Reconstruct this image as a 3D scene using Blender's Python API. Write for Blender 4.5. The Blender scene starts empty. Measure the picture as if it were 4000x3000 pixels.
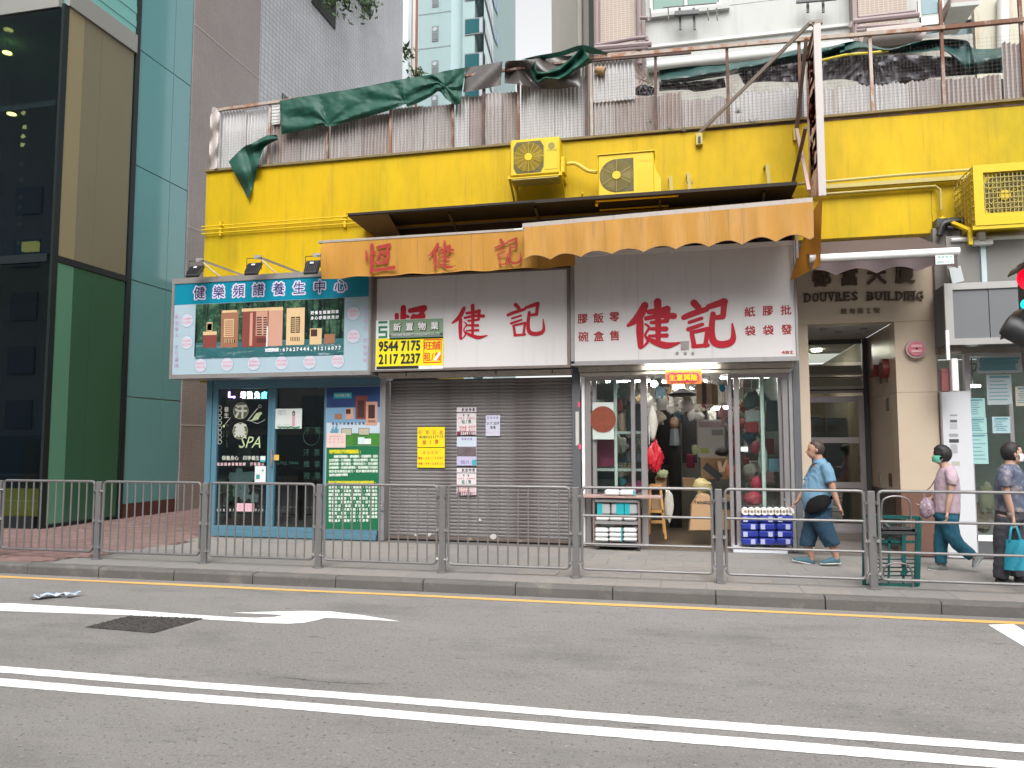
import bpy, bmesh, math, random
from mathutils import Vector, Matrix, noise
R=math.radians
random.seed(7)
S=bpy.context.scene; COL=S.collection
# ------------------------------------------------------------------ camera
F=3000.; YAW=R(12.7); PIT=R(4.5); CAMZ=1.70
cd=bpy.data.cameras.new('camera'); cam=bpy.data.objects.new('camera',cd); COL.objects.link(cam)
cd.sensor_width=36; cd.lens=27.0; cd.clip_end=2000; cd.clip_start=.05
cam.location=(0,0,CAMZ); cam.rotation_euler=(R(90)+PIT,0,YAW); S.camera=cam
# ------------------------------------------------------------------ world and sun (overcast)
W=bpy.data.worlds.new('World'); S.world=W; W.use_nodes=True
nt=W.node_tree; nt.nodes.clear()
sk=nt.nodes.new('ShaderNodeTexSky'); sk.sky_type='NISHITA'; sk.sun_disc=False
SUN_EL=R(50); SUN_AZ=R(172)
sk.sun_elevation=SUN_EL; sk.sun_rotation=SUN_AZ; sk.air_density=1.0; sk.dust_density=4.0; sk.ozone_density=1.0
hs=nt.nodes.new('ShaderNodeHueSaturation'); hs.inputs['Saturation'].default_value=.06; hs.inputs['Value'].default_value=1.22
bg=nt.nodes.new('ShaderNodeBackground'); bg.inputs['Strength'].default_value=.15
wo=nt.nodes.new('ShaderNodeOutputWorld')
nt.links.new(sk.outputs[0],hs.inputs['Color']); nt.links.new(hs.outputs[0],bg.inputs['Color']); nt.links.new(bg.outputs[0],wo.inputs[0])
sl=bpy.data.lights.new('sun','SUN'); sl.energy=1.25; sl.angle=R(45); sl.color=(1,.97,.93)
so=bpy.data.objects.new('sun',sl); COL.objects.link(so)
sd=Vector((math.sin(SUN_AZ)*math.cos(SUN_EL),math.cos(SUN_AZ)*math.cos(SUN_EL),math.sin(SUN_EL)))
so.rotation_euler=sd.to_track_quat('Z','Y').to_euler()
S.view_settings.view_transform='Standard'; S.view_settings.look='None'; S.view_settings.gamma=1
S.view_settings.exposure=.86; S.view_settings.use_curve_mapping=False
# ------------------------------------------------------------------ helpers
FW=Vector((-math.sin(YAW)*math.cos(PIT),math.cos(YAW)*math.cos(PIT),math.sin(PIT)))
RT=Vector((math.cos(YAW),math.sin(YAW),0)); UP=RT.cross(FW); CP=Vector((0,0,CAMZ))
def ray(x,y): return FW*F+RT*(x-2000)-UP*(y-1500)
def P(x,y,Y): d=ray(x,y); return CP+d*(Y/d.y)          # photograph position at distance Y from the street line
def PZ(x,y,Z): d=ray(x,y); return CP+d*((Z-CAMZ)/d.z)
def PX(x,y,X): d=ray(x,y); return CP+d*(X/d.x)

class MB:
    def __init__(s): s.v=[]; s.f=[]; s.mi=[]; s.m=0
    def add(s,vs,fs):
        n=len(s.v); s.v+= [tuple(v) for v in vs]; s.f+=[tuple(i+n for i in f) for f in fs]; s.mi+=[s.m]*len(fs); return s
    def box(s,x0,x1,y0,y1,z0,z1,b=0):
        if x1<x0:x0,x1=x1,x0
        if y1<y0:y0,y1=y1,y0
        if z1<z0:z0,z1=z1,z0
        if b:
            b=min(b,(x1-x0)*.45,(y1-y0)*.45,(z1-z0)*.45)
            vs=[];idx={}
            for i,(x,sx) in enumerate(((x0,1),(x1,-1))):
                for j,(y,sy) in enumerate(((y0,1),(y1,-1))):
                    for k,(z,sz) in enumerate(((z0,1),(z1,-1))):
                        for a in range(3):
                            idx[i,j,k,a]=len(vs)
                            vs.append((x if a==0 else x+sx*b, y if a==1 else y+sy*b, z if a==2 else z+sz*b))
            g=lambda *q: idx[q]
            fs=[]
            for i in (0,1): fs.append([g(i,0,0,0),g(i,1,0,0),g(i,1,1,0),g(i,0,1,0)][::(-1 if i==0 else 1)])
            for j in (0,1): fs.append([g(0,j,0,1),g(1,j,0,1),g(1,j,1,1),g(0,j,1,1)][::(1 if j==0 else -1)])
            for k in (0,1): fs.append([g(0,0,k,2),g(1,0,k,2),g(1,1,k,2),g(0,1,k,2)][::(-1 if k==0 else 1)])
            for i in (0,1):
                for j in (0,1): fs.append([g(i,j,0,0),g(i,j,1,0),g(i,j,1,1),g(i,j,0,1)][::(1 if (i+j)%2==0 else -1)])
            for i in (0,1):
                for k in (0,1): fs.append([g(i,0,k,0),g(i,1,k,0),g(i,1,k,2),g(i,0,k,2)][::(-1 if (i+k)%2==0 else 1)])
            for j in (0,1):
                for k in (0,1): fs.append([g(0,j,k,1),g(1,j,k,1),g(1,j,k,2),g(0,j,k,2)][::(1 if (j+k)%2==0 else -1)])
            for i in (0,1):
                for j in (0,1):
                    for k in (0,1): fs.append([g(i,j,k,0),g(i,j,k,1),g(i,j,k,2)][::(-1 if (i+j+k)%2==0 else 1)])
            return s.add(vs,fs)
        v=[(x,y,z) for x in (x0,x1) for y in (y0,y1) for z in (z0,z1)]
        return s.add(v,[(0,1,3,2),(4,6,7,5),(0,4,5,1),(2,3,7,6),(0,2,6,4),(1,5,7,3)])
    def tube(s,pts,r,n=8,cap=True,rr=None):
        pts=[Vector(p) for p in pts]; rings=[]
        up=None
        for i,p in enumerate(pts):
            a=pts[max(i-1,0)]; b=pts[min(i+1,len(pts)-1)]
            t=(b-a); t=t.normalized() if t.length>1e-9 else Vector((0,0,1))
            if up is None: up=Vector((0,0,1)) if abs(t.z)<.9 else Vector((1,0,0))
            u=t.cross(up); 
            if u.length<1e-4: u=t.cross(Vector((0,1,0)))
            u.normalize(); w=u.cross(t).normalized(); up=w
            q=rr[i] if rr else r
            q=q if isinstance(q,(tuple,list)) else (q,q)
            rings.append([p+u*math.cos(2*math.pi*k/n)*q[0]+w*math.sin(2*math.pi*k/n)*q[1] for k in range(n)])
        vs=[v for rg in rings for v in rg]; fs=[]
        for i in range(len(pts)-1):
            for k in range(n): fs.append((i*n+k,i*n+(k+1)%n,(i+1)*n+(k+1)%n,(i+1)*n+k))
        if cap: fs.append(tuple(range(n))[::-1]); fs.append(tuple((len(pts)-1)*n+k for k in range(n)))
        return s.add(vs,fs)
    def bar(s,a,b,w,d=None,side=None):
        a=Vector(a);b=Vector(b);d=d or w; t=(b-a).normalized()
        u=t.cross(Vector((0,1,0))) if abs(t.y)<.9 else t.cross(Vector((0,0,1)))
        u.normalize(); q=u.cross(t).normalized()
        v=[]
        for p in (a,b):
            for i,j in ((-1,-1),(1,-1),(1,1),(-1,1)): v.append(p+u*i*w/2+q*j*d/2)
        return s.add(v,[(0,1,2,3)[::-1],(4,5,6,7),(0,1,5,4),(1,2,6,5),(2,3,7,6),(3,0,4,7)])
    def disc(s,c,r,axis='y',n=24,t=.01,r2=None):
        c=Vector(c); r2=r2 or r
        ax={'y':(Vector((1,0,0)),Vector((0,0,1)),Vector((0,-1,0))),'x':(Vector((0,1,0)),Vector((0,0,1)),Vector((1,0,0))),'z':(Vector((1,0,0)),Vector((0,1,0)),Vector((0,0,1)))}[axis]
        vs=[];
        for h in (0,t):
            for k in range(n):
                a=2*math.pi*k/n; vs.append(c+ax[0]*r*math.cos(a)+ax[1]*r2*math.sin(a)+ax[2]*h)
        fs=[tuple(range(n)),tuple(range(n,2*n))]+[(k,(k+1)%n,n+(k+1)%n,n+k) for k in range(n)]
        return s.add(vs,fs)
    def prism(s,poly,y0,y1):           # polygon in x,z extruded in y
        n=len(poly); vs=[(x,y0,z) for x,z in poly]+[(x,y1,z) for x,z in poly]
        return s.add(vs,[tuple(range(n)),tuple(range(n,2*n))[::-1]]+[(k,n+k,n+(k+1)%n,(k+1)%n) for k in range(n)])
    def quad(s,a,b,c,d): return s.add([a,b,c,d],[(0,1,2,3)])
    def grid(s,fn,nx,nz):
        vs=[fn(i/nx,j/nz) for j in range(nz+1) for i in range(nx+1)]
        return s.add(vs,[(j*(nx+1)+i,j*(nx+1)+i+1,(j+1)*(nx+1)+i+1,(j+1)*(nx+1)+i) for j in range(nz) for i in range(nx)])
    def mesh(s,name,mats,smooth=False,fix=True):
        me=bpy.data.meshes.new(name); me.from_pydata(s.v,[],s.f)
        mats=mats if isinstance(mats,(list,tuple)) else [mats]
        for m in mats: me.materials.append(m)
        if any(s.mi): me.polygons.foreach_set('material_index',s.mi)
        if fix:
            bm=bmesh.new(); bm.from_mesh(me); bmesh.ops.recalc_face_normals(bm,faces=bm.faces); bm.to_mesh(me); bm.free()
        if smooth:
            for p in me.polygons: p.use_smooth=True
            if smooth!=2:
                try: me.set_sharp_from_angle(angle=R(40))
                except Exception: pass
        me.update(); return me
def link(name,me,parent=None,loc=None):
    o=bpy.data.objects.new(name,me); COL.objects.link(o)
    if parent is not None:
        o.parent=parent
        if parent.type=='EMPTY': o.matrix_parent_inverse=Matrix.Translation(-parent.location)
    if loc is not None: o.location=loc
    return o
def part(name,mb,m,parent=None,smooth=False,label=None,fix=True):
    o=link(name,mb.mesh(name,m,smooth,fix),parent)
    if label: o['label']=label
    return o
def tag(o,label,cat,group=None):
    o['label']=label; o['category']=cat
    if group: o['group']=group
    return o
def thing(name,label,cat,loc=(0,0,0),group=None):
    o=bpy.data.objects.new(name,None); COL.objects.link(o); o.location=loc; o.empty_display_size=.1
    return tag(o,label,cat,group)
def solo(name,mb,m,label,cat,group=None,smooth=False): return tag(part(name,mb,m,None,smooth),label,cat,group)
def struct(name,mb,m,smooth=False,fix=True):
    o=part(name,mb,m,None,smooth,fix=fix); o['kind']='structure'; return o
def pb(x0,y0,x1,y1,Y,dep):            # box whose front face at distance Y spans two photograph corners
    a=P(x0,y0,Y); b=P(x1,y1,Y); return (a.x,b.x,Y,Y+dep,b.z,a.z)
def PB(m,x0,y0,x1,y1,Y,dep,b=0): m.box(*pb(x0,y0,x1,y1,Y,dep),b=b); return m
# ------------------------------------------------------------------ materials
MC={}
def mat(name,rgb,rough=.6,metal=0.,var=.12,vs=2.5,bump=0.,bs=60,dirt=None,da=.5,ds=1.5,dst=(1,1,1),spec=.5,streak=None,alpha=None,trans=0,detail=6):
    if name in MC: return MC[name]
    m=bpy.data.materials.new(name); m.use_nodes=True; n=m.node_tree; N=n.nodes; L=n.links
    b=N['Principled BSDF']; b.inputs['Roughness'].default_value=rough; b.inputs['Metallic'].default_value=metal
    b.inputs['Specular IOR Level'].default_value=spec
    if trans: b.inputs['Transmission Weight'].default_value=trans
    if alpha is not None: b.inputs['Alpha'].default_value=alpha
    tc=N.new('ShaderNodeTexCoord'); last=None
    mix=N.new('ShaderNodeMix'); mix.data_type='RGBA'
    mix.inputs[6].default_value=(*[max(0,c*(1-var)) for c in rgb],1); mix.inputs[7].default_value=(*[min(1,c*(1+var)) for c in rgb],1)
    nz=N.new('ShaderNodeTexNoise'); nz.inputs['Scale'].default_value=vs; nz.inputs['Detail'].default_value=detail; nz.inputs['Roughness'].default_value=.65
    L.new(tc.outputs['Object'],nz.inputs['Vector']); L.new(nz.outputs[0],mix.inputs[0]); last=mix.outputs[2]
    for k,(dc,a,sc,st,lo,hi) in enumerate(([(dirt,da,ds,dst,.5,.72)] if dirt else [])+(streak or [])):
        mp=N.new('ShaderNodeMapping'); mp.inputs['Scale'].default_value=st
        L.new(tc.outputs['Object'],mp.inputs[0])
        d=N.new('ShaderNodeTexNoise'); d.inputs['Scale'].default_value=sc; d.inputs['Detail'].default_value=8; d.inputs['Roughness'].default_value=.7
        L.new(mp.outputs[0],d.inputs['Vector'])
        mr=N.new('ShaderNodeMapRange'); mr.inputs[1].default_value=lo; mr.inputs[2].default_value=hi; mr.inputs[3].default_value=0; mr.inputs[4].default_value=a
        L.new(d.outputs[0],mr.inputs[0])
        mx=N.new('ShaderNodeMix'); mx.data_type='RGBA'; mx.inputs[7].default_value=(*dc,1)
        L.new(mr.outputs[0],mx.inputs[0]); L.new(last,mx.inputs[6]); last=mx.outputs[2]
    L.new(last,b.inputs['Base Color'])
    if bump:
        bn=N.new('ShaderNodeTexNoise'); bn.inputs['Scale'].default_value=bs; bn.inputs['Detail'].default_value=4
        bp=N.new('ShaderNodeBump'); bp.inputs['Strength'].default_value=bump; bp.inputs['Distance'].default_value=.01
        L.new(tc.outputs['Object'],bn.inputs['Vector']); L.new(bn.outputs[0],bp.inputs['Height']); L.new(bp.outputs[0],b.inputs['Normal'])
    MC[name]=m; return m
def emi(name,rgb,st):
    if name in MC: return MC[name]
    m=bpy.data.materials.new(name); m.use_nodes=True; b=m.node_tree.nodes['Principled BSDF']
    b.inputs['Base Color'].default_value=(*rgb,1); b.inputs['Emission Color'].default_value=(*rgb,1); b.inputs['Emission Strength'].default_value=st
    MC[name]=m; return m
def glass(name,tint=(.8,.9,.9),refl=.12,rough=.02,body=None,bodyf=0.,gain=.45):
    if name in MC: return MC[name]
    m=bpy.data.materials.new(name); m.use_nodes=True; n=m.node_tree; N=n.nodes; L=n.links; N.clear()
    o=N.new('ShaderNodeOutputMaterial'); t=N.new('ShaderNodeBsdfTransparent'); t.inputs[0].default_value=(*tint,1)
    g=N.new('ShaderNodeBsdfGlossy'); g.inputs['Roughness'].default_value=rough; g.inputs[0].default_value=(1,1,1,1)
    lw=N.new('ShaderNodeLayerWeight'); lw.inputs[0].default_value=.35
    mr=N.new('ShaderNodeMapRange'); mr.inputs[3].default_value=refl; mr.inputs[4].default_value=min(1,refl+gain)
    L.new(lw.outputs['Fresnel'],mr.inputs[0])
    mx=N.new('ShaderNodeMixShader'); base=t.outputs[0]
    if body:
        d=N.new('ShaderNodeBsdfDiffuse'); d.inputs[0].default_value=(*body,1); m2=N.new('ShaderNodeMixShader'); m2.inputs[0].default_value=bodyf
        L.new(t.outputs[0],m2.inputs[1]); L.new(d.outputs[0],m2.inputs[2]); base=m2.outputs[0]
    L.new(mr.outputs[0],mx.inputs[0]); L.new(base,mx.inputs[1]); L.new(g.outputs[0],mx.inputs[2]); L.new(mx.outputs[0],o.inputs[0])
    MC[name]=m; return m
def brickmat(name,c1,c2,mortar,bw,bh,ms,axis='yz',rough=.55,off=.5,scale=1,bump=.3,dirt=None):
    m=bpy.data.materials.new(name); m.use_nodes=True; n=m.node_tree; N=n.nodes; L=n.links; b=N['Principled BSDF']; b.inputs['Roughness'].default_value=rough
    tc=N.new('ShaderNodeTexCoord'); sp=N.new('ShaderNodeSeparateXYZ'); cb=N.new('ShaderNodeCombineXYZ')
    L.new(tc.outputs['Object'],sp.inputs[0]); L.new(sp.outputs[{'x':0,'y':1,'z':2}[axis[0]]],cb.inputs[0]); L.new(sp.outputs[{'x':0,'y':1,'z':2}[axis[1]]],cb.inputs[1])
    br=N.new('ShaderNodeTexBrick'); br.inputs['Scale'].default_value=scale; br.offset=off
    for k,v in (('Color1',(*c1,1)),('Color2',(*c2,1)),('Mortar',(*mortar,1)),('Mortar Size',ms),('Brick Width',bw),('Row Height',bh)): br.inputs[k].default_value=v
    L.new(cb.outputs[0],br.inputs['Vector'])
    nz=N.new('ShaderNodeTexNoise'); nz.inputs['Scale'].default_value=.6; nz.inputs['Detail'].default_value=8; L.new(tc.outputs['Object'],nz.inputs['Vector'])
    mr=N.new('ShaderNodeMapRange'); mr.inputs[3].default_value=.72; mr.inputs[4].default_value=1.2; L.new(nz.outputs[0],mr.inputs[0])
    mx=N.new('ShaderNodeMix'); mx.data_type='RGBA'; mx.blend_type='MULTIPLY'; mx.inputs[0].default_value=1; L.new(br.outputs[0],mx.inputs[6]); L.new(mr.outputs[0],mx.inputs[7])
    L.new(mx.outputs[2],b.inputs['Base Color'])
    bp=N.new('ShaderNodeBump'); bp.inputs['Strength'].default_value=bump; bp.inputs['Distance'].default_value=.003; bp.invert=True
    L.new(br.outputs['Fac'],bp.inputs['Height']); L.new(bp.outputs[0],b.inputs['Normal'])
    MC[name]=m; return m
# ------------------------------------------------------------------ lettering
GC={}
def glyph(s,bold=0,shear=0,sp=1.0):      # outlines of a string; weight is built up from shifted layers
    k=(s,bold,shear,sp)
    if k in GC: return GC[k]
    c=bpy.data.curves.new('t','FONT'); c.body=s; c.size=1; c.shear=shear; c.resolution_u=2; c.space_character=sp
    o=bpy.data.objects.new('t',c); me=bpy.data.meshes.new_from_object(o); bpy.data.objects.remove(o)
    v0=[(v.co.x,v.co.y) for v in me.vertices]; f0=[tuple(p.vertices) for p in me.polygons]; bpy.data.meshes.remove(me)
    sh=[(0,0)]
    if bold: n=4 if bold<.03 else 8; sh+=[(bold*math.cos(2*math.pi*(i+.5)/n)*1.2,bold*math.sin(2*math.pi*(i+.5)/n)*1.2) for i in range(n)]
    vs=[];fs=[]
    for l,(dx,dy) in enumerate(sh):
        n=len(vs); vs+=[(x+dx,y+dy,l) for x,y in v0]; fs+=[tuple(i+n for i in f) for f in f0]
    x0=min(v[0] for v in vs); x1=max(v[0] for v in vs); y0=min(v[1] for v in vs); y1=max(v[1] for v in vs)
    GC[k]=(vs,fs,x0,x1,y0,y1); return GC[k]
def put(mb,s,X0,X1,Z0,Z1,Y,bold=0,shear=0,sp=1.0):       # text stretched into a rectangle, facing the street
    vs,fs,x0,x1,y0,y1=glyph(s,bold,shear,sp)
    return mb.add([(X0+(v[0]-x0)/(x1-x0)*(X1-X0),Y-v[2]*.00012,Z0+(v[1]-y0)/max(1e-6,y1-y0)*(Z1-Z0)) for v in vs],fs)
def row(mb,s,a,b,size,Y,bold=0,asp=1.0):    # characters spaced between two centres a and b (X,Z)
    n=len(s)
    for i,ch in enumerate(s):
        if ch==' ': continue
        t=i/max(1,n-1); x=a[0]+(b[0]-a[0])*t; z=a[1]+(b[1]-a[1])*t
        vs,fs,x0,x1,y0,y1=glyph(ch,bold)
        k=size/.93
        if ord(ch)>0x2000:
            mb.add([(x+(v[0]-(x0+x1)/2)*k*asp,Y-v[2]*.00012,z+(v[1]-(y0+y1)/2)*k) for v in vs],fs)
        else: mb.add([(x+(v[0]-(x0+x1)/2)*k*asp*1.2,Y-v[2]*.00012,z+(v[1]-.36)*k*1.2) for v in vs],fs)
    return mb
def prow(mb,s,x0,y0,x1,y1,hpx,Y,bold=0,asp=1.0):
    a=P(x0,y0,Y); b=P(x1,y1,Y); h=P(x0,y0-hpx/2,Y).z-P(x0,y0+hpx/2,Y).z
    return row(mb,s,(a.x,a.z),(b.x,b.z),h,Y,bold,asp)
def cr(pts,n=6):
    out=[]; p=[pts[0]]+list(pts)+[pts[-1]]
    for i in range(1,len(p)-2):
        for k in range(n):
            t=k/n; out.append(tuple(.5*((2*b)+(-a+c)*t+(2*a-5*b+4*c-d)*t*t+(-a+3*b-3*c+d)*t**3) for a,b,c,d in zip(p[i-1],p[i],p[i+1],p[i+2])))
    out.append(tuple(pts[-1])); return out
def brush(mb,strokes,src,dst,Y,wf=1.0):     # brush strokes: (x,y,width) points inside src, drawn into rectangle dst=(X0,X1,Z0,Z1)
    sx0,sx1,sy0,sy1=src; X0,X1,Z0,Z1=dst; k=(X1-X0)/(sx1-sx0)
    for q,st in enumerate(strokes):
        pts=cr(st); c=[Vector((X0+(x-sx0)*k,Z1-(y-sy0)/(sy1-sy0)*(Z1-Z0))) for x,y,w in pts]; ws=[max(.002,w*k*.5*wf) for x,y,w in pts]
        l=[];r=[]
        for i,p in enumerate(c):
            t=c[min(i+1,len(c)-1)]-c[max(i-1,0)]; t=t.normalized() if t.length else Vector((1,0)); nn=Vector((-t.y,t.x))
            l.append(p+nn*ws[i]); r.append(p-nn*ws[i])
        y=Y-.0006*q; n=len(c)
        mb.add([(v.x,y,v.y) for v in l+r],[(i,i+1,n+i+1,n+i) for i in range(n-1)])
        for e,i in ((0,0),(1,n-1)):
            mb.add([(c[i].x+ws[i]*math.cos(a*math.pi/5),y-.0002,c[i].y+ws[i]*math.sin(a*math.pi/5)) for a in range(10)],[tuple(range(10))])
    return mb
JIAN=((990,1455,938,1350),[[(1150,985,60),(1090,1085,70),(1000,1148,26)],[(1108,1110,52),(1104,1200,60),(1108,1325,44)],
 [(1185,1040,42),(1280,1035,48),(1345,1022,56)],[(1345,1022,50),(1340,1110,44)],[(1160,1094,36),(1290,1075,42),(1400,1082,52)],
 [(1205,1130,28),(1340,1120,36)],[(1190,1180,26),(1330,1186,42)],[(1185,1240,22),(1335,1240,36)],[(1262,958,60),(1265,1100,50),(1262,1280,40)],
 [(1152,1140,16),(1185,1172,22),(1150,1230,20),(1172,1285,24),(1112,1344,10)],[(1150,1245,14),(1230,1290,44),(1340,1322,50),(1450,1302,12)]])
JI=((1465,1935,938,1335),[[(1575,962,60),(1615,1005,50)],[(1482,1080,44),(1560,1052,50),(1685,1018,44)],[(1530,1122,30),(1640,1092,30)],
 [(1520,1180,36),(1645,1142,30)],[(1550,1210,36),(1568,1312,40)],[(1550,1207,30),(1690,1180,34)],[(1690,1180,34),(1668,1318,38)],[(1560,1322,32),(1690,1315,32)],
 [(1700,1000,44),(1840,962,60)],[(1840,965,50),(1826,1085,44)],[(1826,1085,44),(1740,1092,34)],[(1740,1060,44),(1725,1200,50),(1745,1290,56),(1830,1312,56),(1908,1275,48),(1905,1145,14)]])
HENG=((945,1190,450,690),[[(955,512,22),(958,582,14)],[(1002,460,26),(1000,580,28),(998,690,20)],[(1012,520,20),(1040,528,12)],[(1050,484,22),(1150,470,30)],
 [(1150,470,24),(1112,545,20)],[(1075,520,18),(1035,612,18)],[(1068,530,18),(1145,522,22)],[(1145,522,22),(1128,612,22)],[(1040,612,20),(1130,606,22)],[(1080,556,12),(1112,582,16)],[(1000,674,24),(1100,664,24),(1190,656,32)]])
def pbrush(mb,g,x0,y0,x1,y1,Y,wf=1.0):
    a=P(x0,y0,Y); b=P(x1,y1,Y); brush(mb,g[1],g[0],(a.x,b.x,b.z,a.z),Y,wf)
def drape(mb,top,bot,Y,nx=40,nz=10,fold=None):   # cloth between two photograph curves hanging near distance Y
    T=cr([(x,y,0) for x,y in top],8); B=cr([(x,y,0) for x,y in bot],8)
    def s(c,u):
        t=u*(len(c)-1); i=min(int(t),len(c)-2); f=t-i; return (c[i][0]*(1-f)+c[i+1][0]*f, c[i][1]*(1-f)+c[i+1][1]*f)
    def fn(u,v):
        a=s(T,u); b=s(B,u); x=a[0]*(1-v)+b[0]*v; y=a[1]*(1-v)+b[1]*v
        yy=Y+(fold(u,v) if fold else 0); return P(x,y,yy)
    return mb.grid(fn,nx,nz)
# ------------------------------------------------------------------ common materials
YEL=mat('yellow_paint',(.57,.365,.001),.6,var=.07,vs=.8,bump=.06,bs=14,spec=.25,streak=[((.36,.275,.001),.85,.28,(1,1,.45),.44,.60),((.30,.21,.004),.7,1.2,(4,1,.2),.52,.74),((.66,.46,.002),.55,.5,(1.4,1,.6),.52,.7),((.20,.15,.05),.55,3.,(3,1,.16),.56,.76)])
YEL2=mat('yellow_metal_paint',(.62,.44,.002),.5,var=.06,vs=4,streak=[((.3,.25,.05),.35,6,(1,1,.4),.6,.8)])
YELG=mat('faded_yellow_steel',(.42,.35,.10),.55,var=.15,vs=6,streak=[((.35,.30,.2),.6,8,(1,1,1),.5,.7)])
RUST=mat('rusty_steel',(.16,.075,.045),.8,var=.4,vs=9,bump=.5,bs=70,streak=[((.42,.36,.32),.7,4,(1,1,.4),.5,.62)])
DRUST=mat('dark_rusty_steel',(.085,.05,.042),.8,var=.3,vs=12,bump=.4,bs=80,streak=[((.25,.12,.06),.7,5,(1,1,.3),.52,.66)])
RAILM=mat('flaking_rail_paint',(.36,.30,.255),.75,var=.2,vs=8,bump=.4,streak=[((.27,.12,.06),.95,3.5,(1,1,1),.46,.56)])
GALV=mat('galvanised_steel',(.20,.195,.195),.45,metal=.35,var=.16,vs=14,bump=.12,bs=90,streak=[((.22,.21,.2),.5,10,(1,1,.5),.55,.7),((.07,.06,.055),.4,7,(1,1,.6),.6,.75)])
CHROME=mat('bright_bolt',(.8,.8,.8),.15,metal=1,var=.02)
ALU=mat('aluminium_frame',(.50,.47,.48),.33,metal=.75,var=.08,vs=8)
ALU2=mat('dull_aluminium',(.36,.35,.35),.45,metal=.6,var=.1,vs=6,streak=[((.2,.18,.17),.5,5,(1,1,.4),.55,.75)])
WHITE=mat('white_paint',(.74,.74,.73),.5,var=.05,vs=5)
SIGNW=mat('white_sign_face',(.62,.60,.595),.38,var=.04,vs=1.2,streak=[((.42,.37,.34),.4,2.5,(4,1,.22),.54,.78)])
REDL=mat('red_lettering',(.42,.008,.022),.35,var=.05)
DRED=mat('dark_red_lettering',(.34,.012,.02),.4,var=.05)
BLACK=mat('black_plastic',(.018,.018,.02),.5,var=.2)
DARK=mat('dark_interior',(.02,.02,.022),.9,var=.3)
DGREY=mat('dark_grey_metal',(.07,.07,.075),.5,metal=.3,var=.2)
CONC=mat('grey_concrete',(.27,.255,.24),.85,var=.16,vs=2.2,bump=.5,bs=60,dirt=(.15,.14,.13),da=.6,ds=1.1,streak=[((.34,.32,.29),.5,7,(1,1,1),.55,.7)])
STONE=mat('beige_granite',(.50,.41,.315),.25,var=.06,vs=60,bump=.02,dirt=(.45,.34,.24),da=.45,ds=1.0)
def flat(name,rgb,rough=.5): return mat(name,rgb,rough,var=.04,vs=6)
ASPH=mat('asphalt',(.215,.204,.196),.88,var=.45,vs=60,bump=1.0,bs=90,detail=3,dirt=(.125,.12,.118),da=.85,ds=.45,dst=(1,2.4,1),
   streak=[((.27,.257,.246),.55,.5,(1,1.6,1),.47,.66),((.07,.068,.067),.8,2.6,(1,2.5,1),.62,.70),((.36,.35,.34),.95,30,(1,1,1),.60,.66),((.05,.05,.05),.9,28,(1,1,1),.575,.65)])
PAINTW=mat('road_paint_white',(.86,.86,.85),.6,var=.04,vs=30,bump=.3,streak=[((.35,.34,.33),.7,34,(1,1,1),.60,.70),((.5,.49,.48),.35,2.5,(1,3,1),.6,.75)])
PAINTY=mat('road_paint_yellow',(.66,.40,.12),.65,var=.08,vs=30,streak=[((.3,.25,.2),.6,40,(1,1,1),.6,.7)])
# ------------------------------------------------------------------ ground
m=MB(); m.quad((-400,-400,-.12),(400,-400,-.12),(400,500,-.12),(-400,500,-.12)); struct('ground',m,CONC,fix=False)
m=MB(); m.box(-70,70,-7.5,8.6,-.1,0); struct('road',m,ASPH)
KY=8.6
# pavement sheet (mortar bed) and kerb stones
m=MB(); m.box(-70,70,8.755,12.9,-.1,.118); m.box(-11.8,-8.3,12.9,45,-.1,.118)
BED=mat('mortar_bed',(.12,.11,.10),.9,var=.2,vs=5); struct('pavement',m,BED)
pav=bpy.data.objects['pavement']
m=MB(); m.box(-70,70,-11,-7.5,-.1,.13); struct('far_pavement',m,CONC)
KERB=mat('kerb_granite',(.125,.118,.108),.85,var=.2,vs=30,bump=.6,bs=90,dirt=(.09,.085,.08),da=.7,ds=1.6,streak=[((.26,.24,.21),.6,2.3,(1,1,1),.55,.7)])
kerb=thing('kerb','grey concrete kerb of long worn stones along the road edge','kerb',(0,KY,0)); del kerb['category']; kerb['kind']='structure'; del kerb['label']
jx=[PZ(x,y,.13).x for x,y in ((669,2230),(990,2243),(1315,2253),(1659,2264),(2018,2277),(2395,2293),(2796,2315))]
st=(jx[-1]-jx[0])/6; xs=[jx[0]+st*i for i in range(-18,16)]
for i in range(len(xs)-1):
    a,b=xs[i]+.006,xs[i+1]-.006; g=random.uniform(-.004,.004)
    m=MB(); zz=.13+g; y0=KY+random.uniform(-.006,.006)
    prof=[(y0,-.05),(y0,zz-.03),(y0+.012,zz-.008),(y0+.035,zz),(8.75,zz),(8.75,-.05)]
    n=len(prof); m.add([(a,y,z) for y,z in prof]+[(b,y,z) for y,z in prof],[tuple(range(n)),tuple(range(n,2*n))[::-1]]+[(k,n+k,n+(k+1)%n,(k+1)%n) for k in range(n)])
    part('kerb_stone',m,KERB,kerb)
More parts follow.
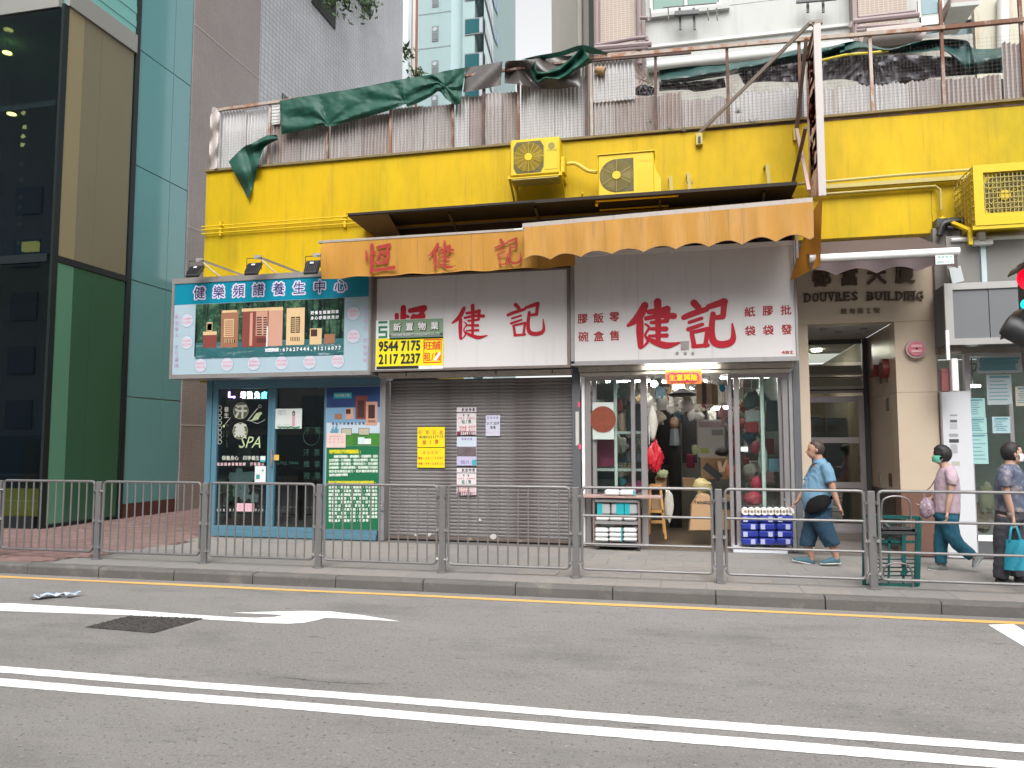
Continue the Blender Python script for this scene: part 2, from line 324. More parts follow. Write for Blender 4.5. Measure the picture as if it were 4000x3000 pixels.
# paving: grey slabs right of the diagonal, red bricks left of it
SLAB=[mat('slab_a',(.235,.218,.203),.85,var=.12,vs=3,bump=.5,bs=70,dirt=(.15,.14,.13),da=.7,ds=1.3,streak=[((.33,.285,.235),.55,1.7,(1,1,1),.5,.66)]),
      mat('slab_b',(.215,.205,.195),.85,var=.12,vs=3,bump=.5,bs=70,dirt=(.14,.13,.12),da=.7,ds=1.4,streak=[((.30,.275,.24),.5,2.,(1,1,1),.52,.68)])]
BRK=[mat('red_paver_a',(.21,.125,.112),.85,var=.18,vs=6,bump=.4,bs=90,dirt=(.2,.15,.135),da=.6,ds=1.2),mat('red_paver_b',(.175,.105,.096),.85,var=.18,vs=6,bump=.4,bs=90,dirt=(.17,.13,.12),da=.6,ds=1.2),mat('red_paver_c',(.24,.15,.135),.85,var=.18,vs=6,bump=.4,bs=90,dirt=(.24,.19,.17),da=.6,ds=1.2)]
dA=Vector((-9.0,8.75)); dB=Vector((-8.05,12.0))
def isred(x,y):
    if y>12.0: return True
    xb=dA.x+(dB.x-dA.x)*((y-8.75)/(12-8.75))**.6+ .35
    return x<min(xb,-8.0) if y>9.6 else x< -8.6+ (y-8.75)*.5
def block(x0,x1,y0,y1,z,mt,name):
    key=(name,round(x1-x0,3),round(y1-y0,3),mt.name)
    if key not in BL:
        mm=MB(); a,b=(x1-x0)/2,(y1-y0)/2
        mm.box(-a,a,-b,b,-.05,0,b=.001); BL[key]=mm.mesh(name,mt)
    return link(name,BL[key],pav,((x0+x1)/2,(y0+y1)/2,z))
BL={}
cands=[]
sx,sy=.50,.50; y=8.76; r=0
while y<12.6:
    x=-9.3+(r%2)*.25
    while x<8:
        cx,cy=x+sx/2,y+sy/2
        if not isred(cx,cy) and cy<12.6: cands.append((x+.001,x+sx-.001,y+.001,y+sy-.001))
        x+=sx
    y+=sy; r+=1
nsl=0
far=MB()
vis=sorted(cands,key=lambda c:(c[0]**2+c[2]**2))
for i,c in enumerate(vis):
    z=.13+random.uniform(-.0015,.0015); mt=SLAB[0] if noise.noise(Vector((c[0]*.5,c[2]*.5,0)))+random.uniform(-.3,.3)<0 else SLAB[1]
    if i<290: block(*c,z,mt,'paving_slab')
    else: far.box(c[0],c[1],c[2],c[3],.08,z,b=.004)
if far.v: part('paving_slabs_far',far,SLAB[0],pav)['kind']='stuff'
bx,by=.2,.1; cand=[]; y=8.76; r=0
while y<24:
    x=-20+(r%2)*.1
    while x<-7.9:
        cx,cy=x+bx/2,y+by/2
        if isred(cx,cy) and (cy<12.25 or cx>-11.75) and (cy<18 or cx>-11.75) and cx<(-8.0 if cy<12 else -8.35): cand.append((x+.003,x+bx-.003,y+.003,y+by-.003))
        x+=bx
    y+=by; r+=1
cand.sort(key=lambda c: c[2]*1.0+abs(c[0]+9)*.35)
far=[MB(),MB(),MB()]
for i,c in enumerate(cand):
    z=.13+random.uniform(-.002,.002); k=random.choice((0,0,1,2))
    if i<295: block(*c,z,BRK[k],'red_paver')
    else: far[k].box(c[0],c[1],c[2],c[3],.10,z)
for k in range(3): part('red_pavers_far',far[k],BRK[k],pav)['kind']='stuff'
# road markings
def mark(name,pts,m_,z=.004):
    mm=MB(); mm.add([(x,y,z) for x,y in pts],[tuple(range(len(pts)))]); return struct(name,mm,m_,fix=False)
def strip(name,x0,x1,ya,yb,m_,seed):
    mm=MB(); n=int((x1-x0)/.06); rn=random.Random(seed)
    for e,(y_) in enumerate((ya,yb)): pass
    top=[(x0+(x1-x0)*i/n, yb+rn.uniform(-.004,.004)+.008*math.sin(i*.13+seed)) for i in range(n+1)]
    bot=[(x0+(x1-x0)*i/n, ya+rn.uniform(-.004,.004)+.008*math.sin(i*.09+seed)) for i in range(n+1)]
    mm.add([(x,y,.004) for x,y in bot+top],[(i,i+1,n+2+i,n+1+i) for i in range(n)])
    return struct(name,mm,m_,fix=False)
strip('white_lane_line',-40,30,4.90,5.03,PAINTW,1); strip('white_lane_line',-40,30,4.64,4.78,PAINTW,2)
strip('yellow_kerb_line',-40,30,8.30,8.41,PAINTY,3)
ap=[(0,2356),(38,2358),(520,2386),(780,2405),(900,2419),(1030,2413),(1105,2403),(910,2392),(1190,2384),(1290,2387),(1400,2400),(1565,2427),(1270,2415),(1245,2423),(1190,2434),(1130,2437),(1000,2433),(780,2420),(500,2404),(0,2387)]
ap=[(0,2356),(38,2356),(520,2384),(700,2397),(900,2410),(1000,2413),(1070,2410),(1110,2402),(905,2393),(1100,2388),(1200,2386),(1290,2388),(1410,2402),(1565,2427),(1430,2420),(1270,2413),(1240,2422),(1190,2432),(1130,2436),(1040,2434),(940,2427),(780,2418),(500,2403),(0,2386)]
aw=[PZ(x,y,.004) for x,y in ap]; mark('road_arrow',[(a.x,a.y) for a in aw],PAINTW)
q=[PZ(x,y,.004) for x,y in ((3860,2440),(3960,2438),(4060,2500),(4060,2545))]; d1=(q[2]-q[1])*2.2; d2=(q[3]-q[0])*1.5; mark('white_stop_line',[(q[0].x,q[0].y),(q[1].x,q[1].y),(q[2].x+d1.x,q[2].y+d1.y),(q[3].x+d1.x,q[3].y+d1.y)],PAINTW)
# patched drain cover
q=[PZ(x,y,0) for x,y in ((330,2452),(510,2407),(795,2418),(600,2474))]
cv=thing('manhole_cover','dark rough cast iron utility cover crossing the white arrow tail','manhole cover',tuple((q[0]+q[2])/2))
IRON=mat('cast_iron',(.085,.078,.075),.75,metal=.2,var=.5,vs=20,bump=1,bs=40,streak=[((.11,.10,.095),.8,16,(1,1,1),.5,.62)])
m=MB(); x0=min(p.x for p in q); x1=max(p.x for p in q); y0=min(p.y for p in q); y1=max(p.y for p in q)
m.add([(p.x,p.y,.006) for p in q],[(0,1,2,3)]); part('cover_plate',m,IRON,cv,fix=False)
m=MB(); rn=random.Random(5)
for i in range(30):
    for j in range(18):
        u,v=(i+.5)/30,(j+.5)/18; a=q[0].lerp(q[3],u); b=q[1].lerp(q[2],u); c=a.lerp(b,v)
        t=rn.random()*3; d=Vector((math.cos(t),math.sin(t),0))*.015; m.bar(c-d+Vector((0,0,.007)),c+d+Vector((0,0,.007)),.012,.003)
part('raised_studs',m,IRON,cv)['kind']='stuff'
# litter
m=MB(); a=PZ(140,2335,.01); b=PZ(300,2328,.01)
def lit(u,v): 
    p=a.lerp(b,u); return p+Vector((0,(v-.5)*(.16+.10*math.sin(u*7)),.012+.03*abs(math.sin(u*11+v*4))))
m.grid(lit,14,5); solo('crumpled_newspaper',m,mat('newsprint',(.55,.62,.72),.8,var=.1,streak=[((.05,.05,.06),.95,9,(1,1,1),.5,.56),((.2,.35,.6),.8,6,(1,1,1),.58,.6)]),'crumpled blue and black newspaper scrap lying on the road near the left','paper',smooth=True)
# tar cracks
TAR=mat('tar_crack',(.03,.03,.03),.7,var=.2)
for pl in (((360,2620),(500,2632),(760,2643),(1000,2600),(1250,2500),(1420,2430)),((1000,2632),(1300,2665),(1600,2672)),((2600,2752),(2700,2762),(2860,2782))):
    pts=[PZ(x,y,.002) for x,y in pl]; c=cr([(p.x,p.y,0) for p in pts],14); mm=MB(); w=.004
    L_=[(x+random.uniform(-.012,.012),y+random.uniform(-.012,.012)) for x,y,_ in c]; n=len(L_)
    ws=[random.choice((.0,.001,.002,.004)) for _ in L_]
    mm.add([(x,y-ws[i],.002) for i,(x,y) in enumerate(L_)]+[(x,y+ws[i],.002) for i,(x,y) in enumerate(L_)],[(i,i+1,n+i+1,n+i) for i in range(n-1)])
    struct('road_crack',mm,TAR,fix=False)
# ------------------------------------------------------------------ pedestrian railing
YR=9.17
rail=thing('pedestrian_railing','grey steel pedestrian railing along the kerb, barred on the left and open on the right','railing',(-3,YR,.13))
px=[-11.21,-9.56,-7.905,-6.25,-4.60,-2.945,-1.29,.355,1.975,3.60,5.25,6.9]
def inst(name,me,parent,loc):
    o=link(name,me,parent); o.location=loc; o.matrix_parent_inverse=Matrix.Identity(4) if parent.type=='MESH' else Matrix.Translation(-parent.location); return o
m=MB(); m.box(-.04,.04,-.025,.025,-.03,1.06,b=.006); m.tube([(0,0,-.02),(0,0,.012)],.07,12); PM=m.mesh('post',GALV)
def boltmesh(z):
    m=MB(); 
    for s in (-1,1): m.tube([(s*.045,-.03,z),(s*.045,-.048,z)],.013,8); m.box(s*.04,s*.075,-.025,.015,z-.018,z+.018)
    return m.mesh('bolt',CHROME,True)
BM=[boltmesh(z) for z in (.17,.52,.93)]
for x in px:
    o=inst('post',PM,rail,(x,YR,.13))
    for b in BM: c=link('bolt',b,o)
barm=MB(); barm.tube([(0,0,.105),(0,0,1.06)],.0105,8); BMh=barm.mesh('bar',GALV,True)
def frame(x0,x1,open_):
    m=MB(); z0,z1,r=.105,1.06,.05; pts=[]
    for cx,cz,a0 in ((x1-r,z1-r,0),(x0+r,z1-r,90),(x0+r,z0+r,180),(x1-r,z0+r,270)):
        for k in range(5): a=R(a0+k*22.5); pts.append((cx+r*math.cos(a),YR,.13+cz+r*math.sin(a)))
    pts.append(pts[0]); m.tube(pts,.017,8,cap=False); part('panel_frame',m,GALV,rail,True)
    if open_:
        for z in (.40,.73):
            m=MB(); m.tube([(x0+.01,YR,.13+z),(x1-.01,YR,.13+z)],.015,8); part('rail',m,GALV,rail,True)
    else:
        n=11
        for k in range(n): inst('bar',BMh,rail,(x0+(x1-x0)*(k+1)/(n+1),YR,.13))
for i in range(len(px)-1): frame(px[i]+.075,px[i+1]-.075,i>=6)
# ------------------------------------------------------------------ glass corner building (left)
XW=-11.75; CY=12.2
TEALG=mat('teal_glass_panel',(.14,.33,.35),.06,var=.06,vs=.5,spec=.6)
TEALL=mat('pale_teal_louvre_glass',(.20,.47,.44),.2,var=.05,vs=.5,spec=.6)
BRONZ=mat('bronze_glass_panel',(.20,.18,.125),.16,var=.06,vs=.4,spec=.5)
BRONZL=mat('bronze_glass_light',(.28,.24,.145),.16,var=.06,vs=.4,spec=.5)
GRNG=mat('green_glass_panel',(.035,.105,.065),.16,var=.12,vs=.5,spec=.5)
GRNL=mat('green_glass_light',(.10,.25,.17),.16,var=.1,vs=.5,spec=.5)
MULL=mat('dark_mullion',(.02,.028,.03),.4,metal=.4)
BAND=mat('grey_metal_band',(.33,.33,.31),.45,metal=.3,var=.05)
DGL=glass('dark_shop_glass',(.34,.46,.50),.035,.01,gain=.16)
gb=thing('glass_building','glass fronted corner building with bronze, green and teal side panels at the far left','building',(XW-3,CY,0))
def sx(y0,y1,z0,z1,mt,name,off=0,th=.04):
    m=MB(); m.box(XW-th+off,XW+off,y0,y1,z0,z1); return part(name,m,mt,gb)
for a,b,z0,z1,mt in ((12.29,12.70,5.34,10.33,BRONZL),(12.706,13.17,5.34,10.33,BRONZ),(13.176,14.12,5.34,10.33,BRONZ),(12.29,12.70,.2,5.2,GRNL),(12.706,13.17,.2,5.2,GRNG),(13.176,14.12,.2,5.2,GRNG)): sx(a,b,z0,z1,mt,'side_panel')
sx(12.25,14.2,5.21,5.33,MULL,'transom',.015); sx(12.25,14.16,10.34,10.75,BAND,'grey_band',.05,.1); sx(12.25,14.2,.13,.19,MULL,'sill',.02)
for k in range(34):
    m=MB(); z=10.78+k*.16; m.box(XW-.04,XW-.01+.012*(k%2),12.2,14.2,z,z+.15); part('louvre_panel',m,TEALL,gb)
sx(14.16,14.29,.13,16.5,MULL,'mullion',.02)
m=MB(); m.box(XW-.05,XW+.01,CY-.04,CY+.09,.13,10.34); part('corner_mullion',m,MULL,gb)
zj=[.42,2.73,5.29,7.86,10.5,13.1,15.7]
for i in range(len(zj)-1):
    for a,b in ((14.31,15.46),(15.48,16.12)): sx(a,b,zj[i]+.012,zj[i+1]-.012,TEALG,'teal_panel',.0)
sx(14.30,16.13,.13,16.5,BAND,'panel_backing',-.035,.3)
sx(14.31,16.1,.13,.42,mat('red_plinth',(.09,.03,.025),.6),'plinth',.01)
# dark front glass with lit interior
for z0,z1 in ((5.36,10.3),(.35,5.2)):
    for k in range(3):
        m=MB(); m.box(-13.85-k*1.85,-12.06-k*1.85 if k else XW-.055,CY,CY+.02,z0,z1); part('front_pane',m,DGL,gb)
        m=MB(); m.box(-13.91-k*1.85,-13.855-k*1.85,CY-.02,CY+.06,z0,z1); part('mullion',m,MULL,gb)
for z0,z1 in ((5.2,5.36),(10.3,10.75),(.13,.35)):
    m=MB(); m.box(-18,XW-.14,CY-.03,CY+.1,z0,z1); part('transom',m,MULL if z0<10 else BAND,gb)
INT=mat('dark_blue_interior',(.03,.07,.15),.7,var=.4,vs=.8)
m=MB(); m.box(-18,XW-.2,15.9,16,.13,10.3); part('interior_wall',m,INT,gb)
m=MB(); m.box(XW-.12,XW-.045,12.3,16,.13,10.7); part('interior_wall',m,mat('green_reveal',(.12,.30,.22),.5),gb)
m=MB(); m.box(-18,XW-.2,12.3,16,.13,.16); part('interior_floor',m,DARK,gb)
m=MB(); m.box(-18,XW-.2,12.3,16,5.24,5.32); part('interior_floor',m,DARK,gb)
m=MB(); m.box(-18,XW-.12,12.3,16,10.4,10.6); m.box(-18,-12,15.5,29,10.6,30); part('upper_floors',m,TEALG,gb)
YP=emi('amber_added_glow',(.60,.36,.02),.5)  # counter panel is no lamp; added glow stands in for the room's light
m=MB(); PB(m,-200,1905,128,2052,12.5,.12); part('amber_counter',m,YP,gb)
m=MB(); PB(m,95,1720,135,1905,12.9,.1); part('amber_counter',m,mat('brown_cabinet',(.12,.05,.02),.5),gb)
for x,y,Y in ((28,208,13.2),(45,447,13.6)):
    c=P(x,y,Y); m=MB(); m.tube([c,c+Vector((0,0,.02))],.09,16); part('downlight',m,emi('warm_lamp',(1,.62,.15),12),gb)
    m=MB(); m.tube([c+Vector((0,0,.021)),c+Vector((0,0,.9))],.01,6); part('lamp_rod',m,DARK,gb)
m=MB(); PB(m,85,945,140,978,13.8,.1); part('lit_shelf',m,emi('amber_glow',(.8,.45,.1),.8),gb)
pk=mat('pink_paper',(.55,.22,.22),.6,var=.2)
for i,(x,y) in enumerate(((90,440),(94,495),(88,532),(86,565),(82,640),(84,700),(81,772),(74,808),(77,843),(74,877),(70,948))):
    c=P(x,y,12.9); a=i*.7; m=MB(); r=.07
    m.add([c+Vector((r*math.cos(a+q*math.pi/2),.02*(q%2),r*.8*math.sin(a+q*math.pi/2))) for q in range(4)],[(0,1,2,3)]); part('paper_ornament',m,pk if i>3 else emi('lit_ornament',(1,.6,.2),1.2),gb)
# ------------------------------------------------------------------ tiled building behind the alley
TB=brickmat('brown_mosaic_tile',(.275,.235,.225),(.24,.20,.195),(.34,.31,.30),.10,.05,.006,'yz',.35,off=.0)
TG=brickmat('grey_mosaic_tile',(.50,.515,.555),(.45,.465,.50),(.27,.27,.29),.20,.16,.012,'yz',.4,off=.0)
tb=thing('tiled_building','tall windowless building tiled brown at the front and pale grey behind the alley','building',(-14,16,0))
X=XW+.03
m=MB(); m.box(X-.25,X,16.14,19.1,.1,30); part('brown_tiled_wall',m,TB,tb)
m=MB(); m.box(X-.25,X-.02,19.11,30.4,.1,24); part('grey_tiled_wall',m,TG,tb)
m=MB(); m.box(X-4,X-.26,16.14,30.4,.1,30); part('core',m,CONC,tb)
for z in (2.15,6.98,12.1): m=MB(); m.box(X,X+.006,16.14,19.1,z,z+.03); part('movement_joint',m,flat('pale_joint',(.42,.41,.4)),tb)
SL=mat('slot_dark_metal',(.03,.035,.035),.7)  # near-black metal of the slot windows
def gp(x,y): return PX(x,y,X-.02)
for a,b,c in (((1215,0),(1307,105),(1307,0)),((1395,0),(1445,58),(1445,0))):
    p0=gp(*b); q=gp(*a)
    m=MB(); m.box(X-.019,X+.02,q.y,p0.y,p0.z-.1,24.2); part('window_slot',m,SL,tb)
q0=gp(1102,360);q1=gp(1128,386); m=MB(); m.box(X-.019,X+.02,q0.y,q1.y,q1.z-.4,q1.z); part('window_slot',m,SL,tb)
for k in range(6): m=MB(); z=q1.z-.38+k*.065; m.box(X+.021,X+.04,q0.y,q1.y,z,z+.03); part('louvre',m,flat('grey_louvre',(.3,.3,.3)),tb)
LEAF=mat('leaf_green',(.045,.085,.025),.6,var=.5,vs=6)
def leaves(mb,c,r,n,s,rn,sq=(1,1,1)):
    for i in range(n):
        d=Vector((rn.gauss(0,1)*sq[0],rn.gauss(0,1)*sq[1],rn.gauss(0,1)*sq[2]))*r*.5; p=c+d
        a=Vector((rn.uniform(-1,1),rn.uniform(-1,1),rn.uniform(-1,1))).normalized(); b=a.cross(Vector((rn.uniform(-1,1),rn.uniform(-1,1),.3))).normalized()
        k=s*rn.uniform(.6,1.3); mb.add([p-a*k,p+b*k*.4,p+a*k,p-b*k*.4],[(0,1,2,3)])
rn=random.Random(3)
for nm,lab,pts,r,n,s in (('ledge_shrub','dark leafy shrub hanging over a slot window near the top edge',[(1290,-20),(1345,-8),(1335,4),(1260,-20)],.9,300,.10),
    ('ledge_shrub','small dark shrub at the second slot window of the grey tiled wall',[(1425,5),(1448,12)],.9,160,.11)):
    t=thing(nm,lab,'shrub',PX(pts[0][0],pts[0][1],X+.3)); m=MB()
    for x,y in pts: leaves(m,PX(x,y,X+.35),r*.62,n//len(pts),s,rn,(.5,1,1))
    part('foliage',m,LEAF,t,fix=False); m=MB(); c=PX(*pts[0],X+.1); m.tube([c+Vector((-.2,.2,-.3)),c+Vector((.1,0,.1)),c+Vector((.3,-.2,.5))],.03,6); part('stem',m,RUST,t)
for x,y,lab in ((1583,205,'tiny plant growing out of the white wall beside the grey tiled edge'),(1628,292,'small leafy plant on the wall top above the green tarpaulin')):
    c=P(x,y,33 if y<250 else 12.3); s=1.2 if y<250 else .5
    t=thing('wall_plant',lab,'plant',c,'plants on wall tops'); m=MB(); leaves(m,c,s*.35,60,s*.12,rn,(1,.5,1)); part('foliage',m,LEAF,t,fix=False)
    m=MB(); m.tube([c+Vector((0,0,-.3*s)),c],.01,5); part('stem',m,DRUST,t)
# ------------------------------------------------------------------ distant towers
def tw(name,rgb,var=.06): return mat(name,rgb,.6,var=var,vs=.3,streak=[(tuple(c*.7 for c in rgb),.45,.5,(3,3,.3),.55,.75)])
T1C=tw('pale_teal_render',(.27,.37,.375)); WIN=mat('tower_window_glass',(.015,.085,.10),.08,var=.4,vs=.2,spec=.8); WFR=flat('window_frame_grey',(.16,.19,.19))
WPL=mat('pale_window_glass',(.35,.38,.42),.1,var=.2,vs=.3); BLW=mat('blue_window_glass',(.13,.28,.42),.1,var=.2,vs=.3)
t1=thing('teal_apartment_tower','pale teal apartment tower with a curved window bay in the distance','building',(-13,48,0))
YT=45
def X45(x,Y=YT): return P(x,100,Y).x
m=MB(); m.box(X45(1632),X45(1762),YT,YT+14,0,60); part('wall',m,T1C,t1)
m=MB(); a=X45(1762);b=P(1806,100,YT+.6).x
m.add([(a,YT+.01,0),(b,YT+.6,0),(b,YT+.6,60),(a,YT+.01,60)],[(0,1,2,3)]); part('wall',m,tw('lit_teal_render',(.42,.55,.57)),t1)  # angled face: same teal render, light falling on it put into a lighter colour
c0=X45(1806); c1=X45(1890)
m=MB(); m.box(c0,c1-.6,YT+.02,YT+12,0,60); part('wall',m,T1C,t1)
# curved side: footprint receding with a bulge
side=[]
for x,Y in ((1890,45.02),(1900,46.2),(1915,48),(1928,50),(1942,51),(1958,53),(1971,55.5),(1977,57),(1990,60),(2008,65)): p=P(x,200,Y); side.append((p.x,Y))
zf=lambda y,Y=YT,x=1850: P(x,y,Y).z
fh=zf(72)-zf(208)   # storey height
zs0=zf(135)         # sill of window under y=135
SIDE=tw('pale_side_render',(.56,.69,.70))
m=MB()
for i in range(len(side)-1):
    a,b=side[i],side[i+1]; m.add([(a[0],a[1],0),(b[0],b[1],0),(b[0],b[1],60),(a[0],a[1],60)],[(0,1,2,3)])
part('side_wall',m,SIDE,t1)
for k in range(-4,6):
    z=zs0+k*fh; 
    w=MB(); w.box(X45(1816),X45(1887),YT-.04,YT+.05,z,z+fh*.47); o=part('window',w,WFR,t1)
    w=MB(); w.box(X45(1818),X45(1872),YT-.06,YT-.045,z+.08,z+fh*.47-.08); part('pane',w,WIN,o)
    w=MB(); w.box(X45(1874),X45(1885),YT-.06,YT-.045,z+.08,z+fh*.47-.08); part('pane',w,WPL,o)
    w=MB(); zz=z+fh*.02; w.box(X45(1688),X45(1713),YT-.04,YT+.05,zz-.2,zz+fh*.36); o=part('window',w,WFR,t1)
    w=MB(); w.box(X45(1690),X45(1711),YT-.06,YT-.045,zz-.1,zz+fh*.16); part('pane',w,mat('dull_window',(.10,.12,.13),.3),o)
    w=MB(); w.tube([(X45(1700),YT-.07,zz+fh*.26),(X45(1700),YT-.05,zz+fh*.26)],.14,12); part('exhaust_fan',w,WPL,o)
    for i in range(len(side)-1):
        a,b=side[i],side[i+1]; n=Vector((b[1]-a[1],-(b[0]-a[0]),0)).normalized()*.05
        w=MB(); pa=Vector((a[0],a[1],0)); pb_=Vector((b[0],b[1],0)); ins=(pb_-pa)*.03
        if i in (4,): continue
        w.add([pa+n+Vector((0,0,z)),pb_+n+Vector((0,0,z)),pb_+n+Vector((0,0,z+fh*.47)),pa+n+Vector((0,0,z+fh*.47))],[(0,1,2,3)]); o=part('window',w,WFR,t1)
        n2=n*1.6
        for f0,f1 in ((.04,.48),(.52,.96)):
            w=MB(); qa=pa.lerp(pb_,f0); qb=pa.lerp(pb_,f1); w.add([qa+n2+Vector((0,0,z+.12)),qb+n2+Vector((0,0,z+.12)),qb+n2+Vector((0,0,z+fh*.47-.12)),qa+n2+Vector((0,0,z+fh*.47-.12))],[(0,1,2,3)]); part('pane',w,BLW if i in (3,5) else WPL,o)
    w=MB(); w.box(X45(1632),X45(1762),YT-.02,YT-.001,z-fh*.25,z-fh*.25+.06); part('joint',w,flat('joint_grey',(.2,.27,.27)),t1)
t2=thing('white_apartment_tower','narrow white tower with brown drain pipe between the grey wall and the teal tower','building',(-14,38,0))
X38=lambda x:P(x,100,38).x
m=MB(); m.box(X38(1540),X38(1600),38,38.3,0,50); part('wall',m,tw('bluish_white_render',(.66,.73,.75)),t2)
m=MB(); m.box(X38(1600),X38(1612),37.8,38,0,50); part('pier',m,tw('grey_pier',(.45,.48,.49)),t2)
m=MB(); m.box(X38(1612),X38(1627),38.02,38.3,0,50); part('wall',m,tw('cream_render',(.72,.66,.60)),t2)
m=MB(); m.tube([(X38(1630),37.9,0),(X38(1630),37.9,50)],.07,8); part('drain_pipe',m,mat('brown_pipe',(.22,.09,.07),.6),t2)
# ------------------------------------------------------------------ yellow podium building
pod=thing('yellow_podium_building','long bright yellow two storey podium building holding the row of shops','building',(-2.5,YF if False else 12.05,0))
YF=12.05
def yb(x0,x1,z0,z1,y0=YF,y1=YF+.25,mt=YEL,name='yellow_wall',par=None): m=MB(); m.box(x0,x1,y0,y1,z0,z1); return part(name,m,mt,par or pod)
yb(-8.40,9,5.44,6.62); yb(-8.40,-5.02,4.42,5.436); yb(1.66,3.56,4.77,5.436); yb(3.565,9,4.93,5.436)
yb(-8.405,-8.2,2.8,4.416); 
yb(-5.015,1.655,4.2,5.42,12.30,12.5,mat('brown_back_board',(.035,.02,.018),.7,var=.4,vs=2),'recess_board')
m=MB(); m.box(-8.40,-8.2,12.31,28,0,6.6); part('side_wall',m,YEL,pod)
m=MB(); m.box(-8.39,9,12.31,28,6.45,6.6); part('podium_roof',m,CONC,pod)
m=MB(); m.box(-8.42,9,12.0,12.2,6.622,6.66); part('coping',m,mat('dirty_coping',(.18,.14,.06),.8,var=.4,vs=6),pod)
# canopy slab above the awnings
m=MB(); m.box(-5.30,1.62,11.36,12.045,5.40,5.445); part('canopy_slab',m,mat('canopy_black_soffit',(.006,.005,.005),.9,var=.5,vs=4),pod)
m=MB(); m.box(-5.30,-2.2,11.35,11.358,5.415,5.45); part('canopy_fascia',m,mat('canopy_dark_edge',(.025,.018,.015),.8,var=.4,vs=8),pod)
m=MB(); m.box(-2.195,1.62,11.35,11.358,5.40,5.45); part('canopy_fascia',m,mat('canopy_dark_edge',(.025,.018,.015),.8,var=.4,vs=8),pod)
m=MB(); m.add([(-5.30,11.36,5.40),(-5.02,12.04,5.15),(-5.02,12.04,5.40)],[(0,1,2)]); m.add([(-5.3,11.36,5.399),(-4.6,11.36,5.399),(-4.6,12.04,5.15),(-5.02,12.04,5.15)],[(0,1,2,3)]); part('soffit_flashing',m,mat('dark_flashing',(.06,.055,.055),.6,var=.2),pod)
for x in (-3.6,-2.2,-.3,1.2):
    m=MB(); m.bar((x,12.28,5.0),(x-.02,11.5,5.38),.035); m.box(x-.05,x+.05,12.2,12.29,4.75,5.2); part('canopy_bracket',m,BLACK,pod)
# pipes
for k,(z) in enumerate((5.60,5.54,5.47)):
    m=MB(); m.tube([(-8.43,11.99,z),(-5.0,11.99,z+.01),(-2.3,11.99,z-.03-.0)],.012,8); part('conduit',m,YEL2,pod,True)
for x in (-8.05,-5.65,-3.35):
    m=MB(); m.box(x-.02,x+.02,11.985,12.049,5.42,5.68); m.box(x-.03,x+.03,11.97,12.049,5.59,5.615); part('pipe_clip',m,YEL2,pod)
m=MB(); m.tube([(-2.9,11.95,5.52),(-1.3,11.95,5.5),(1.65,11.95,5.60),(3,11.95,5.63),(9,11.95,5.66)],.022,8); part('conduit',m,YELG,pod,True)
m=MB(); m.box(1.9,9,11.93,12.0,5.5,5.56); m.box(-.35,1.62,11.80,11.95,5.46,5.50); part('cable_tray',m,YELG,pod)
m=MB(); m.tube([(1.9,11.97,5.43),(3.6,11.97,5.44),(3.66,11.97,5.38),(3.66,11.97,5.08)],.018,8); part('conduit',m,YELG,pod,True)
m=MB(); m.tube([(-2.2,11.97,5.47),(-1.4,11.8,5.47),(-.3,11.8,5.49),(1.6,11.9,5.5)],.015,6); m.tube([(-1.5,11.7,5.62),(-1.6,11.8,5.48),(-2.6,11.9,5.46)],.02,6); part('conduit',m,YEL2,pod,True)
for x,z,l in ((-.13,5.50,.33),(.14,5.53,.33),(1.30,5.56,.34)):
    m=MB(); m.bar((x,11.85,z-.04),(x-.03,11.85,z+l),.05,.03); m.bar((x-.03,11.85,z+l),(x-.05,12.05,z+l+.03),.03); part('stub_bracket',m,YELG,pod)
# small brown wall bracket with bars is part of the blade sign below
# shops' dividing piers
GP=mat('grey_metal_pier',(.12,.125,.135),.5,metal=.3,var=.15,vs=4)
yb(-1.73,-1.60,.13,2.96,11.96,12.3,GP,'pier'); yb(1.56,1.66,.13,3.0,11.96,12.4,GP,'pier')
yb(-4.945,-4.85,.13,2.9,11.96,12.3,ALU2,'pier')
# shop room shells
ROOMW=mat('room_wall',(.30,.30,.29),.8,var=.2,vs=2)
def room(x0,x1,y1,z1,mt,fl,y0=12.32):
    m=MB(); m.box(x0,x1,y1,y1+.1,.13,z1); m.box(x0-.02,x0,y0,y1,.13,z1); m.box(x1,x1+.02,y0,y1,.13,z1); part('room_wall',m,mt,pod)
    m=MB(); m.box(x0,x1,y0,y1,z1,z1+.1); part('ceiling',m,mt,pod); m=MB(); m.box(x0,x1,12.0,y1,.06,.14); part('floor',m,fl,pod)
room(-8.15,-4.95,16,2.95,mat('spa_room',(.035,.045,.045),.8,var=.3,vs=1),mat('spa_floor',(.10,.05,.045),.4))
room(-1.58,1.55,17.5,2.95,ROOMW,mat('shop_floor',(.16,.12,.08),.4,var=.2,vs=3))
# ---------------- shop one front (blue frame)
BLU=mat('blue_painted_frame',(.085,.20,.265),.5,var=.08,vs=3,bump=.1,streak=[((.05,.14,.19),.5,2.5,(1,1,.4),.55,.75)])
f1=thing('blue_shopfront','pale blue framed glass shopfront of the sweat steam spa','shopfront',(-6.6,12,.13))
def fb(x0,y0,x1,y1,Y=12.0,d=.10,mt=BLU,name='frame',par=None,b=.004): m=MB(); PB(m,x0,y0,x1,y1,Y,d,b); return part(name,m,mt,par or f1)
Zb=.30
def fx(xa,xb,z0,z1,Y=12.,d=.1,name='frame',mt=BLU,par=None): m=MB(); m.box(xa,xb,Y,Y+d,z0,z1,b=.004); return part(name,m,mt,par or f1)
x_=lambda px,Y=12.0: P(px,1800,Y).x
fx(x_(800),x_(822),.13,2.84,11.99); fx(x_(824),x_(843),.30,2.84,12.0)
fx(x_(1042),x_(1056),.3,2.67,12.0); fx(x_(1058),x_(1071),.3,2.67,11.985)
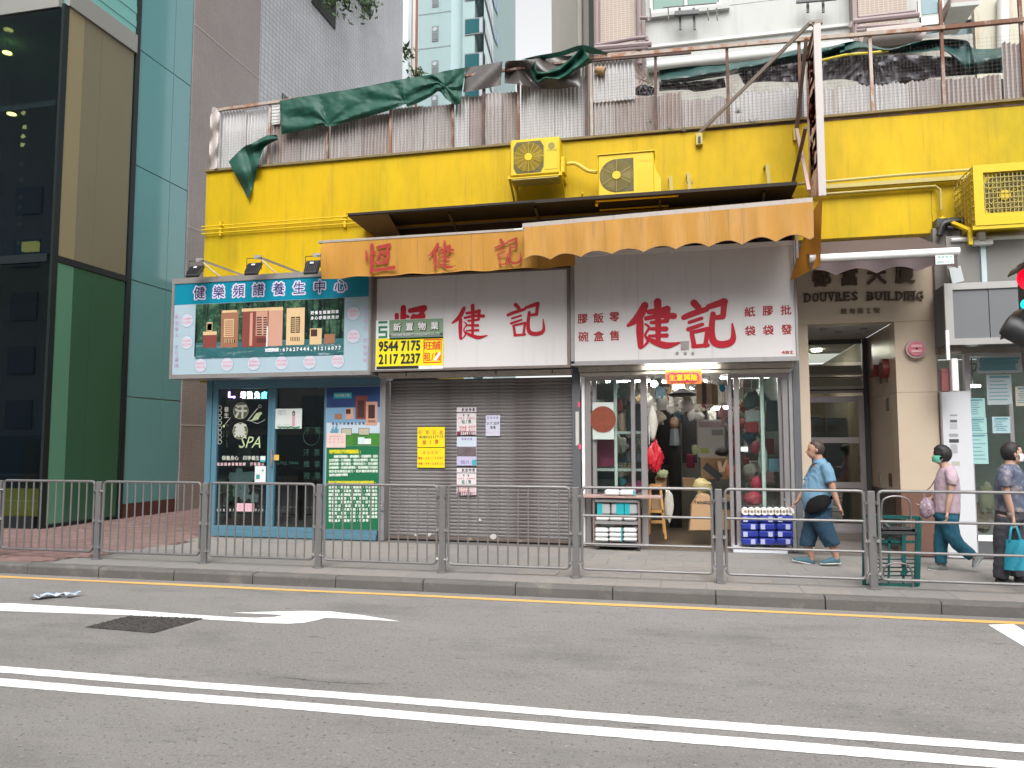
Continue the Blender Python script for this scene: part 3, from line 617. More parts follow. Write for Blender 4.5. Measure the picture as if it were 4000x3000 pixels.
fx(x_(1262),x_(1275),.3,2.67); fx(x_(822),x_(1488),2.672,2.86,12.005); fx(x_(800),x_(1478),.13,.22,11.93,.2,'step'); fx(x_(822),x_(1478),.222,.30,11.98,.15)
SGL=glass('shop_glass',(.62,.74,.74),.06,.015)
g1=fx(x_(843)+.003,x_(1042)-.003,.302,2.67,12.04,.01,'glass_pane',SGL); g2=fx(x_(1071)+.003,x_(1262)-.003,.302,2.67,12.04,.01,'glass_door',SGL)
m=MB(); a=P(1063,1790,11.97); m.box(a.x-.01,a.x+.01,11.93,11.985,a.z-.14,a.z+.14,b=.004); part('handle',m,ALU,f1)
# ---------------- entrance of the building
ent=pod
yb(1.662,3.52,3.48,4.60,12.0,12.25,STONE,'stone_lintel'); 
yb(1.662,1.80,.13,3.476,12.0,12.3,STONE,'stone_jamb')
yb(2.985,3.52,2.005+.445,3.476,12.0,12.3,STONE,'stone_panel'); yb(2.985,3.52,1.02,2.446,12.0,12.3,STONE,'stone_panel')
RG=mat('red_granite_base',(.16,.085,.065),.3,var=.3,vs=40,dirt=(.25,.17,.13),da=.6,ds=2); yb(2.985,3.52,.13,1.016,11.99,12.3,RG,'granite_base')
yb(2.985,3.1,2.45,3.476,12.31,13.75,STONE,'stone_panel'); yb(2.985,3.1,1.02,2.446,12.31,13.75,STONE,'stone_panel'); yb(2.98,3.1,.13,1.016,12.31,13.75,mat('dark_granite_base',(.05,.035,.03),.3),'granite_base')
yb(1.662,1.79,.13,3.476,12.31,13.75,STONE,'stone_jamb'); yb(1.79,2.98,3.478,3.55,12.26,16,mat('soffit_white',(.42,.41,.39),.6),'porch_soffit')
yb(1.79,2.98,.06,.14,12,17,mat('porch_floor',(.16,.14,.13),.4),'porch_floor'); yb(1.79,2.98,.141,.27,13.5,17,mat('porch_step',(.13,.11,.10),.4),'porch_step')
ED=ALU
dr=thing('entrance_door','aluminium framed glazed entrance door with louvre windows above under the stone lintel','door',(2.4,13.7,.27))
def dx(x0,x1,z0,z1,Y=13.7,d=.06,mt=ED,name='frame',b=.004): m=MB(); m.box(x0,x1,Y,Y+d,z0,z1,b=b); return part(name,m,mt,dr)
dx(1.80,1.86,.27,3.47); dx(2.90,2.98,.27,3.47,mt=DGREY)
dx(2.80,2.89,.27,2.50,13.66); dx(1.865,2.80,2.40,2.50,13.67); dx(1.865,2.80,1.72,1.82,13.67); dx(1.865,2.80,.98,1.08,13.67); dx(1.865,2.80,.27,.40,13.67)
dx(1.865,2.89,2.56,2.64,13.69); dx(1.865,2.89,3.38,3.46,13.69,mt=DGREY)
EG=glass('entrance_glass',(.75,.76,.70),.10,.01)
for z0,z1 in ((.405,.975),(1.085,1.715),(1.825,2.395)): dx(1.868,2.797,z0,z1,13.69,.008,EG,'glass_pane',0)
LV=mat('louvre_glass_blade',(.42,.42,.36),.15,var=.08)
for z in (2.72,2.93): 
    m=MB(); m.add([(1.87,13.60,z-.07),(2.88,13.60,z-.07),(2.88,13.74,z+.09),(1.87,13.74,z+.09)],[(0,1,2,3)]); m.box(1.87,2.88,13.59,13.615,z-.09,z-.06); part('louvre_blade',m,LV,dr)
    dx(1.868,2.88,z-.125,z-.105,13.63,.02,BLACK,'louvre_gap')
dx(1.868,2.88,3.07,3.375,13.70,.008,EG,'glass_pane',0)
m=MB(); m.box(2.78,2.80,13.60,13.66,1.2,1.5,b=.004); part('handle',m,CHROME,dr)
LOB=mat('lobby_wall',(.62,.56,.44),.5,var=.08,vs=2)
m=MB(); m.box(1.70,1.79,13.76,18,.27,3.47); m.box(2.98,3.1,13.76,18,.27,3.47); m.box(1.70,3.1,18,18.1,.27,3.47); part('lobby_wall',m,LOB,pod)
m=MB(); m.box(2.35,2.9,17.9,17.98,.27,2.3); part('lobby_door',m,DGREY,pod)
m=MB(); m.box(2.4,2.96,15.5,15.9,.9,2.2); part('letter_boxes',m,mat('letterbox_metal',(.08,.09,.10),.4,metal=.5),pod)
for i,(x,y) in enumerate(((3189,1350),(3160,1372))):
    c=P(x,y,15.2); c.z=3.46; m=MB(); m.tube([(c.x,15.2+i*.8,3.44),(c.x,15.2+i*.8,3.477)],.09,14); part('lobby_downlight',m,emi('cool_lamp',(1,.98,.92),22),pod)
# downlights in porch, bell, hose cabinets
for x,y in ((2.1,12.5),(2.4,12.9),(2.7,12.6),(2.75,13.2)): m=MB(); m.tube([(x,y,3.46),(x,y,3.479)],.06,14); part('porch_downlight',m,ALU2,pod)
def chars(par,mt,*gs):
    for g,x0,y0,x1,y1,Y,wf in gs: m=MB(); pbrush(m,g,x0,y0,x1,y1,Y,wf); part('painted_character',m,mt,par,fix=False)
# ------------------------------------------------------------------ sign 1 (blue lightbox)
def rect(m,x0,x1,z0,z1,Y): m.add([(x0,Y,z0),(x1,Y,z0),(x1,Y,z1),(x0,Y,z1)],[(0,1,2,3)]); return m
def prect(m,x0,y0,x1,y1,Y): a=P(x0,y0,Y);b=P(x1,y1,Y); return rect(m,a.x,b.x,b.z,a.z,Y)
SF=mat('sign_steel_case',(.36,.34,.33),.4,metal=.5,var=.08,vs=3,streak=[((.2,.17,.15),.4,3,(1,1,.5),.55,.75)])
s1=thing('lightbox_sign','wide blue and white lightbox sign with wooden sauna cabins above the spa','sign',(-6.78,11.5,2.85))
m=MB(); m.box(-8.62,-4.94,11.52,11.98,2.82,4.56,b=.01); part('case',m,SF,s1)
m=MB()
for a in ((-8.62,-4.94,11.5,11.52,4.465,4.56),(-8.62,-4.94,11.5,11.52,2.82,2.89),(-8.62,-8.57,11.5,11.52,2.892,4.463),(-4.975,-4.94,11.5,11.52,2.892,4.463)): m.box(*a)
part('frame',m,SF,s1)
SB=mat('sign_pale_blue',(.36,.47,.53),.18,var=.04,vs=1,spec=.6); SC=mat('sign_cyan_band',(.003,.21,.31),.2,var=.05,vs=.6,spec=.6)
m=MB(); rect(m,-8.57,-4.975,2.892,4.098,11.515); part('pale_panel',m,SB,s1,fix=False)
m=MB(); rect(m,-8.57,-4.975,4.10,4.463,11.514); part('cyan_band',m,SC,s1,fix=False)
PINKL=flat('pink_lettering',(.72,.30,.36)); NAVY=flat('navy_lettering',(.018,.020,.10)); LILAC=flat('lilac_outline',(.62,.60,.78))
def R8(x,y): return (650+x*800/2212, 1050+y*450/1244)
A=R8(357,258);B=R8(1882,180)
m=MB(); prow(m,'健樂頻譜養生中心',*A,*B,50,11.5115,bold=.075); part('lettering_outline',m,LILAC,s1,fix=False)
m=MB(); prow(m,'健樂頻譜養生中心',*A,*B,47,11.5095,bold=.012); part('lettering',m,NAVY,s1,fix=False)
FOR=mat('printed_forest',(.02,.06,.035),.25,var=.6,vs=3,streak=[((.16,.30,.17),.8,4,(1,1,1.2),.48,.72),((.004,.012,.012),.95,3.2,(2.2,1,.18),.48,.58),((.30,.42,.34),.6,12,(1,1,1),.60,.72)])
m=MB(); prect(m,*R8(318,385),*R8(1914,905),11.512); part('forest_print',m,FOR,s1,fix=False)
m=MB(); prect(m,*R8(318,800),*R8(1914,930),11.511); part('forest_pool_print',m,mat('printed_pool',(.03,.12,.13),.3,var=.5,vs=4,streak=[((.35,.42,.45),.8,7,(.5,1,3),.56,.64)]),s1,fix=False)
W1=flat('print_red_wood',(.20,.045,.035)); W2=flat('print_light_wood',(.62,.44,.24)); W3=flat('print_brown_wood',(.30,.13,.07)); W4=flat('print_pink_wood',(.52,.28,.20)); WD=flat('print_dark_gap',(.05,.02,.015))
def cab(q,mt,name='printed_cabin'):
    m=MB(); 
    for r in q: prect(m,*R8(*r[:2]),*R8(*r[2:]),Yc[0]); 
    part(name,m,mt,s1,fix=False)
Yc=[11.510]
cab([(400,700,540,850)],W1); cab([(595,455,770,845)],W3); cab([(825,440,1095,840)],W1); cab([(1097,440,1250,830)],W4); cab([(1300,425,1487,820),(1550,645,1675,815)],W2); cab([(1705,705,1818,805)],W3)
Yc=[11.5085]
cab([(395,680,542,712),(436,580,495,672),(605,450,760,470),(815,430,1260,446),(625,545,725,735)],W2); cab([(905,475,925,830),(970,460,1088,720)],W4)
cab([(1560,655,1628,728),(1345,520,1440,690),(640,765,740,800),(442,592,490,664)],WD)
Yc=[11.507]
cab([(632,560+i*22,720,568+i*22) for i in range(8)],W3); cab([(975,520+i*26,1030,532+i*26) for i in range(8)]+[(1048,520+i*26,1085,532+i*26) for i in range(8)],WD)
cab([(1350,538+i*22,1435,544+i*22) for i in range(7)]+[(630+i*18,755,636+i*18,800) for i in range(6)]+[(1390,520,1396,690)],W2); cab([(1340+i*18,735,1347+i*18,780) for i in range(6)]+[(980+i*18,745,988+i*18,800) for i in range(6)],WD)
cab([(1080,620,1092,840)],flat('print_handle',(.7,.7,.68)))
m=MB(); prow(m,'把養生館搬回家',*R8(1575,475),*R8(1845,462),13,11.506,.03); prow(m,'身心舒服就是好',*R8(1575,532),*R8(1845,520),13,11.506,.03)
a,b=P(*R8(1065,895),11.506),P(*R8(1890,840),11.506); h=.055
row(m,'加盟熱綫:67627444,91216077',(a.x+.03,P(*R8(1065,878),11.506).z),(b.x-.03,P(*R8(1890,852),11.506).z),.062,11.506,.035); part('phone_lettering',m,flat('sign_white_print',(.75,.75,.78)),s1,fix=False)
PD=flat('pale_disc',(.50,.52,.60)); m2=MB()
cs=[(222,558),(219,796),(368,1042),(655,1030),(943,1022),(1243,1014),(1544,1006),(1850,994),(2019,480),(2019,727)]
tx=[('排出毒素','清潔身體'),('促進循環','強化血管'),('燃燒脂肪','促進代謝'),('活化細胞','消除斑紋'),('疏通經絡','緩解疼痛'),('補充能量','增補運動'),('美白保濕','增強膚質'),('驅寒祛濕','強化骨骼'),('消除疲勞','改善睡眠'),('改善膚質','養顏美容')]
for (x,y),(t1_,t2_) in zip(cs,tx):
    c=P(*R8(x,y),11.51); m3=MB(); m3.disc((c.x,11.5125,c.z),.119,'y',28,.0005); o=part('disc_outline',m3,SC,s1); m=MB(); m.disc((c.x,11.5118,c.z),.115,'y',28,.0008); part('pale_disc',m,PD,o)
    row(m2,t1_,(c.x-.068,c.z+.032),(c.x+.068,c.z+.032),.042,11.5095,0); row(m2,t2_,(c.x-.068,c.z-.03),(c.x+.068,c.z-.03),.042,11.5095,0)
part('disc_lettering',m2,PINKL,s1,fix=False)
m=MB(); prow(m,'熱從骨入 方可驅寒',*R8(112,515),*R8(108,1045),17,11.511,.012); prow(m,'益氣養生 舒筋活絡',*R8(2150,425),*R8(2148,985),17,11.511,.012); part('side_lettering',m,flat('lilac_print',(.45,.33,.50)),s1,fix=False)
# flood lights on brackets
def flood(px,py,ang,lab):
    c=P(px,py,11.25); t=thing('floodlight',lab,'floodlight',c,'floodlights above the blue lightbox sign')
    w,h,d=.125,.16,.05; rot=Matrix.Rotation(R(ang),4,'X'); M=Matrix.Translation(c)@rot
    m=MB(); m.box(-w,w,-d,0,-h/1.2,h/1.2,b=.012)
    for k in range(7): m.box(-w*.85+k*w*.28,-w*.85+k*w*.28+.006,-d-.018,-d,-h*.6,h*.6)
    m.v=[M@Vector(v) for v in m.v]; part('housing',m,mat('black_lamp_housing',(.025,.026,.03),.4,var=.2),t)
    m=MB(); m.box(-w*.85,w*.85,.001,.008,-h*.65,h*.65); m.v=[M@Vector(v) for v in m.v]; part('lens',m,mat('lamp_lens',(.5,.5,.48),.15),t)
    m=MB(); m.box(-.03,.03,-d-.024,-d-.019,h*.25,h*.45); m.v=[M@Vector(v) for v in m.v]; part('rating_plate',m,WHITE,t)
    m=MB(); top=c+Vector((0,.0,.20)); m.tube([c+Vector((-w-.01,0,0)),c+Vector((-w-.01,0,.2)),c+Vector((w+.01,0,.2)),c+Vector((w+.01,0,0))],.007,6); part('yoke',m,BLACK,t)
    m=MB(); m.bar(c+Vector((.0,0,.215)),c+Vector((.12,.02,.215)),.06,.03); m.bar(c+Vector((.12,.02,.2)),c+Vector((.62,.76,.02)),.035); m.bar(c+Vector((.45,.76,-.08)),c+Vector((.66,.76,-.08)),.05); m.bar(c+Vector((.62,.76,-.1)),c+Vector((.62,.76,.1)),.03)
    part('wall_arm',m,ALU2,t); m=MB(); m.tube(cr([tuple(c+Vector(v)) for v in ((.13,0,.17),(.25,.2,.02),(.4,.5,-.12),(.9,.6,-.14))],5),.01,6); part('cable',m,WHITE,t,True)
flood(765,1065,-38,'leftmost of the three black floodlights over the blue lightbox sign'); flood(992,1055,-34,'middle black floodlight over the blue lightbox sign'); flood(1222,1048,-26,'black floodlight nearest the orange awning over the blue lightbox sign')
# ------------------------------------------------------------------ sign 2
s2=thing('white_shop_sign','white box sign with three red characters partly hidden by a yellow notice','sign',(-3.3,11.6,2.9))
m=MB(); m.box(-4.93,-1.71,11.62,11.99,2.88,4.42,b=.008); part('case',m,SF,s2)
m=MB()
for a in ((-4.95,-1.70,11.595,11.62,4.40,4.43),(-4.95,-1.70,11.595,11.62,2.875,2.915),(-4.95,-4.88,11.595,11.62,2.916,4.398),(-1.745,-1.70,11.595,11.62,2.916,4.398)): m.box(*a)
part('frame',m,mat('brownish_steel',(.24,.20,.18),.4,metal=.5,var=.2),s2)
m=MB(); rect(m,-4.88,-1.745,2.915,4.40,11.612); part('face',m,SIGNW,s2,fix=False)
def R6(x,y): return (1000+x/2.212,750+y/2.212)
def R7(x,y): return (2000+x/2.212,750+y/2.212)
chars(s2,REDL,(HENG,*R6(1205,990),*R6(1500,1270),11.608,1.5),(JIAN,*R6(1690,975),*R6(2003,1275),11.608,.85),(JI,*R6(2165,960),*R7(292,1240),11.608,.85))
n2=thing('agent_notice','yellow and green property agent notice with phone numbers pasted on the white sign','notice',P(1660,1435,11.598))
m=MB(); PB(m,*R6(1038,1110),*R6(1615,1525),11.594,.006); part('board',m,flat('notice_white',(.72,.76,.75)),n2)
m=MB(); prect(m,*R6(1152,1108),*R6(1616,1235),11.5925); part('green_band',m,flat('sage_green',(.20,.30,.19)),n2,fix=False)
m=MB(); prect(m,*R6(1152,1236),*R6(1616,1263),11.5925); part('green_band',m,flat('sage_green_dark',(.16,.25,.18)),n2,fix=False)
m=MB(); prect(m,*R6(1040,1268),*R6(1616,1497),11.5925); part('yellow_field',m,flat('notice_yellow',(.80,.68,.01)),n2,fix=False)
m=MB(); prect(m,*R6(1040,1508),*R6(1405,1526),11.5922); part('black_strip',m,BLACK,n2,fix=False)
m=MB()
for r in ((1058,1117,1135,1135),(1058,1160,1135,1178),(1058,1200,1135,1220),(1058,1245,1135,1262),(1058,1178,1075,1200),(1118,1218,1135,1245)): prect(m,*R6(*r[:2]),*R6(*r[2:]),11.592)
part('emblem',m,flat('emblem_green',(.04,.20,.10)),n2,fix=False)
m=MB(); prow(m,'新置物業',*R6(1222,1172),*R6(1545,1158),33,11.5915,.06); part('lettering_shadow',m,BLACK,n2,fix=False)
m=MB(); prow(m,'新置物業',*R6(1219,1168),*R6(1542,1154),31,11.590,.025); a=P(*R6(1170,1252),11.59); b=P(*R6(1590,1240),11.59); put(m,'SUNCHASE PROPERTY CONSULTANTS CO., LTD.',a.x,b.x,a.z,a.z+.05,11.590,.01); part('lettering',m,WHITE,n2,fix=False)
m=MB()
for s,(x0,y0,x1,y1) in (('9544 7175',(1060,1290,1420,1370)),('2117 2237',(1060,1402,1420,1482))):
    a=P(*R6(x0,y0),11.59); b=P(*R6(x1,y1),11.59); put(m,s,a.x,b.x,b.z,a.z,11.5905,.035)
part('phone_number',m,BLACK,n2,fix=False)
m=MB(); prow(m,'旺舖',*R6(1487,1330),*R6(1557,1325),33,11.5905,.02); prow(m,'租/售',*R6(1480,1425),*R6(1570,1420),33,11.5905,.02,.75)
for r in ((1448,1275,1453,1475),(1597,1270,1602,1470),(1448,1273,1600,1278),(1448,1470,1600,1475)): prect(m,*R6(*r[:2]),*R6(*r[2:]),11.5905)
part('red_lettering',m,flat('notice_red',(.65,.03,.01)),n2,fix=False)
m=MB(); a=P(*R6(1545,1455),11.588); b=P(*R6(1590,1385),11.588); m.bar(a,b,.045,.001); part('torn_tape',m,WHITE,n2)
# ------------------------------------------------------------------ sign 3
s3=thing('large_white_shop_sign','tall white sign with two bold red characters above the open packaging shop','sign',(0,11.6,2.9))
m=MB(); m.box(-1.675,1.60,11.62,11.99,2.90,4.66,b=.008); part('case',m,ALU2,s3)
m=MB()
for a in ((-1.69,-1.635,11.59,11.62,2.93,4.58),(-1.69,1.61,11.59,11.62,2.90,2.965),(1.575,1.60,11.59,11.62,2.967,4.66)): m.box(*a)
part('frame',m,ALU2,s3)
m=MB(); m.box(-1.67,-.16,11.60,11.615,4.585,4.66); m.box(-.14,1.57,11.60,11.615,4.585,4.66); m.box(-.165,-.135,11.595,11.605,4.55,4.70); part('top_trim',m,WHITE,s3)
for a,b in ((-1.632,-.672),(-.668,.402),(.406,1.572)): m=MB(); rect(m,a,b,2.967,4.583,11.610); part('face_panel',m,SIGNW,s3,fix=False)
chars(s3,REDL,(JIAN,*R7(990,938),*R7(1458,1352),11.606,1.12),(JI,*R7(1465,938),*R7(1938,1338),11.606,1.12))
m=MB(); prow(m,'膠飯零',*R7(610,1096),*R7(885,1080),38,11.606,.02); prow(m,'碗盒售',*R7(616,1250),*R7(885,1240),38,11.606,.02)
def R9(x,y): return (3000+x/2.212,750+y/2.212)
prow(m,'紙膠批',*R7(2055,1035),*R9(155,1018),38,11.606,.02); prow(m,'袋袋發',*R7(2058,1200),*R9(160,1187),38,11.606,.02)
a=P(*R9(115,1400),11.606); b=P(*R9(215,1370),11.606); put(m,'4B2',a.x,b.x,a.z,b.z,11.606,.02); part('small_lettering',m,DRED,s3,fix=False)
m=MB(); prect(m,*R7(1458,1290),*R7(1530,1362),11.600)
for x in (1427,1497,1563): c=P(*R7(x,1392),11.60); m.disc((c.x,11.6,c.z),.022,'y',12,.004)
part('old_glue_mark',m,mat('glue_mark',(.28,.26,.24),.8,var=.5,vs=20),s3,fix=False)
# ------------------------------------------------------------------ awnings
ORW=[((.40,.19,.05),.55,4.,(6,1,.35),.50,.70),((.10,.06,.04),.75,4.,(8,1,.2),.56,.74)]
AWO=mat('weathered_orange_canvas',(.44,.21,.025),.75,var=.12,vs=2,bump=.1,streak=ORW)
AWF=mat('faded_orange_canvas',(.42,.205,.03),.75,var=.12,vs=2,bump=.1,streak=[((.48,.28,.11),.6,1.6,(3,1,.5),.45,.7),((.17,.10,.045),.8,2.2,(6,1,.22),.54,.74),((.06,.045,.035),.7,9.,(4,1,.5),.64,.78)])
ABAR=mat('awning_bar',(.36,.32,.29),.45,metal=.2,var=.1,vs=4,streak=[((.25,.18,.14),.6,6,(2,1,1),.55,.7)])
w1=thing('orange_lettered_awning','weathered orange awning with straight valance and three red characters','awning',(-3.6,10.9,4.3))
X0,X1=P(1245,948,10.9).x,P(2245,890,10.9).x; Yb,Yt=10.9,12.2
m=MB(); m.box(X0,X1,Yb-.02,Yb+.03,4.845,4.885,b=.005); part('front_bar',m,ABAR,w1)
m=MB(); m.grid(lambda u,v:Vector((X0+.02+(X1-X0-.04)*u, Yb+.03+(Yt-Yb)*v, 4.87+.24*v-.03*math.sin(v*math.pi)-.006*math.sin(u*40))),60,6); part('canvas_top',m,AWO,w1,True,fix=False)
def val(u,v):
    x=P(1262+(2230-1262)*u,1000,10.9).x; x=X0+.06+(X1-X0-.06)*u; z=4.845-(.56+.01*math.sin(u*30))*v
    f=.02*math.sin(u*55)*v+.10*max(0,1-u*8)*v*(1-v)*2; return Vector((x+.06*v*max(0,1-u*9)*0, Yb-.012-f*.8+.02*v, z))
m=MB(); m.grid(val,110,10); part('valance',m,AWO,w1,True,fix=False)
m=MB(); pts=[val(i/60,1)+Vector((0,-.004,0)) for i in range(61)]; m.tube(pts,.007,5); part('hem',m,AWF,w1,True)
OR2=mat('awning_red_print',(.30,.018,.01),.7,var=.1,streak=[((.6,.3,.08),.5,9,(1,1,1),.55,.7)])
chars(w1,OR2,(HENG,*R6(945,450),*R6(1190,690),10.86,1.1),(JIAN,*R6(1485,425),*R6(1732,665),10.86,.75),(JI,*R6(2058,400),*R7(88,625),10.86,.75))
m=MB()
for x in (-4.6,-3.0): m.bar((x,Yb+.03,4.83),(x+.5,11.6,4.72),.04); m.bar((x+.5,11.6,4.72),(x+.1,12.2,4.95),.04)
part('folding_arm',m,ALU2,w1)
w2=thing('orange_scalloped_awning','streaked orange awning with scalloped valance above the open packaging shop','awning',(-.2,10.6,4.4))
X0,X1=P(2042,885,10.6).x,P(3175,780,10.6).x; Yb=10.6
zA=4.83; zB=4.93
def zl(x): return zA+(zB-zA)*(x-X0)/(X1-X0)
m=MB(); 
for i in range(3): a=X0+(X1-X0)*i/3; b=X0+(X1-X0)*(i+1)/3-.004; m.bar((a,Yb,zl(a)),(b,Yb,zl(b)),.065,.05)
part('front_bar',m,ABAR,w2)
m=MB(); 
for i,(dx_,dz) in enumerate(((-.14,-.03),(-.05,.01),(.0,.04))): m.box(X0+dx_,X0+dx_+.3,Yb+.06+i*.1,Yb+.08+i*.1,zA+dz+.0,zA+dz+.018)
part('arm_end',m,WHITE,w2)
m=MB(); m.grid(lambda u,v:Vector((X0+.02+(X1-X0-.04)*u+.25*v*(1-u)*0, Yb+.02+1.55*v, zl(X0+(X1-X0)*u)+.03+.36*v-.035*math.sin(v*math.pi)-.008*math.sin(u*50))),60,6); part('canvas_top',m,AWF,w2,True,fix=False)
def val2(u,v):
    x=X0+.03+(X1-X0-.03)*u; sc=.055*abs(math.sin((u*9.0+.12)*math.pi))**.9
    L_=.50-.055+.0+ (.055-sc)*1.35-.02; z=zl(x)-.03-L_*v
    return Vector((x,Yb-.03-.022*math.sin(u*62)*v-.012*math.sin(u*23+1)*v,z))
m=MB(); m.grid(val2,260,8); part('valance',m,AWF,w2,True,fix=False)
m=MB(); m.tube([val2(i/260,1) for i in range(261)],.006,5); part('hem',m,mat('brown_hem',(.22,.12,.06),.8),w2,True)
AWR=mat('bright_orange_canvas',(.55,.24,.015),.7,var=.08,vs=3)
m=MB(); drape(m,[(3212,758),(3190,800),(3172,830)],[(3205,1035),(3150,1065),(3082,1098)],10.7,16,14,lambda u,v:.9*u+.05*math.sin(v*8+u*6)); part('side_flap',m,AWR,w2,True,fix=False)
m=MB()
for x in (-1.4,-.2,1.2): m.bar((x,Yb+.03,zl(x)-.04),(x+.1,11.5,4.85),.035); m.bar((x+.1,11.5,4.85),(x+.1,12.28,5.05),.035)
m.bar((1.60,11.4,4.35),(1.60,11.4,4.9),.03); part('folding_arm',m,ALU2,w2)
w3=thing('mauve_awning','dull mauve awning with white roller bar over the building entrance','awning',(2.7,11,4.1))
MV=mat('mauve_canvas',(.075,.053,.053),.75,var=.08,vs=3)
X0,X1=1.70,P(3745,965,11).x; Yb=11.0
m=MB(); m.tube([(X0,Yb,4.235),(X1,Yb,4.235)],.055,20); part('roller_bar',m,mat('white_roller_paint',(.78,.78,.78),.4,var=.04),w3,True)
m=MB(); m.grid(lambda u,v:Vector((X0+(X1-X0-.03)*u-.16*v*u, Yb+.03+1.0*v, 4.285+.43*v-.02*math.sin(v*math.pi))),30,6); part('canvas_top',m,MV,w3,True,fix=False)
def val3(u,v):
    sc=abs(math.sin((u*3.6+.35)*math.pi)); z=4.18-(.185-.075*sc)*v
    return Vector((X0+(X1-X0-.03)*u,Yb-.02-.02*math.sin(u*21)*v,z))
m=MB(); m.grid(val3,120,8); part('valance',m,MV,w3,True,fix=False)
m=MB(); m.tube([val3(i/120,1) for i in range(121)],.005,5); part('hem',m,mat('mauve_hem',(.13,.08,.08),.8),w3,True)
m=MB(); PB(m,*R9(1445,548),*R9(1608,620),10.965,.004); part('label_patch',m,flat('patch_white',(.66,.72,.70)),w3)
m=MB(); a=P(*R9(1455,615),10.96); b=P(*R9(1600,590),10.96); put(m,'2896 1512',a.x,b.x,a.z,b.z,10.962,.02); prow(m,'華美帆布',*R9(1480,563),*R9(1580,558),9,10.962,.02); part('label_lettering',m,flat('patch_green',(.25,.45,.40)),w3,fix=False)
# ------------------------------------------------------------------ entrance lettering (bronze characters standing on the stone)
ltm=mat('bronze_letters',(.10,.065,.045),.45,metal=.4,var=.3,vs=20)
L3=thing('building_name_letters','dark metal building name lettering fixed to the beige stone lintel','lettering',(2.6,12,3.7))
def solid(name,m,d,mt,par):      # give lettering real thickness
    bm=bmesh.new(); me=m.mesh(name,mt,fix=False); bm.from_mesh(me); bmesh.ops.remove_doubles(bm,verts=bm.verts,dist=1e-5); r=bmesh.ops.extrude_face_region(bm,geom=bm.faces[:]); 
    for v in r['geom']:
        if isinstance(v,bmesh.types.BMVert): v.co.y-=d
    bmesh.ops.recalc_face_normals(bm,faces=bm.faces); bm.to_mesh(me); bm.free(); return link(name,me,par)
m=MB(); prow(m,'都富大廈',*R9(462,742),*R9(1178,708),68,11.998,.03,.95); solid('lettering',m,.035,ltm,L3)
SERIF=MB()
def serif(mb,s,X0,X1,Z0,Z1,Y):
    put(mb,s,X0,X1,Z0,Z1,Y,.02,0,1.12)
m=MB()
for s,x0,x1,y0,y1 in (('DOUVRES',308,780,880,955),('BUILDING',850,1345,868,940)):
    n=len(s); 
    for i,ch in enumerate(s):
        wd={'I':.5}.get(ch,1); 
    ws=[.55 if c=='I' else 1. for c in s]; tot=sum(ws); acc=0
    for c,w_ in zip(s,ws):
        u0=acc/tot; u1=(acc+w_)/tot; acc+=w_; sl=-18 if s=='DOUVRES' else -10
        xa=x0+(x1-x0)*u0+6; xb=x0+(x1-x0)*u1-6; ys=sl*(u0+u1)/2
        a=P(*R9(xa,y0+ys),11.998); b=P(*R9(xb,y1+ys),11.998)
        if c=='I': xm=(a.x+b.x)/2; m.add([(xm-.014,11.998,b.z),(xm+.014,11.998,b.z),(xm+.014,11.998,a.z),(xm-.014,11.998,a.z)],[(0,1,2,3)])
        else: put(m,c,a.x,b.x,b.z,a.z,11.998,.012)
solid('lettering',m,.03,ltm,L3)
m=MB()
for s,x0,x1,y0,y1 in (('DOUVRES',308,780,880,955),('BUILDING',850,1345,868,940)):     # serifs
    ws=[.55 if c=='I' else 1. for c in s]; tot=sum(ws); acc=0
    for c,w_ in zip(s,ws):
        u0=acc/tot; u1=(acc+w_)/tot; acc+=w_; sl=-18 if s=='DOUVRES' else -10; xa=x0+(x1-x0)*u0+6; xb=x0+(x1-x0)*u1-6; ys=sl*(u0+u1)/2
        a=P(*R9(xa,y0+ys),11.998); b=P(*R9(xb,y1+ys),11.998)
        if c in 'DUVRBILN':
            for xx in ([a.x+.012] if c in 'DBL' else [(a.x+b.x)/2] if c=='I' else [a.x+.012,b.x-.012]):
                if c in 'DBLIRN': m.box(xx-.026,xx+.026,11.966,11.997,b.z-.002,b.z+.010)
                if c in 'DBLIUVN' : m.box(xx-.026,xx+.026,11.966,11.997,a.z-.010,a.z+.002)
part('serifs',m,ltm,L3)
m=MB(); prow(m,'渣甸街2號',*R9(655,1030),*R9(940,1025),21,11.998,.02); solid('small_lettering',m,.015,mat('small_letters',(.20,.15,.10),.5,metal=.3),L3)
# alarm bell
c=P(3577,1363,11.95); ab=thing('fire_alarm_bell','round pink and white fire alarm bell on the stone pillar','alarm bell',c)
m=MB(); m.disc((c.x,12.0,c.z),.135,'y',32,.07); part('rim',m,mat('pinkish_rim',(.42,.30,.30),.4),ab)
m=MB(); m.disc((c.x,11.929,c.z),.105,'y',32,.02,.1); part('gong',m,mat('bell_pink',(.55,.16,.20),.35),ab)
m=MB(); m.box(c.x-.07,c.x+.07,11.90,11.908,c.z+.02,c.z+.055); m.box(c.x-.07,c.x+.07,11.90,11.908,c.z-.055,c.z-.02); part('lettering_band',m,mat('pale_pink',(.62,.36,.38),.4),ab)
m=MB(); m.disc((c.x,11.907,c.z),.014,'y',12,.01); part('striker',m,BLACK,ab)
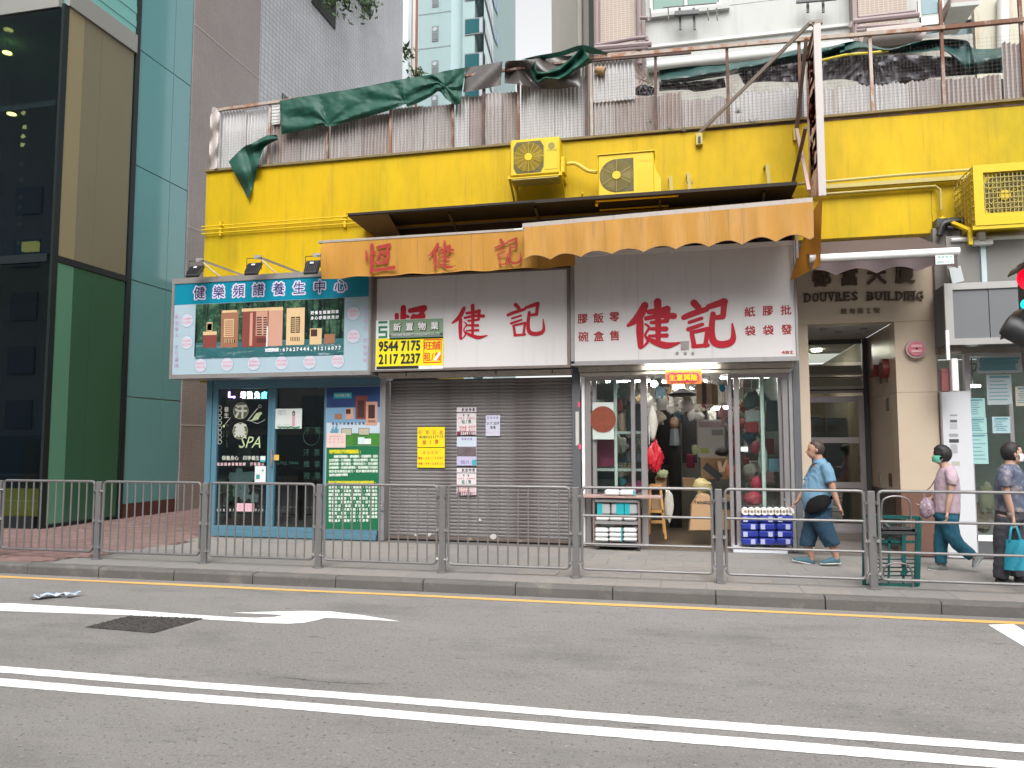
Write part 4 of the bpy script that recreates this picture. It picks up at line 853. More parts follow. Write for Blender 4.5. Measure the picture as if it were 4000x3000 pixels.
# fire hose gear on the side wall
def sw(y,z,s,t,mt,name,par,d=.05): m=MB(); m.box(2.985-d,2.984,y-s/2,y+s/2,z-t/2,z+t/2,b=.004); return part(name,m,mt,par)
fg=thing('fire_service_panel','red hose reel cover and small plates on the porch side wall','fire equipment',(2.98,12.7,2.9))
RD=mat('dark_red_paint',(.18,.02,.02),.4,var=.2)
a=PX(3465,1440,2.98); m=MB(); m.disc((2.984,a.y,a.z),.15,'x',20,-.09); part('reel_cover',m,RD,fg); m=MB(); m.disc((2.893,a.y,a.z),.1,'x',20,-.01); part('reel_face',m,DRUST,fg)
a=PX(3425,1450,2.98); sw(a.y,a.z,.3,.18,RD,'red_box',fg,.08)
for x,y in ((3438,1482),(3462,1475)): a=PX(x,y,2.98); sw(a.y,a.z,.16,.14,mat('plate_brown',(.16,.12,.09),.4),'small_plate',fg,.01)
for x,y,mt in ((3467,1580,(.15,.13,.11)),(3435,1865,(.3,.27,.2)),(3478,1875,(.09,.045,.03))): a=PX(x,y,2.98); sw(a.y,a.z,.16,.2,mat('vent_%d'%x,mt,.5),'vent_plate',fg,.01)
# ------------------------------------------------------------------ blade sign
bs=thing('blade_sign','tall narrow projecting sign board, cream with faded red characters on steel stays','sign',(1.87,11,5.3))
XB=1.86
BSF=mat('blade_sign_face',(.74,.60,.56),.6,var=.08,vs=3,streak=[((.45,.12,.13),.75,3.2,(1,1.0,.75),.50,.54),((.40,.28,.24),.6,6,(1,1,.4),.58,.7)])
m=MB(); m.add([(XB,10.95,5.10),(XB,11.85,5.36),(XB,11.85,7.30),(XB,10.95,7.50)],[(0,1,2,3)]); m.add([(XB+.06,10.95,5.10),(XB+.06,11.85,5.36),(XB+.06,11.85,7.30),(XB+.06,10.95,7.50)],[(0,1,2,3)]); part('board',m,BSF,bs)
m=MB(); y=10.93; m.box(XB-.03,XB+.065,y-.03,y+.02,5.08,7.52); part('front_edge',m,mat('cream_edge',(.46,.42,.40),.5,var=.05,vs=4),bs)
m=MB(); m.box(XB-.012,XB+.07,10.95,11.87,7.50,7.53); part('top_edge',m,RUST,bs)
a=P(3165,92,10.93); m=MB(); m.box(a.x-.02,a.x+.16,10.9,10.96,a.z-.02,a.z+.03); m.box(a.x+.02,a.x+.05,10.9,10.95,7.5,a.z); part('top_bracket',m,mat('stay_paint',(.26,.22,.19),.7,var=.2,vs=8),bs)
STY=MC['stay_paint']; tp=Vector((a.x,10.93,a.z+.01))
b=P(2733,518,12.0); m=MB(); m.bar(b,tp,.045); part('stay',m,STY,bs); m=MB(); PB(m,2718,520,2745,562,11.97,.08); part('wall_plate',m,YELG,bs); m=MB(); PB(m,2727,533,2737,556,11.955,.01); part('bolt_slot',m,BLACK,bs)
q=P(3112,500,12.0); m=MB(); m.bar(q,P(3150,150,11.4),.05); part('stay',m,mat('brown_stay',(.14,.10,.08),.7,var=.2),bs)
m=MB(); m.bar(P(3147,500,11.2),P(3097,715,11.95),.05); part('stay',m,MC['brown_stay'],bs)
m=MB(); m.bar(P(3112,505,12.0),P(3160,745,11.1),.045); part('stay',m,mat('pink_stay',(.50,.36,.32),.6,var=.1),bs)
m=MB(); PB(m,3098,500,3112,545,11.98,.06); part('wall_plate',m,YELG,bs)
mr=mat('sign_old_red',(.55,.05,.07),.6,var=.2,vs=8)
gl=MB()
for i,ch in enumerate('恆健記'):
    vs,fs,x0,x1,y0,y1=glyph(ch,.03); zc=7.1-i*.62
    gl.add([(XB-.003,11.40-((v[0]-(x0+x1)/2)*.62),zc+(v[1]-(y0+y1)/2)*.58) for v in vs],fs)
part('lettering',gl,mr,bs,fix=False)
# ------------------------------------------------------------------ air conditioners
def acunit(name,lab,x0,y0,x1,y1,Y,dep,fan,kind):
    a=P(x0,y0,Y); b=P(x1,y1,Y); X0,X1,Z1,Z0=a.x,b.x,a.z,b.z; t=thing(name,lab,'air conditioner',((X0+X1)/2,Y,Z0),'yellow painted air conditioner units')
    m=MB(); m.box(X0,X1,Y,Y+dep,Z0,Z1,b=.018); part('casing',m,YEL2,t)
    fx0=X0+(X1-X0)*fan[0]; fx1=X0+(X1-X0)*fan[1]; fz0=Z0+(Z1-Z0)*fan[2]; fz1=Z0+(Z1-Z0)*fan[3]; cx,cz=(fx0+fx1)/2,(fz0+fz1)/2; r=min(fx1-fx0,fz1-fz0)/2
    m=MB(); 
    if kind=='oct':
        k=r*.35; m.prism([(fx0+k*.6,fz0),(fx1-k*.6,fz0),(fx1,fz0+k),(fx1,fz1-k),(fx1-k*.6,fz1),(fx0+k*.6,fz1),(fx0,fz1-k),(fx0,fz0+k)],Y-.004,Y)
    else: m.prism([(cx+r*math.cos(R(q)),cz+r*math.sin(R(q))) for q in range(90,271,10)]+[(fx1,cz-r),(fx1,cz+r)],Y-.004,Y)
    part('fan_recess',m,mat('fan_recess_olive',(.10,.085,.03),.7,var=.3,vs=12),t)
    g=MB(); N_=13 if kind!='cage' else 8
    for i in range(1,N_): 
        rr=r*(.2+.8*i/N_); g.tube([(cx+rr*math.cos(q*math.pi/18),Y-.014,cz+rr*math.sin(q*math.pi/18)) for q in range(37)],.0022,4,cap=False)
    for q in range(16 if kind=='oct' else 6): aa=q*math.pi*2/(16 if kind=='oct' else 6)+math.pi/2; g.bar((cx+r*.2*math.cos(aa),Y-.017,cz+r*.2*math.sin(aa)),(cx+r*math.cos(aa),Y-.01,cz+r*math.sin(aa)),.006,.004)
    part('fan_grille',g,YEL2 if kind!='round' else YELG,t)
    m=MB(); m.tube([(cx,Y-.012,cz),(cx,Y-.024,cz)],r*.24,24); part('hub',m,YEL2,t)
    m=MB(); 
    for aa in (0,2.09,4.19): 
        m.add([(cx+r*.2*math.cos(aa),Y-.006,cz+r*.2*math.sin(aa)),(cx+r*.85*math.cos(aa-.3),Y-.007,cz+r*.85*math.sin(aa-.3)),(cx+r*.85*math.cos(aa+.35),Y-.008,cz+r*.85*math.sin(aa+.35))],[(0,1,2)])
    part('fan_blades',m,mat('fan_blade',(.17,.14,.04),.5),t,fix=False)
    return t,X0,X1,Z0,Z1
t,X0,X1,Z0,Z1=acunit('air_conditioner','yellow painted air conditioner with octagonal fan grille hung highest on the yellow wall',1993,548,2186,675,11.55,.34,(.07,.68,.06,.92),'oct')
m=MB(); xx=X0+(X1-X0)*.70; m.box(xx,X1-.03,11.543,11.55,Z0+.07,Z1-.03,b=.003); part('side_panel',m,YEL2,t)
m=MB(); a=P(2137,589,11.53); b=P(2175,579,11.53); put(m,'GREE',a.x,b.x,a.z,b.z,11.541,.01); m.disc(((a.x+b.x)/2-.01,11.542,b.z+.055),.055,'y',16,.001); part('logo',m,mat('logo_olive',(.25,.20,.03),.5),t,fix=False)
m=MB(); m.box(X1+.001,X1+.07,11.6,11.85,Z0+.02,Z0+.28,b=.015); part('valve_cover',m,YEL2,t)
m=MB(); 
for x in (X0-.01,X1+.02): m.box(x-.02,x+.02,11.5,12.04,Z0-.035,Z0-.002); m.bar((x,11.55,Z0-.03),(x,12.03,Z0-.38),.03); m.box(x-.02,x+.02,12.01,12.049,Z0-.45,Z0)
m.box(X0-.03,X1+.04,11.5,11.53,Z0-.055,Z0-.036); part('wall_bracket',m,YEL2,t)
m=MB(); m.box(X0+.02,X1-.02,11.56,11.88,Z0-.06,Z0-.04); part('drip_tray',m,YELG,t)
t,X0,X1,Z0,Z1=acunit('air_conditioner','yellow painted air conditioner with round fan grille just above the awnings',2335,607,2556,757,11.45,.32,(.03,.64,.05,.93),'round')
m=MB(); m.box(X0-.01,X1+.01,11.43,11.8,Z1-.004,Z1+.012); part('lid',m,YEL2,t)
m=MB(); a=P(*R7(1100,1395-1659) if 0 else (2497,631),11.44); b=P(2541,622,11.44); put(m,'TOSHIBA',a.x,b.x,a.z,b.z,11.447,.01); part('logo',m,mat('logo_faint',(.55,.42,.02),.5),t,fix=False)
for k in range(7): m=MB(); xx=X0+(X1-X0)*(.72+.035*k); m.box(xx,xx+.008,11.444,11.45,Z0+.08,Z0+.40); part('panel_rib',m,YEL2,t)
m=MB(); m.prism([(X1,Z0),(X1+.10,Z0),(X1+.10,Z0+.25),(X1+.04,Z0+.36),(X1,Z0+.5)],11.5,11.72); part('valve_cover',m,YEL2,t)
m=MB(); m.box(X0-.04,X1+.35,11.44,11.48,Z0-.06,Z0-.004); m.box(X0-.03,X1+.2,11.9,11.94,Z0-.06,Z0-.004); m.bar((X0-.03,11.5,Z0-.1),(X0+.06,12.0,Z0+.6),.04); part('support_rail',m,YEL2,t)
m=MB(); a=P(2215,640,11.8); b=P(2332,672,11.75); m.tube(cr([tuple(a),tuple(a.lerp(b,.3)+Vector((0,0,.04))),tuple(a.lerp(b,.7)+Vector((0,0,-.02))),tuple(b)],6),.03,8); solo('insulated_pipe',m,mat('lagging_yellow',(.66,.46,.08),.7,var=.2,bump=.6,bs=60),'crooked yellow lagged pipe joining the two fan units','pipe',smooth=True)
t,X0,X1,Z0,Z1=acunit('air_conditioner','yellow painted air conditioner in a square wire cage at the right edge',3800,660,4060,872,11.35,.5,(.10,.86,.12,.90),'cage')
m=MB(); a,b=X0+.12,X1-.1; c_,d_=Z0+.16,Z1-.08
for i in range(12): x=a+(b-a)*i/11; m.box(x-.004,x+.004,11.315,11.322,c_,d_)
for i in range(9): z=c_+(d_-c_)*i/8; m.box(a,b,11.307,11.314,z-.004,z+.004)
part('cage_grid',m,YELG,t)
m=MB()
for q in ((X0-.02,X0+.10,Z0,Z1+.03),(X1-.1,X1+.02,Z0,Z1+.03),(X0+.1,X1-.1,Z1-.08,Z1+.03),(X0+.1,X1-.1,Z0,Z0+.16)): m.box(q[0],q[1],11.29,11.34,q[2],q[3])
part('cage_frame',m,YEL2,t)
m=MB(); 
for i in range(6): y=11.36+i*.13; m.box(X0-.035,X0-.028,y-.006,y+.006,Z0,Z1)
for i in range(10): z=Z0+(Z1-Z0)*i/9; m.box(X0-.036,X0-.027,11.3,12.02,z-.006,z+.006)
part('cage_side',m,YELG,t)
m=MB(); m.bar((X0-.22,12.0,Z0+.32),(X0-.04,11.45,Z0-.02),.05); m.bar((X0-.04,11.45,Z0),(X0-.04,11.45,Z0-.22),.05); m.box(X0-.05,X1+.1,11.30,11.36,Z0-.05,Z0-.003); part('support_arm',m,YEL2,t)
# ------------------------------------------------------------------ spa window contents
def RA(x,y): return (750+x/2.552,1450+y/2.552)      # crop used for reading positions
YG=12.034
gd=bpy.data.objects['glass_pane'] if 'glass_pane' in bpy.data.objects else None
g1_=g1
ETCH=mat('etched_film',(.50,.52,.46),.6,var=.08); OLV=glass('olive_film',(.45,.48,.30),.05,.1,(.16,.17,.09),.75); LGR=flat('pale_green_film',(.42,.52,.30)); PNKF=flat('pink_film',(.60,.42,.44))
m=MB()
for x,y in ((487,395),(481,595)): c=P(*RA(x,y),YG); m.disc((c.x,YG,c.z),.142,'y',36,.0006)
part('round_film',m,OLV,g1_)
m=MB()
for x,y in ((487,395),(481,595)):
    c=P(*RA(x,y),YG-.002); m.tube([(c.x+.143*math.cos(q*math.pi/18),YG-.002,c.z+.143*math.sin(q*math.pi/18)) for q in range(37)],.003,4,cap=False)
for k in range(8):
    c=P(*RA(277,365+k*50 if k<4 else 565+(k-4)*47),YG-.002); m.tube([(c.x+.035*math.cos(q*math.pi/9),YG-.002,c.z+.035*math.sin(q*math.pi/9)) for q in range(19)],.005,4,cap=False)
c=P(*RA(676,350),YG-.002); m.tube([(c.x+.026*math.cos(q*math.pi/9),YG-.002,c.z+.026*math.sin(q*math.pi/9)) for q in range(19)],.004,4,cap=False)
m.bar(P(*RA(655,370),YG-.002),P(*RA(560,485),YG-.002),.012,.003); m.bar(P(*RA(384,462),YG-.002),P(*RA(322,540),YG-.002),.008,.003)
part('etched_rings',m,ETCH,g1_)
m=MB(); prow(m,'汗蒸',*RA(487,400),*RA(481,590),50,YG-.003,.04)
prow(m,'養生',*RA(343,380),*RA(343,440),20,YG-.003,.02)
prow(m,'保養身心 四季養生',*RA(318,865),*RA(655,865),17,YG-.003,.02); prow(m,'0/0/0/0/0/0/0/8',*RA(255,1383),*RA(700,1383),11,YG-.003,.03)
def vtext(m,s,x,y0,y1,w,Y):      # text reading downwards
    a=P(*RA(x,y0),Y); b=P(*RA(x,y1),Y); vs,fs,x0,x1,q0,q1=glyph(s,.015)
    h=P(*RA(x-w/2,y0),Y).x-P(*RA(x+w/2,y0),Y).x; k=(a.z-b.z)/(x1-x0)
    m.add([(a.x-h/2*((v[1]-q0)/(q1-q0)*2-1)*-1*-1, Y, a.z-(v[0]-x0)*k) for v in vs],fs)
vtext(m,'KHANSTEAM',355,530,755,20,YG-.003); vtext(m,'HEALTH',320,580,720,20,YG-.003)
part('etched_lettering',m,ETCH,g1_,fix=False)
m=MB(); a=P(*RA(470,765),YG); b=P(*RA(685,650),YG); put(m,'SPA',a.x,b.x,a.z,b.z,YG-.003,.0,.35)
bird=[(600,480),(640,420),(690,405),(700,425),(680,440),(660,480),(625,490),(560,495),(590,485)]
pts=[P(*RA(x,y),YG-.003) for x,y in bird]; m.add([(p.x,YG-.003,p.z) for p in pts],[tuple(range(len(pts)))])
c=P(*RA(317,548),YG-.003); m.disc((c.x,YG,c.z),.024,'y',12,.003); part('green_film',m,LGR,g1_,fix=False)
m=MB(); m.tube(cr([tuple(P(*RA(x,y),YG-.003)) for x,y in ((545,490),(600,500),(650,520),(700,500),(730,480))],5),.004,4); part('branch_film',m,ETCH,g1_)
m=MB(); prow(m,'足浴推拿保健按摩 汗蒸理療',*RA(262,927),*RA(705,925),12,YG-.003,.04); part('pink_lettering',m,PNKF,g1_,fix=False)
# LED ticker inside the window
led=thing('led_ticker','lit multicoloured scrolling text display inside the spa window','led sign',P(*RA(560,235),12.07))
m=MB(); PB(m,*RA(340,190),*RA(752,288),12.075,.05); part('display_case',m,BLACK,led)
for s,x0,x1,c,st in (('L,',358,435,(.75,.35,1),4),('增',480,535,(1,.55,.75),5),('強',545,605,(1,.9,.75),6),('免',618,680,(.65,1,.9),5),('疫',690,748,(.15,.8,1),5)):
    m=MB(); a=P(*RA(x0,275),12.07); b=P(*RA(x1,200),12.07); put(m,s,a.x,b.x,a.z,b.z,12.072,.05); part('lit_character',m,emi('led_%s'%x0,c,st),led,fix=False)
# plant, boards and boxes behind the glass
rn=random.Random(11)
t=thing('spiky_houseplant','spiky green houseplant behind the spa window with white cut out flowers','plant',(-7.55,12.35,.13))
m=MB(); c=P(*RA(430,1180),12.35)
for i in range(90):
    a=rn.uniform(-math.pi,math.pi); l=rn.uniform(.25,.55); e=c+Vector((math.cos(a)*l*1.15,rn.uniform(-.1,.1),math.sin(a)*l*.7)); n_=Vector((-math.sin(a),0,math.cos(a)))*.012; mid=c.lerp(e,.55)+Vector((0,0,.05))
    m.add([c-n_,c+n_,mid+n_,mid-n_],[(0,1,2,3)]); m.add([mid-n_,mid+n_,e],[(0,1,2)])
part('leaf',m,mat('spiky_leaf',(.20,.27,.15),.5,var=.5,vs=5),t,fix=False)['kind']='stuff'
m=MB(); m.tube([(c.x,12.35,.14),(c.x,12.35,.62)],.13,14,rr=[.10,.15]); m.tube([(c.x,12.35,.6),c],.03,6); part('pot',m,mat('brown_pot',(.12,.08,.06),.6),t,True)
def item(name,lab,cat,mt,x0,y0,x1,y1,Y,d,b=.01,f=RA,grp=None): m=MB(); PB(m,*f(x0,y0),*f(x1,y1),Y,d,b); return solo(name,m,mt,lab,cat,grp)
m=MB(); pts=[(365,1040),(380,1010),(430,1010),(440,975),(470,965),(500,980),(505,1005),(600,1000),(628,1020),(625,1060),(590,1110),(540,1150),(480,1160),(420,1150),(375,1110)]
pp=cr([(x,y,0) for x,y in pts]+[(365,1040,0)],4); pv=[P(*RA(x,y),12.2) for x,y,_ in pp[:-1]]; m.prism([(p.x,p.z) for p in pv],12.2,12.22)
solo('white_cloud_cutout',m,flat('cutout_white',(.55,.52,.50)),'white cloud shaped cut out board behind the spa window glass','board')
for x,y in ((450,1205),(525,1240),(530,1180),(620,1260)):
    m=MB(); c=P(*RA(x,y),12.15)
    for k in range(5): a=k*1.257+x; m.disc((c.x+.055*math.cos(a),12.15,c.z+.055*math.sin(a)),.042,'y',12,.006+.001*k)
    m.disc((c.x,12.15,c.z),.02,'y',10,.02); solo('white_cutout_flower',m,MC['cutout_white'],{450:'leftmost white cut out flower behind the spa window',525:'lowest middle white cut out flower behind the spa window',530:'uppermost white cut out flower behind the spa window',620:'rightmost white cut out flower behind the spa window'}[x],'ornament','white cut out flowers')
item('cardboard_parcel','pale brown wrapped parcel stacked behind the spa window','parcel',mat('parcel_brown',(.28,.22,.18),.7,var=.2),325,735,585,960,12.9,.3)
item('picture_board','large framed pale blue picture leaning inside the spa window','picture',mat('picture_pale',(.18,.20,.22),.5,var=.4,vs=2),225,760,330,1060,12.7,.03)
item('white_notice','white notice with green logo taped to the spa window','notice',flat('paper_white',(.68,.70,.70)),628,945,732,1130,12.0,.004,.0)
m=MB(); prect(m,*RA(640,1030),*RA(675,1075),11.997); c=P(*RA(704,990),11.997); m.disc((c.x,11.999,c.z),.018,'y',12,.002); part('print',m,flat('logo_teal',(.05,.30,.28)),bpy.data.objects['white_notice'],fix=False)
item('pink_notice','small pink price notice low on the spa window behind the railing bars','notice',flat('paper_pink',(.70,.45,.50)),443,1315,618,1400,11.998,.004,.0)
m=MB(); prow(m,'推拿按摩',*RA(480,1340),*RA(590,1340),7,11.996); prow(m,'歡迎光臨',*RA(480,1370),*RA(590,1370),7,11.996); part('print',m,flat('print_red',(.6,.15,.2)),bpy.data.objects['pink_notice'],fix=False)
item('teal_sticker','small teal and white sticker at the edge of the spa window','sticker',flat('sticker_teal',(.04,.38,.42)),680,845,732,905,11.998,.003,.0)
m=MB(); prect(m,*RA(683,847),*RA(729,885),11.996); part('print',m,WHITE,bpy.data.objects['teal_sticker'],fix=False)
item('orange_sticker','small square orange sticker on the dark spa door','sticker',flat('sticker_orange',(.65,.40,.10)),815,833,866,888,11.998,.003,.0)
ps=item('white_door_poster','white poster with a standing woman in pink on the dark spa door','poster',flat('poster_white',(.62,.66,.64)),833,375,1093,572,11.996,.003,.0)
m=MB(); a=P(*RA(1012,470),11.993); m.prism([(a.x-.03,a.z-.13),(a.x+.03,a.z-.13),(a.x+.028,a.z+.04),(a.x-.028,a.z+.04)],11.9935,11.9945); part('printed_dress',m,flat('dress_pink',(.60,.32,.38)),ps)
m=MB(); m.disc((a.x,11.9945,a.z+.085),.028,'y',14,.001,.045); part('printed_hair',m,BLACK,ps); m=MB(); m.disc((a.x,11.993,a.z+.078),.016,'y',12,.001,.022); part('printed_face',m,flat('print_skin',(.62,.42,.34)),ps)
m=MB(); b=P(*RA(963,570),11.994); rn=random.Random(2)
for k in range(26): m.disc((b.x-.20+k*.016,11.994,b.z+.008+rn.random()*.02),.014,'y',8,.0005+.0001*k)
part('printed_bushes',m,flat('bush_print',(.05,.18,.09)),ps); m=MB(); prow(m,'健康養生',*RA(865,400),*RA(930,400),8,11.994); prow(m,'美麗人生',*RA(865,425),*RA(930,425),8,11.994)
for x in (870,928,960): c=P(*RA(x,540),11.994); m.tube([(c.x+.022*math.cos(q*math.pi/6),11.994,c.z+.022*math.sin(q*math.pi/6)) for q in range(13)],.002,4,cap=False)
part('printed_text',m,flat('print_dull',(.25,.35,.32)),ps,fix=False)
m=MB(); GF=glass('green_film',(.5,.6,.5),.03,.1,(.02,.07,.05),.8)
prow(m,'汗蒸',*RA(1145,590),*RA(1255,590),26,12.033,.0); prow(m,'汗推按',*RA(1140,810),*RA(1145,1040),26,12.033); prow(m,'蒸拿摩',*RA(1245,810),*RA(1250,1040),26,12.033); c=P(*RA(1190,650),12.03)
m.tube([(c.x+.15*math.cos(q*math.pi/12),12.033,c.z+.15*math.sin(q*math.pi/12)) for q in range(25)],.004,4,cap=False)
a=P(*RA(850,930),12.03); b=P(*RA(1060,900),12.03); put(m,'6762 7444',a.x,b.x,a.z,b.z,12.033,.0); part('green_film_lettering',m,mat('dark_green_film',(.02,.075,.055),.5),g2,fix=False)
m=MB(); c=P(*RA(850,1500),12.5); m.tube([(c.x,12.5,.14),(c.x,12.5,.55)],.14,14,rr=[.10,.16]); t=solo('clay_plant_pot',m,mat('clay_grey',(.22,.18,.14),.8),'grey clay plant pot on the floor inside the dark spa door','pot',smooth=True)
item('teal_stool','teal plastic stool low behind the left edge of the spa window','stool',mat('teal_plastic',(.03,.20,.28),.4),232,1400,290,1545,12.3,.2)
item('low_counter','dim wooden counter at floor level inside the spa window','counter',mat('dim_wood',(.14,.11,.09),.6),340,1400,730,1560,13.0,.4)
# green advertising poster of the spa
gp_=thing('green_advert_panel','tall advertising panel, blue sky above and white text on green below, beside the spa door','poster',P(1380,2070,11.97))
m=MB(); PB(m,1275,1511,1489,2072,11.975,.012); part('board',m,flat('advert_base',(.3,.35,.38)),gp_)
y_=11.9735; m=MB(); prect(m,1276,1513,1488,1590,y_); part('sky_print',m,flat('ad_deep_blue',(.015,.05,.17)),gp_,fix=False)
m=MB(); prect(m,1276,1591,1488,1650,y_); part('sky_print',m,flat('ad_mid_blue',(.16,.30,.45)),gp_,fix=False)
m=MB(); prect(m,1276,1651,1488,1692,y_); part('sky_print',m,flat('ad_pale_blue',(.45,.55,.62)),gp_,fix=False)
m=MB(); prect(m,1276,1693,1488,1741,y_); part('grass_print',m,mat('ad_grass',(.05,.20,.03),.4,var=.5,vs=6),gp_,fix=False)
m=MB(); prect(m,1276,1742,1488,2071,y_); part('green_field',m,flat('ad_green',(.005,.13,.055)),gp_,fix=False)
y_=11.972
for (q,mt) in (((1632,245,1745,478),W1),((1735,305,1845,540),W4),((1530,370,1607,477),W4),((1422,425,1495,478),W3)):
    m=MB(); prect(m,*RA(q[0],q[1]),*RA(q[2],q[3]),y_); part('printed_cabin',m,mt,gp_,fix=False); y_-=.0006
m=MB(); prect(m,*RA(1652,290),*RA(1715,460),11.9685); prect(m,*RA(1758,335),*RA(1822,470),11.9685); prect(m,*RA(1535,378),*RA(1580,425),11.9685)
for k in range(6): prect(m,*RA(1760+k*12,488),*RA(1766+k*12,510),11.9685)
part('printed_gap',m,WD,gp_,fix=False)
m=MB()
for k,h in enumerate((20,45,70,35,60,90,40)): prect(m,*RA(1378+k*12,615-h),*RA(1387+k*12,615),11.9695)
part('printed_skyscrapers',m,flat('ad_tower',(.08,.25,.36)),gp_,fix=False)
m=MB(); prect(m,*RA(1412,215),*RA(1592,270),11.9725); part('cyan_title',m,flat('ad_cyan',(.02,.38,.46)),gp_,fix=False)
m=MB(); prow(m,'今天你蒸了嗎?',*RA(1435,242),*RA(1575,238),11,11.970,.02)
prow(m,'使用遠紅外頻譜產品',*RA(1385,802),*RA(1655,800),1,11.970) if 0 else None
tl=['負離活頻譜能，清除體垢，促進循環，加快','血液流動，打通經絡，增加血管彈性，增加血','液含氧量，提升體溫，增強免疫力，活化細胞','改善睡眠，改善肌膚彈性，對長期壓力引起的','症狀者有調理自愈力，對多種疾病和營養','者淨化細胞內環境']
for i,s in enumerate(tl):
    y=850+i*37; x0=1425 if i==0 else 1378; prow(m,s,*RA(x0,y),*RA(1840 if i<5 else 1540,y-3),10.5,11.970,.035)
tl=['肩周炎，頸椎病，腰腿痛，手足麻木','神經衰弱，風濕病，關節炎，骨質增生','腰肌勞損，肩頸疼痛，坐骨神經，中風後遺症','腦血栓後遺症，面癱，氣管炎，哮喘','胃腸病，肝臟疾病，便秘，前列腺炎','婦科炎症，痛經，更年期，內分泌','子宮肌瘤，月經不調，附件炎，肥胖','青春痘，黑斑，色斑，皮膚病，過敏','鼻炎，慢性咽炎，失眠，耳鳴，精神疲憊','胃酸過多，營養不良，肥胖等']
for i,s in enumerate(tl):
    y=1157+i*37; prow(m,s,*RA(1374,y),*RA(1835 if i<9 else 1745,y-2),10.5,11.970,.035)
part('white_lettering',m,flat('ad_white',(.62,.72,.62)),gp_,fix=False)
m=MB(); prow(m,'使用遠紅外頻譜產品:',*RA(1385,802),*RA(1678,800),15,11.970,.04); prow(m,'對如下症狀者有良好的調理作用:',*RA(1378,1113),*RA(1825,1112),15,11.970,.04); part('yellow_lettering',m,flat('ad_yellow',(.62,.58,.02)),gp_,fix=False)
m=MB(); prow(m,'健康生活第一步',*RA(1398,330),*RA(1588,328),9,11.970,.02); prow(m,'遠紅外頻譜養生設備',*RA(1405,522),*RA(1710,520),10,11.969,.02); part('navy_lettering',m,NAVY,gp_,fix=False)
m=MB(); 
for q in ((1487,570,1592,640),(1660,567,1768,637)): prect(m,*RA(q[0],q[1]),*RA(q[2],q[3]),11.9715)
part('certificate_frame',m,BLACK,gp_,fix=False); m=MB()
for q in ((1491,574,1588,636),(1664,571,1764,633)): prect(m,*RA(q[0],q[1]),*RA(q[2],q[3]),11.970)
part('certificate',m,flat('certificate_tan',(.42,.40,.30)),gp_,fix=False)
for nm,q,c,lab in (('pink_flyer',(1342,618,1530,762),(.66,.52,.48),'pale pink flyer taped on the left of the green advert panel'),('blue_white_sticker',(1655,658,1717,728),(.55,.66,.70),'blue and white sticker on the grass of the advert panel'),('white_sticker',(1717,672,1783,728),(.68,.72,.68),'white sticker with green dot on the advert panel')):
    item(nm,lab,'flyer' if nm[0]=='p' else 'sticker',flat('c_'+nm,c),*q,11.962,.003,0)
m=MB(); 
for i,s in enumerate(('健樂頻譜養生','預約電話','歡迎光臨')): prow(m,s,*RA(1375,650+i*28),*RA(1500,649+i*28),7,11.9605)
part('print',m,flat('print_red',(.6,.15,.2)),bpy.data.objects['pink_flyer'],fix=False)
# ------------------------------------------------------------------ roller shutter
SH=mat('shutter_steel',(.20,.188,.188),.6,metal=.15,var=.1,vs=3,streak=[((.09,.07,.068),.75,1.6,(.6,1,2.6),.48,.62),((.24,.21,.18),.5,4,(1,1,2),.6,.75)])
sh=thing('roller_shutter','closed grey ribbed roller shutter pasted with letting notices','roller shutter',(-3.3,12.15,.16))
xa,xb=-4.835,-1.745; z0,z1=.20,2.78; n=46; h=(z1-z0)/n
m=MB(); prof=[(0,0),(-.005,h*.12),(-.009,h*.35),(-.009,h*.62),(-.004,h*.85),(.004,h*.93),(.004,h*.985),(.012,h*.985),(.012,0)]
k=len(prof); m.add([(xa,y,z) for y,z in prof]+[(xb,y,z) for y,z in prof],[tuple(range(k)),tuple(range(k,2*k))[::-1]]+[(i,k+i,k+(i+1)%k,(i+1)%k) for i in range(k)])
SM=m.mesh('slat',SH)
for i in range(n): link('slat',SM,sh,(0,12.16+random.uniform(-.0015,.0015),z0+i*h)).matrix_parent_inverse=Matrix.Translation(-sh.location)
m=MB(); m.box(xa,xb,12.13,12.17,.145,.198,b=.005); part('bottom_rail',m,mat('rusty_bottom_rail',(.13,.10,.085),.6,var=.4,vs=6,streak=[((.5,.38,.25),.6,6,(1,1,1),.58,.7)]),sh)
m=MB(); m.box(-4.9,-1.72,11.78,12.12,2.80,2.87,b=.005); m.box(-4.88,-1.74,11.72,11.775,2.82,2.86); part('header_box',m,mat('cream_header',(.42,.38,.33),.6,var=.1,vs=3,streak=[((.2,.16,.13),.6,4,(2,1,1),.5,.7)]),sh)
for x in (-4.4,-2.9,-2.0): m=MB(); m.box(x-.008,x+.008,11.715,11.72,2.80,2.87); part('header_clip',m,BLACK,sh)
m=MB(); a=P(1492,1985,11.95); m.tube([a+Vector((-.03,0,.05)),a+Vector((-.02,-.01,.09)),a+Vector((.03,-.01,.09)),a+Vector((.03,0,.05))],.008,6); m.box(a.x-.03,a.x+.04,11.93,11.96,a.z-.04,a.z+.04,b=.008); solo('padlock',m,CHROME,'brass and steel padlock hasp on the shutter guide rail','padlock')
YN=12.125
def RB(x,y): return (1000+x/2.212,1500+y/2.212)
def notice(name,lab,q,c,texts,f=RB,Y=YN):
    t=item(name,lab,'notice',flat('c_%s_%d'%(name,q[0]+q[1]),c),*q,Y,.003,0,f=f)
    for tt in texts:
        s,x0,y0,x1,y1,h,col=tt; m=MB(); prow(m,s,*f(x0,y0),*f(x1,y1),h,Y-.0015-.0003*texts.index(tt),.02,.8); part('print',m,flat('ink_%s'%(str(col)),col),t,fix=False)
    return t
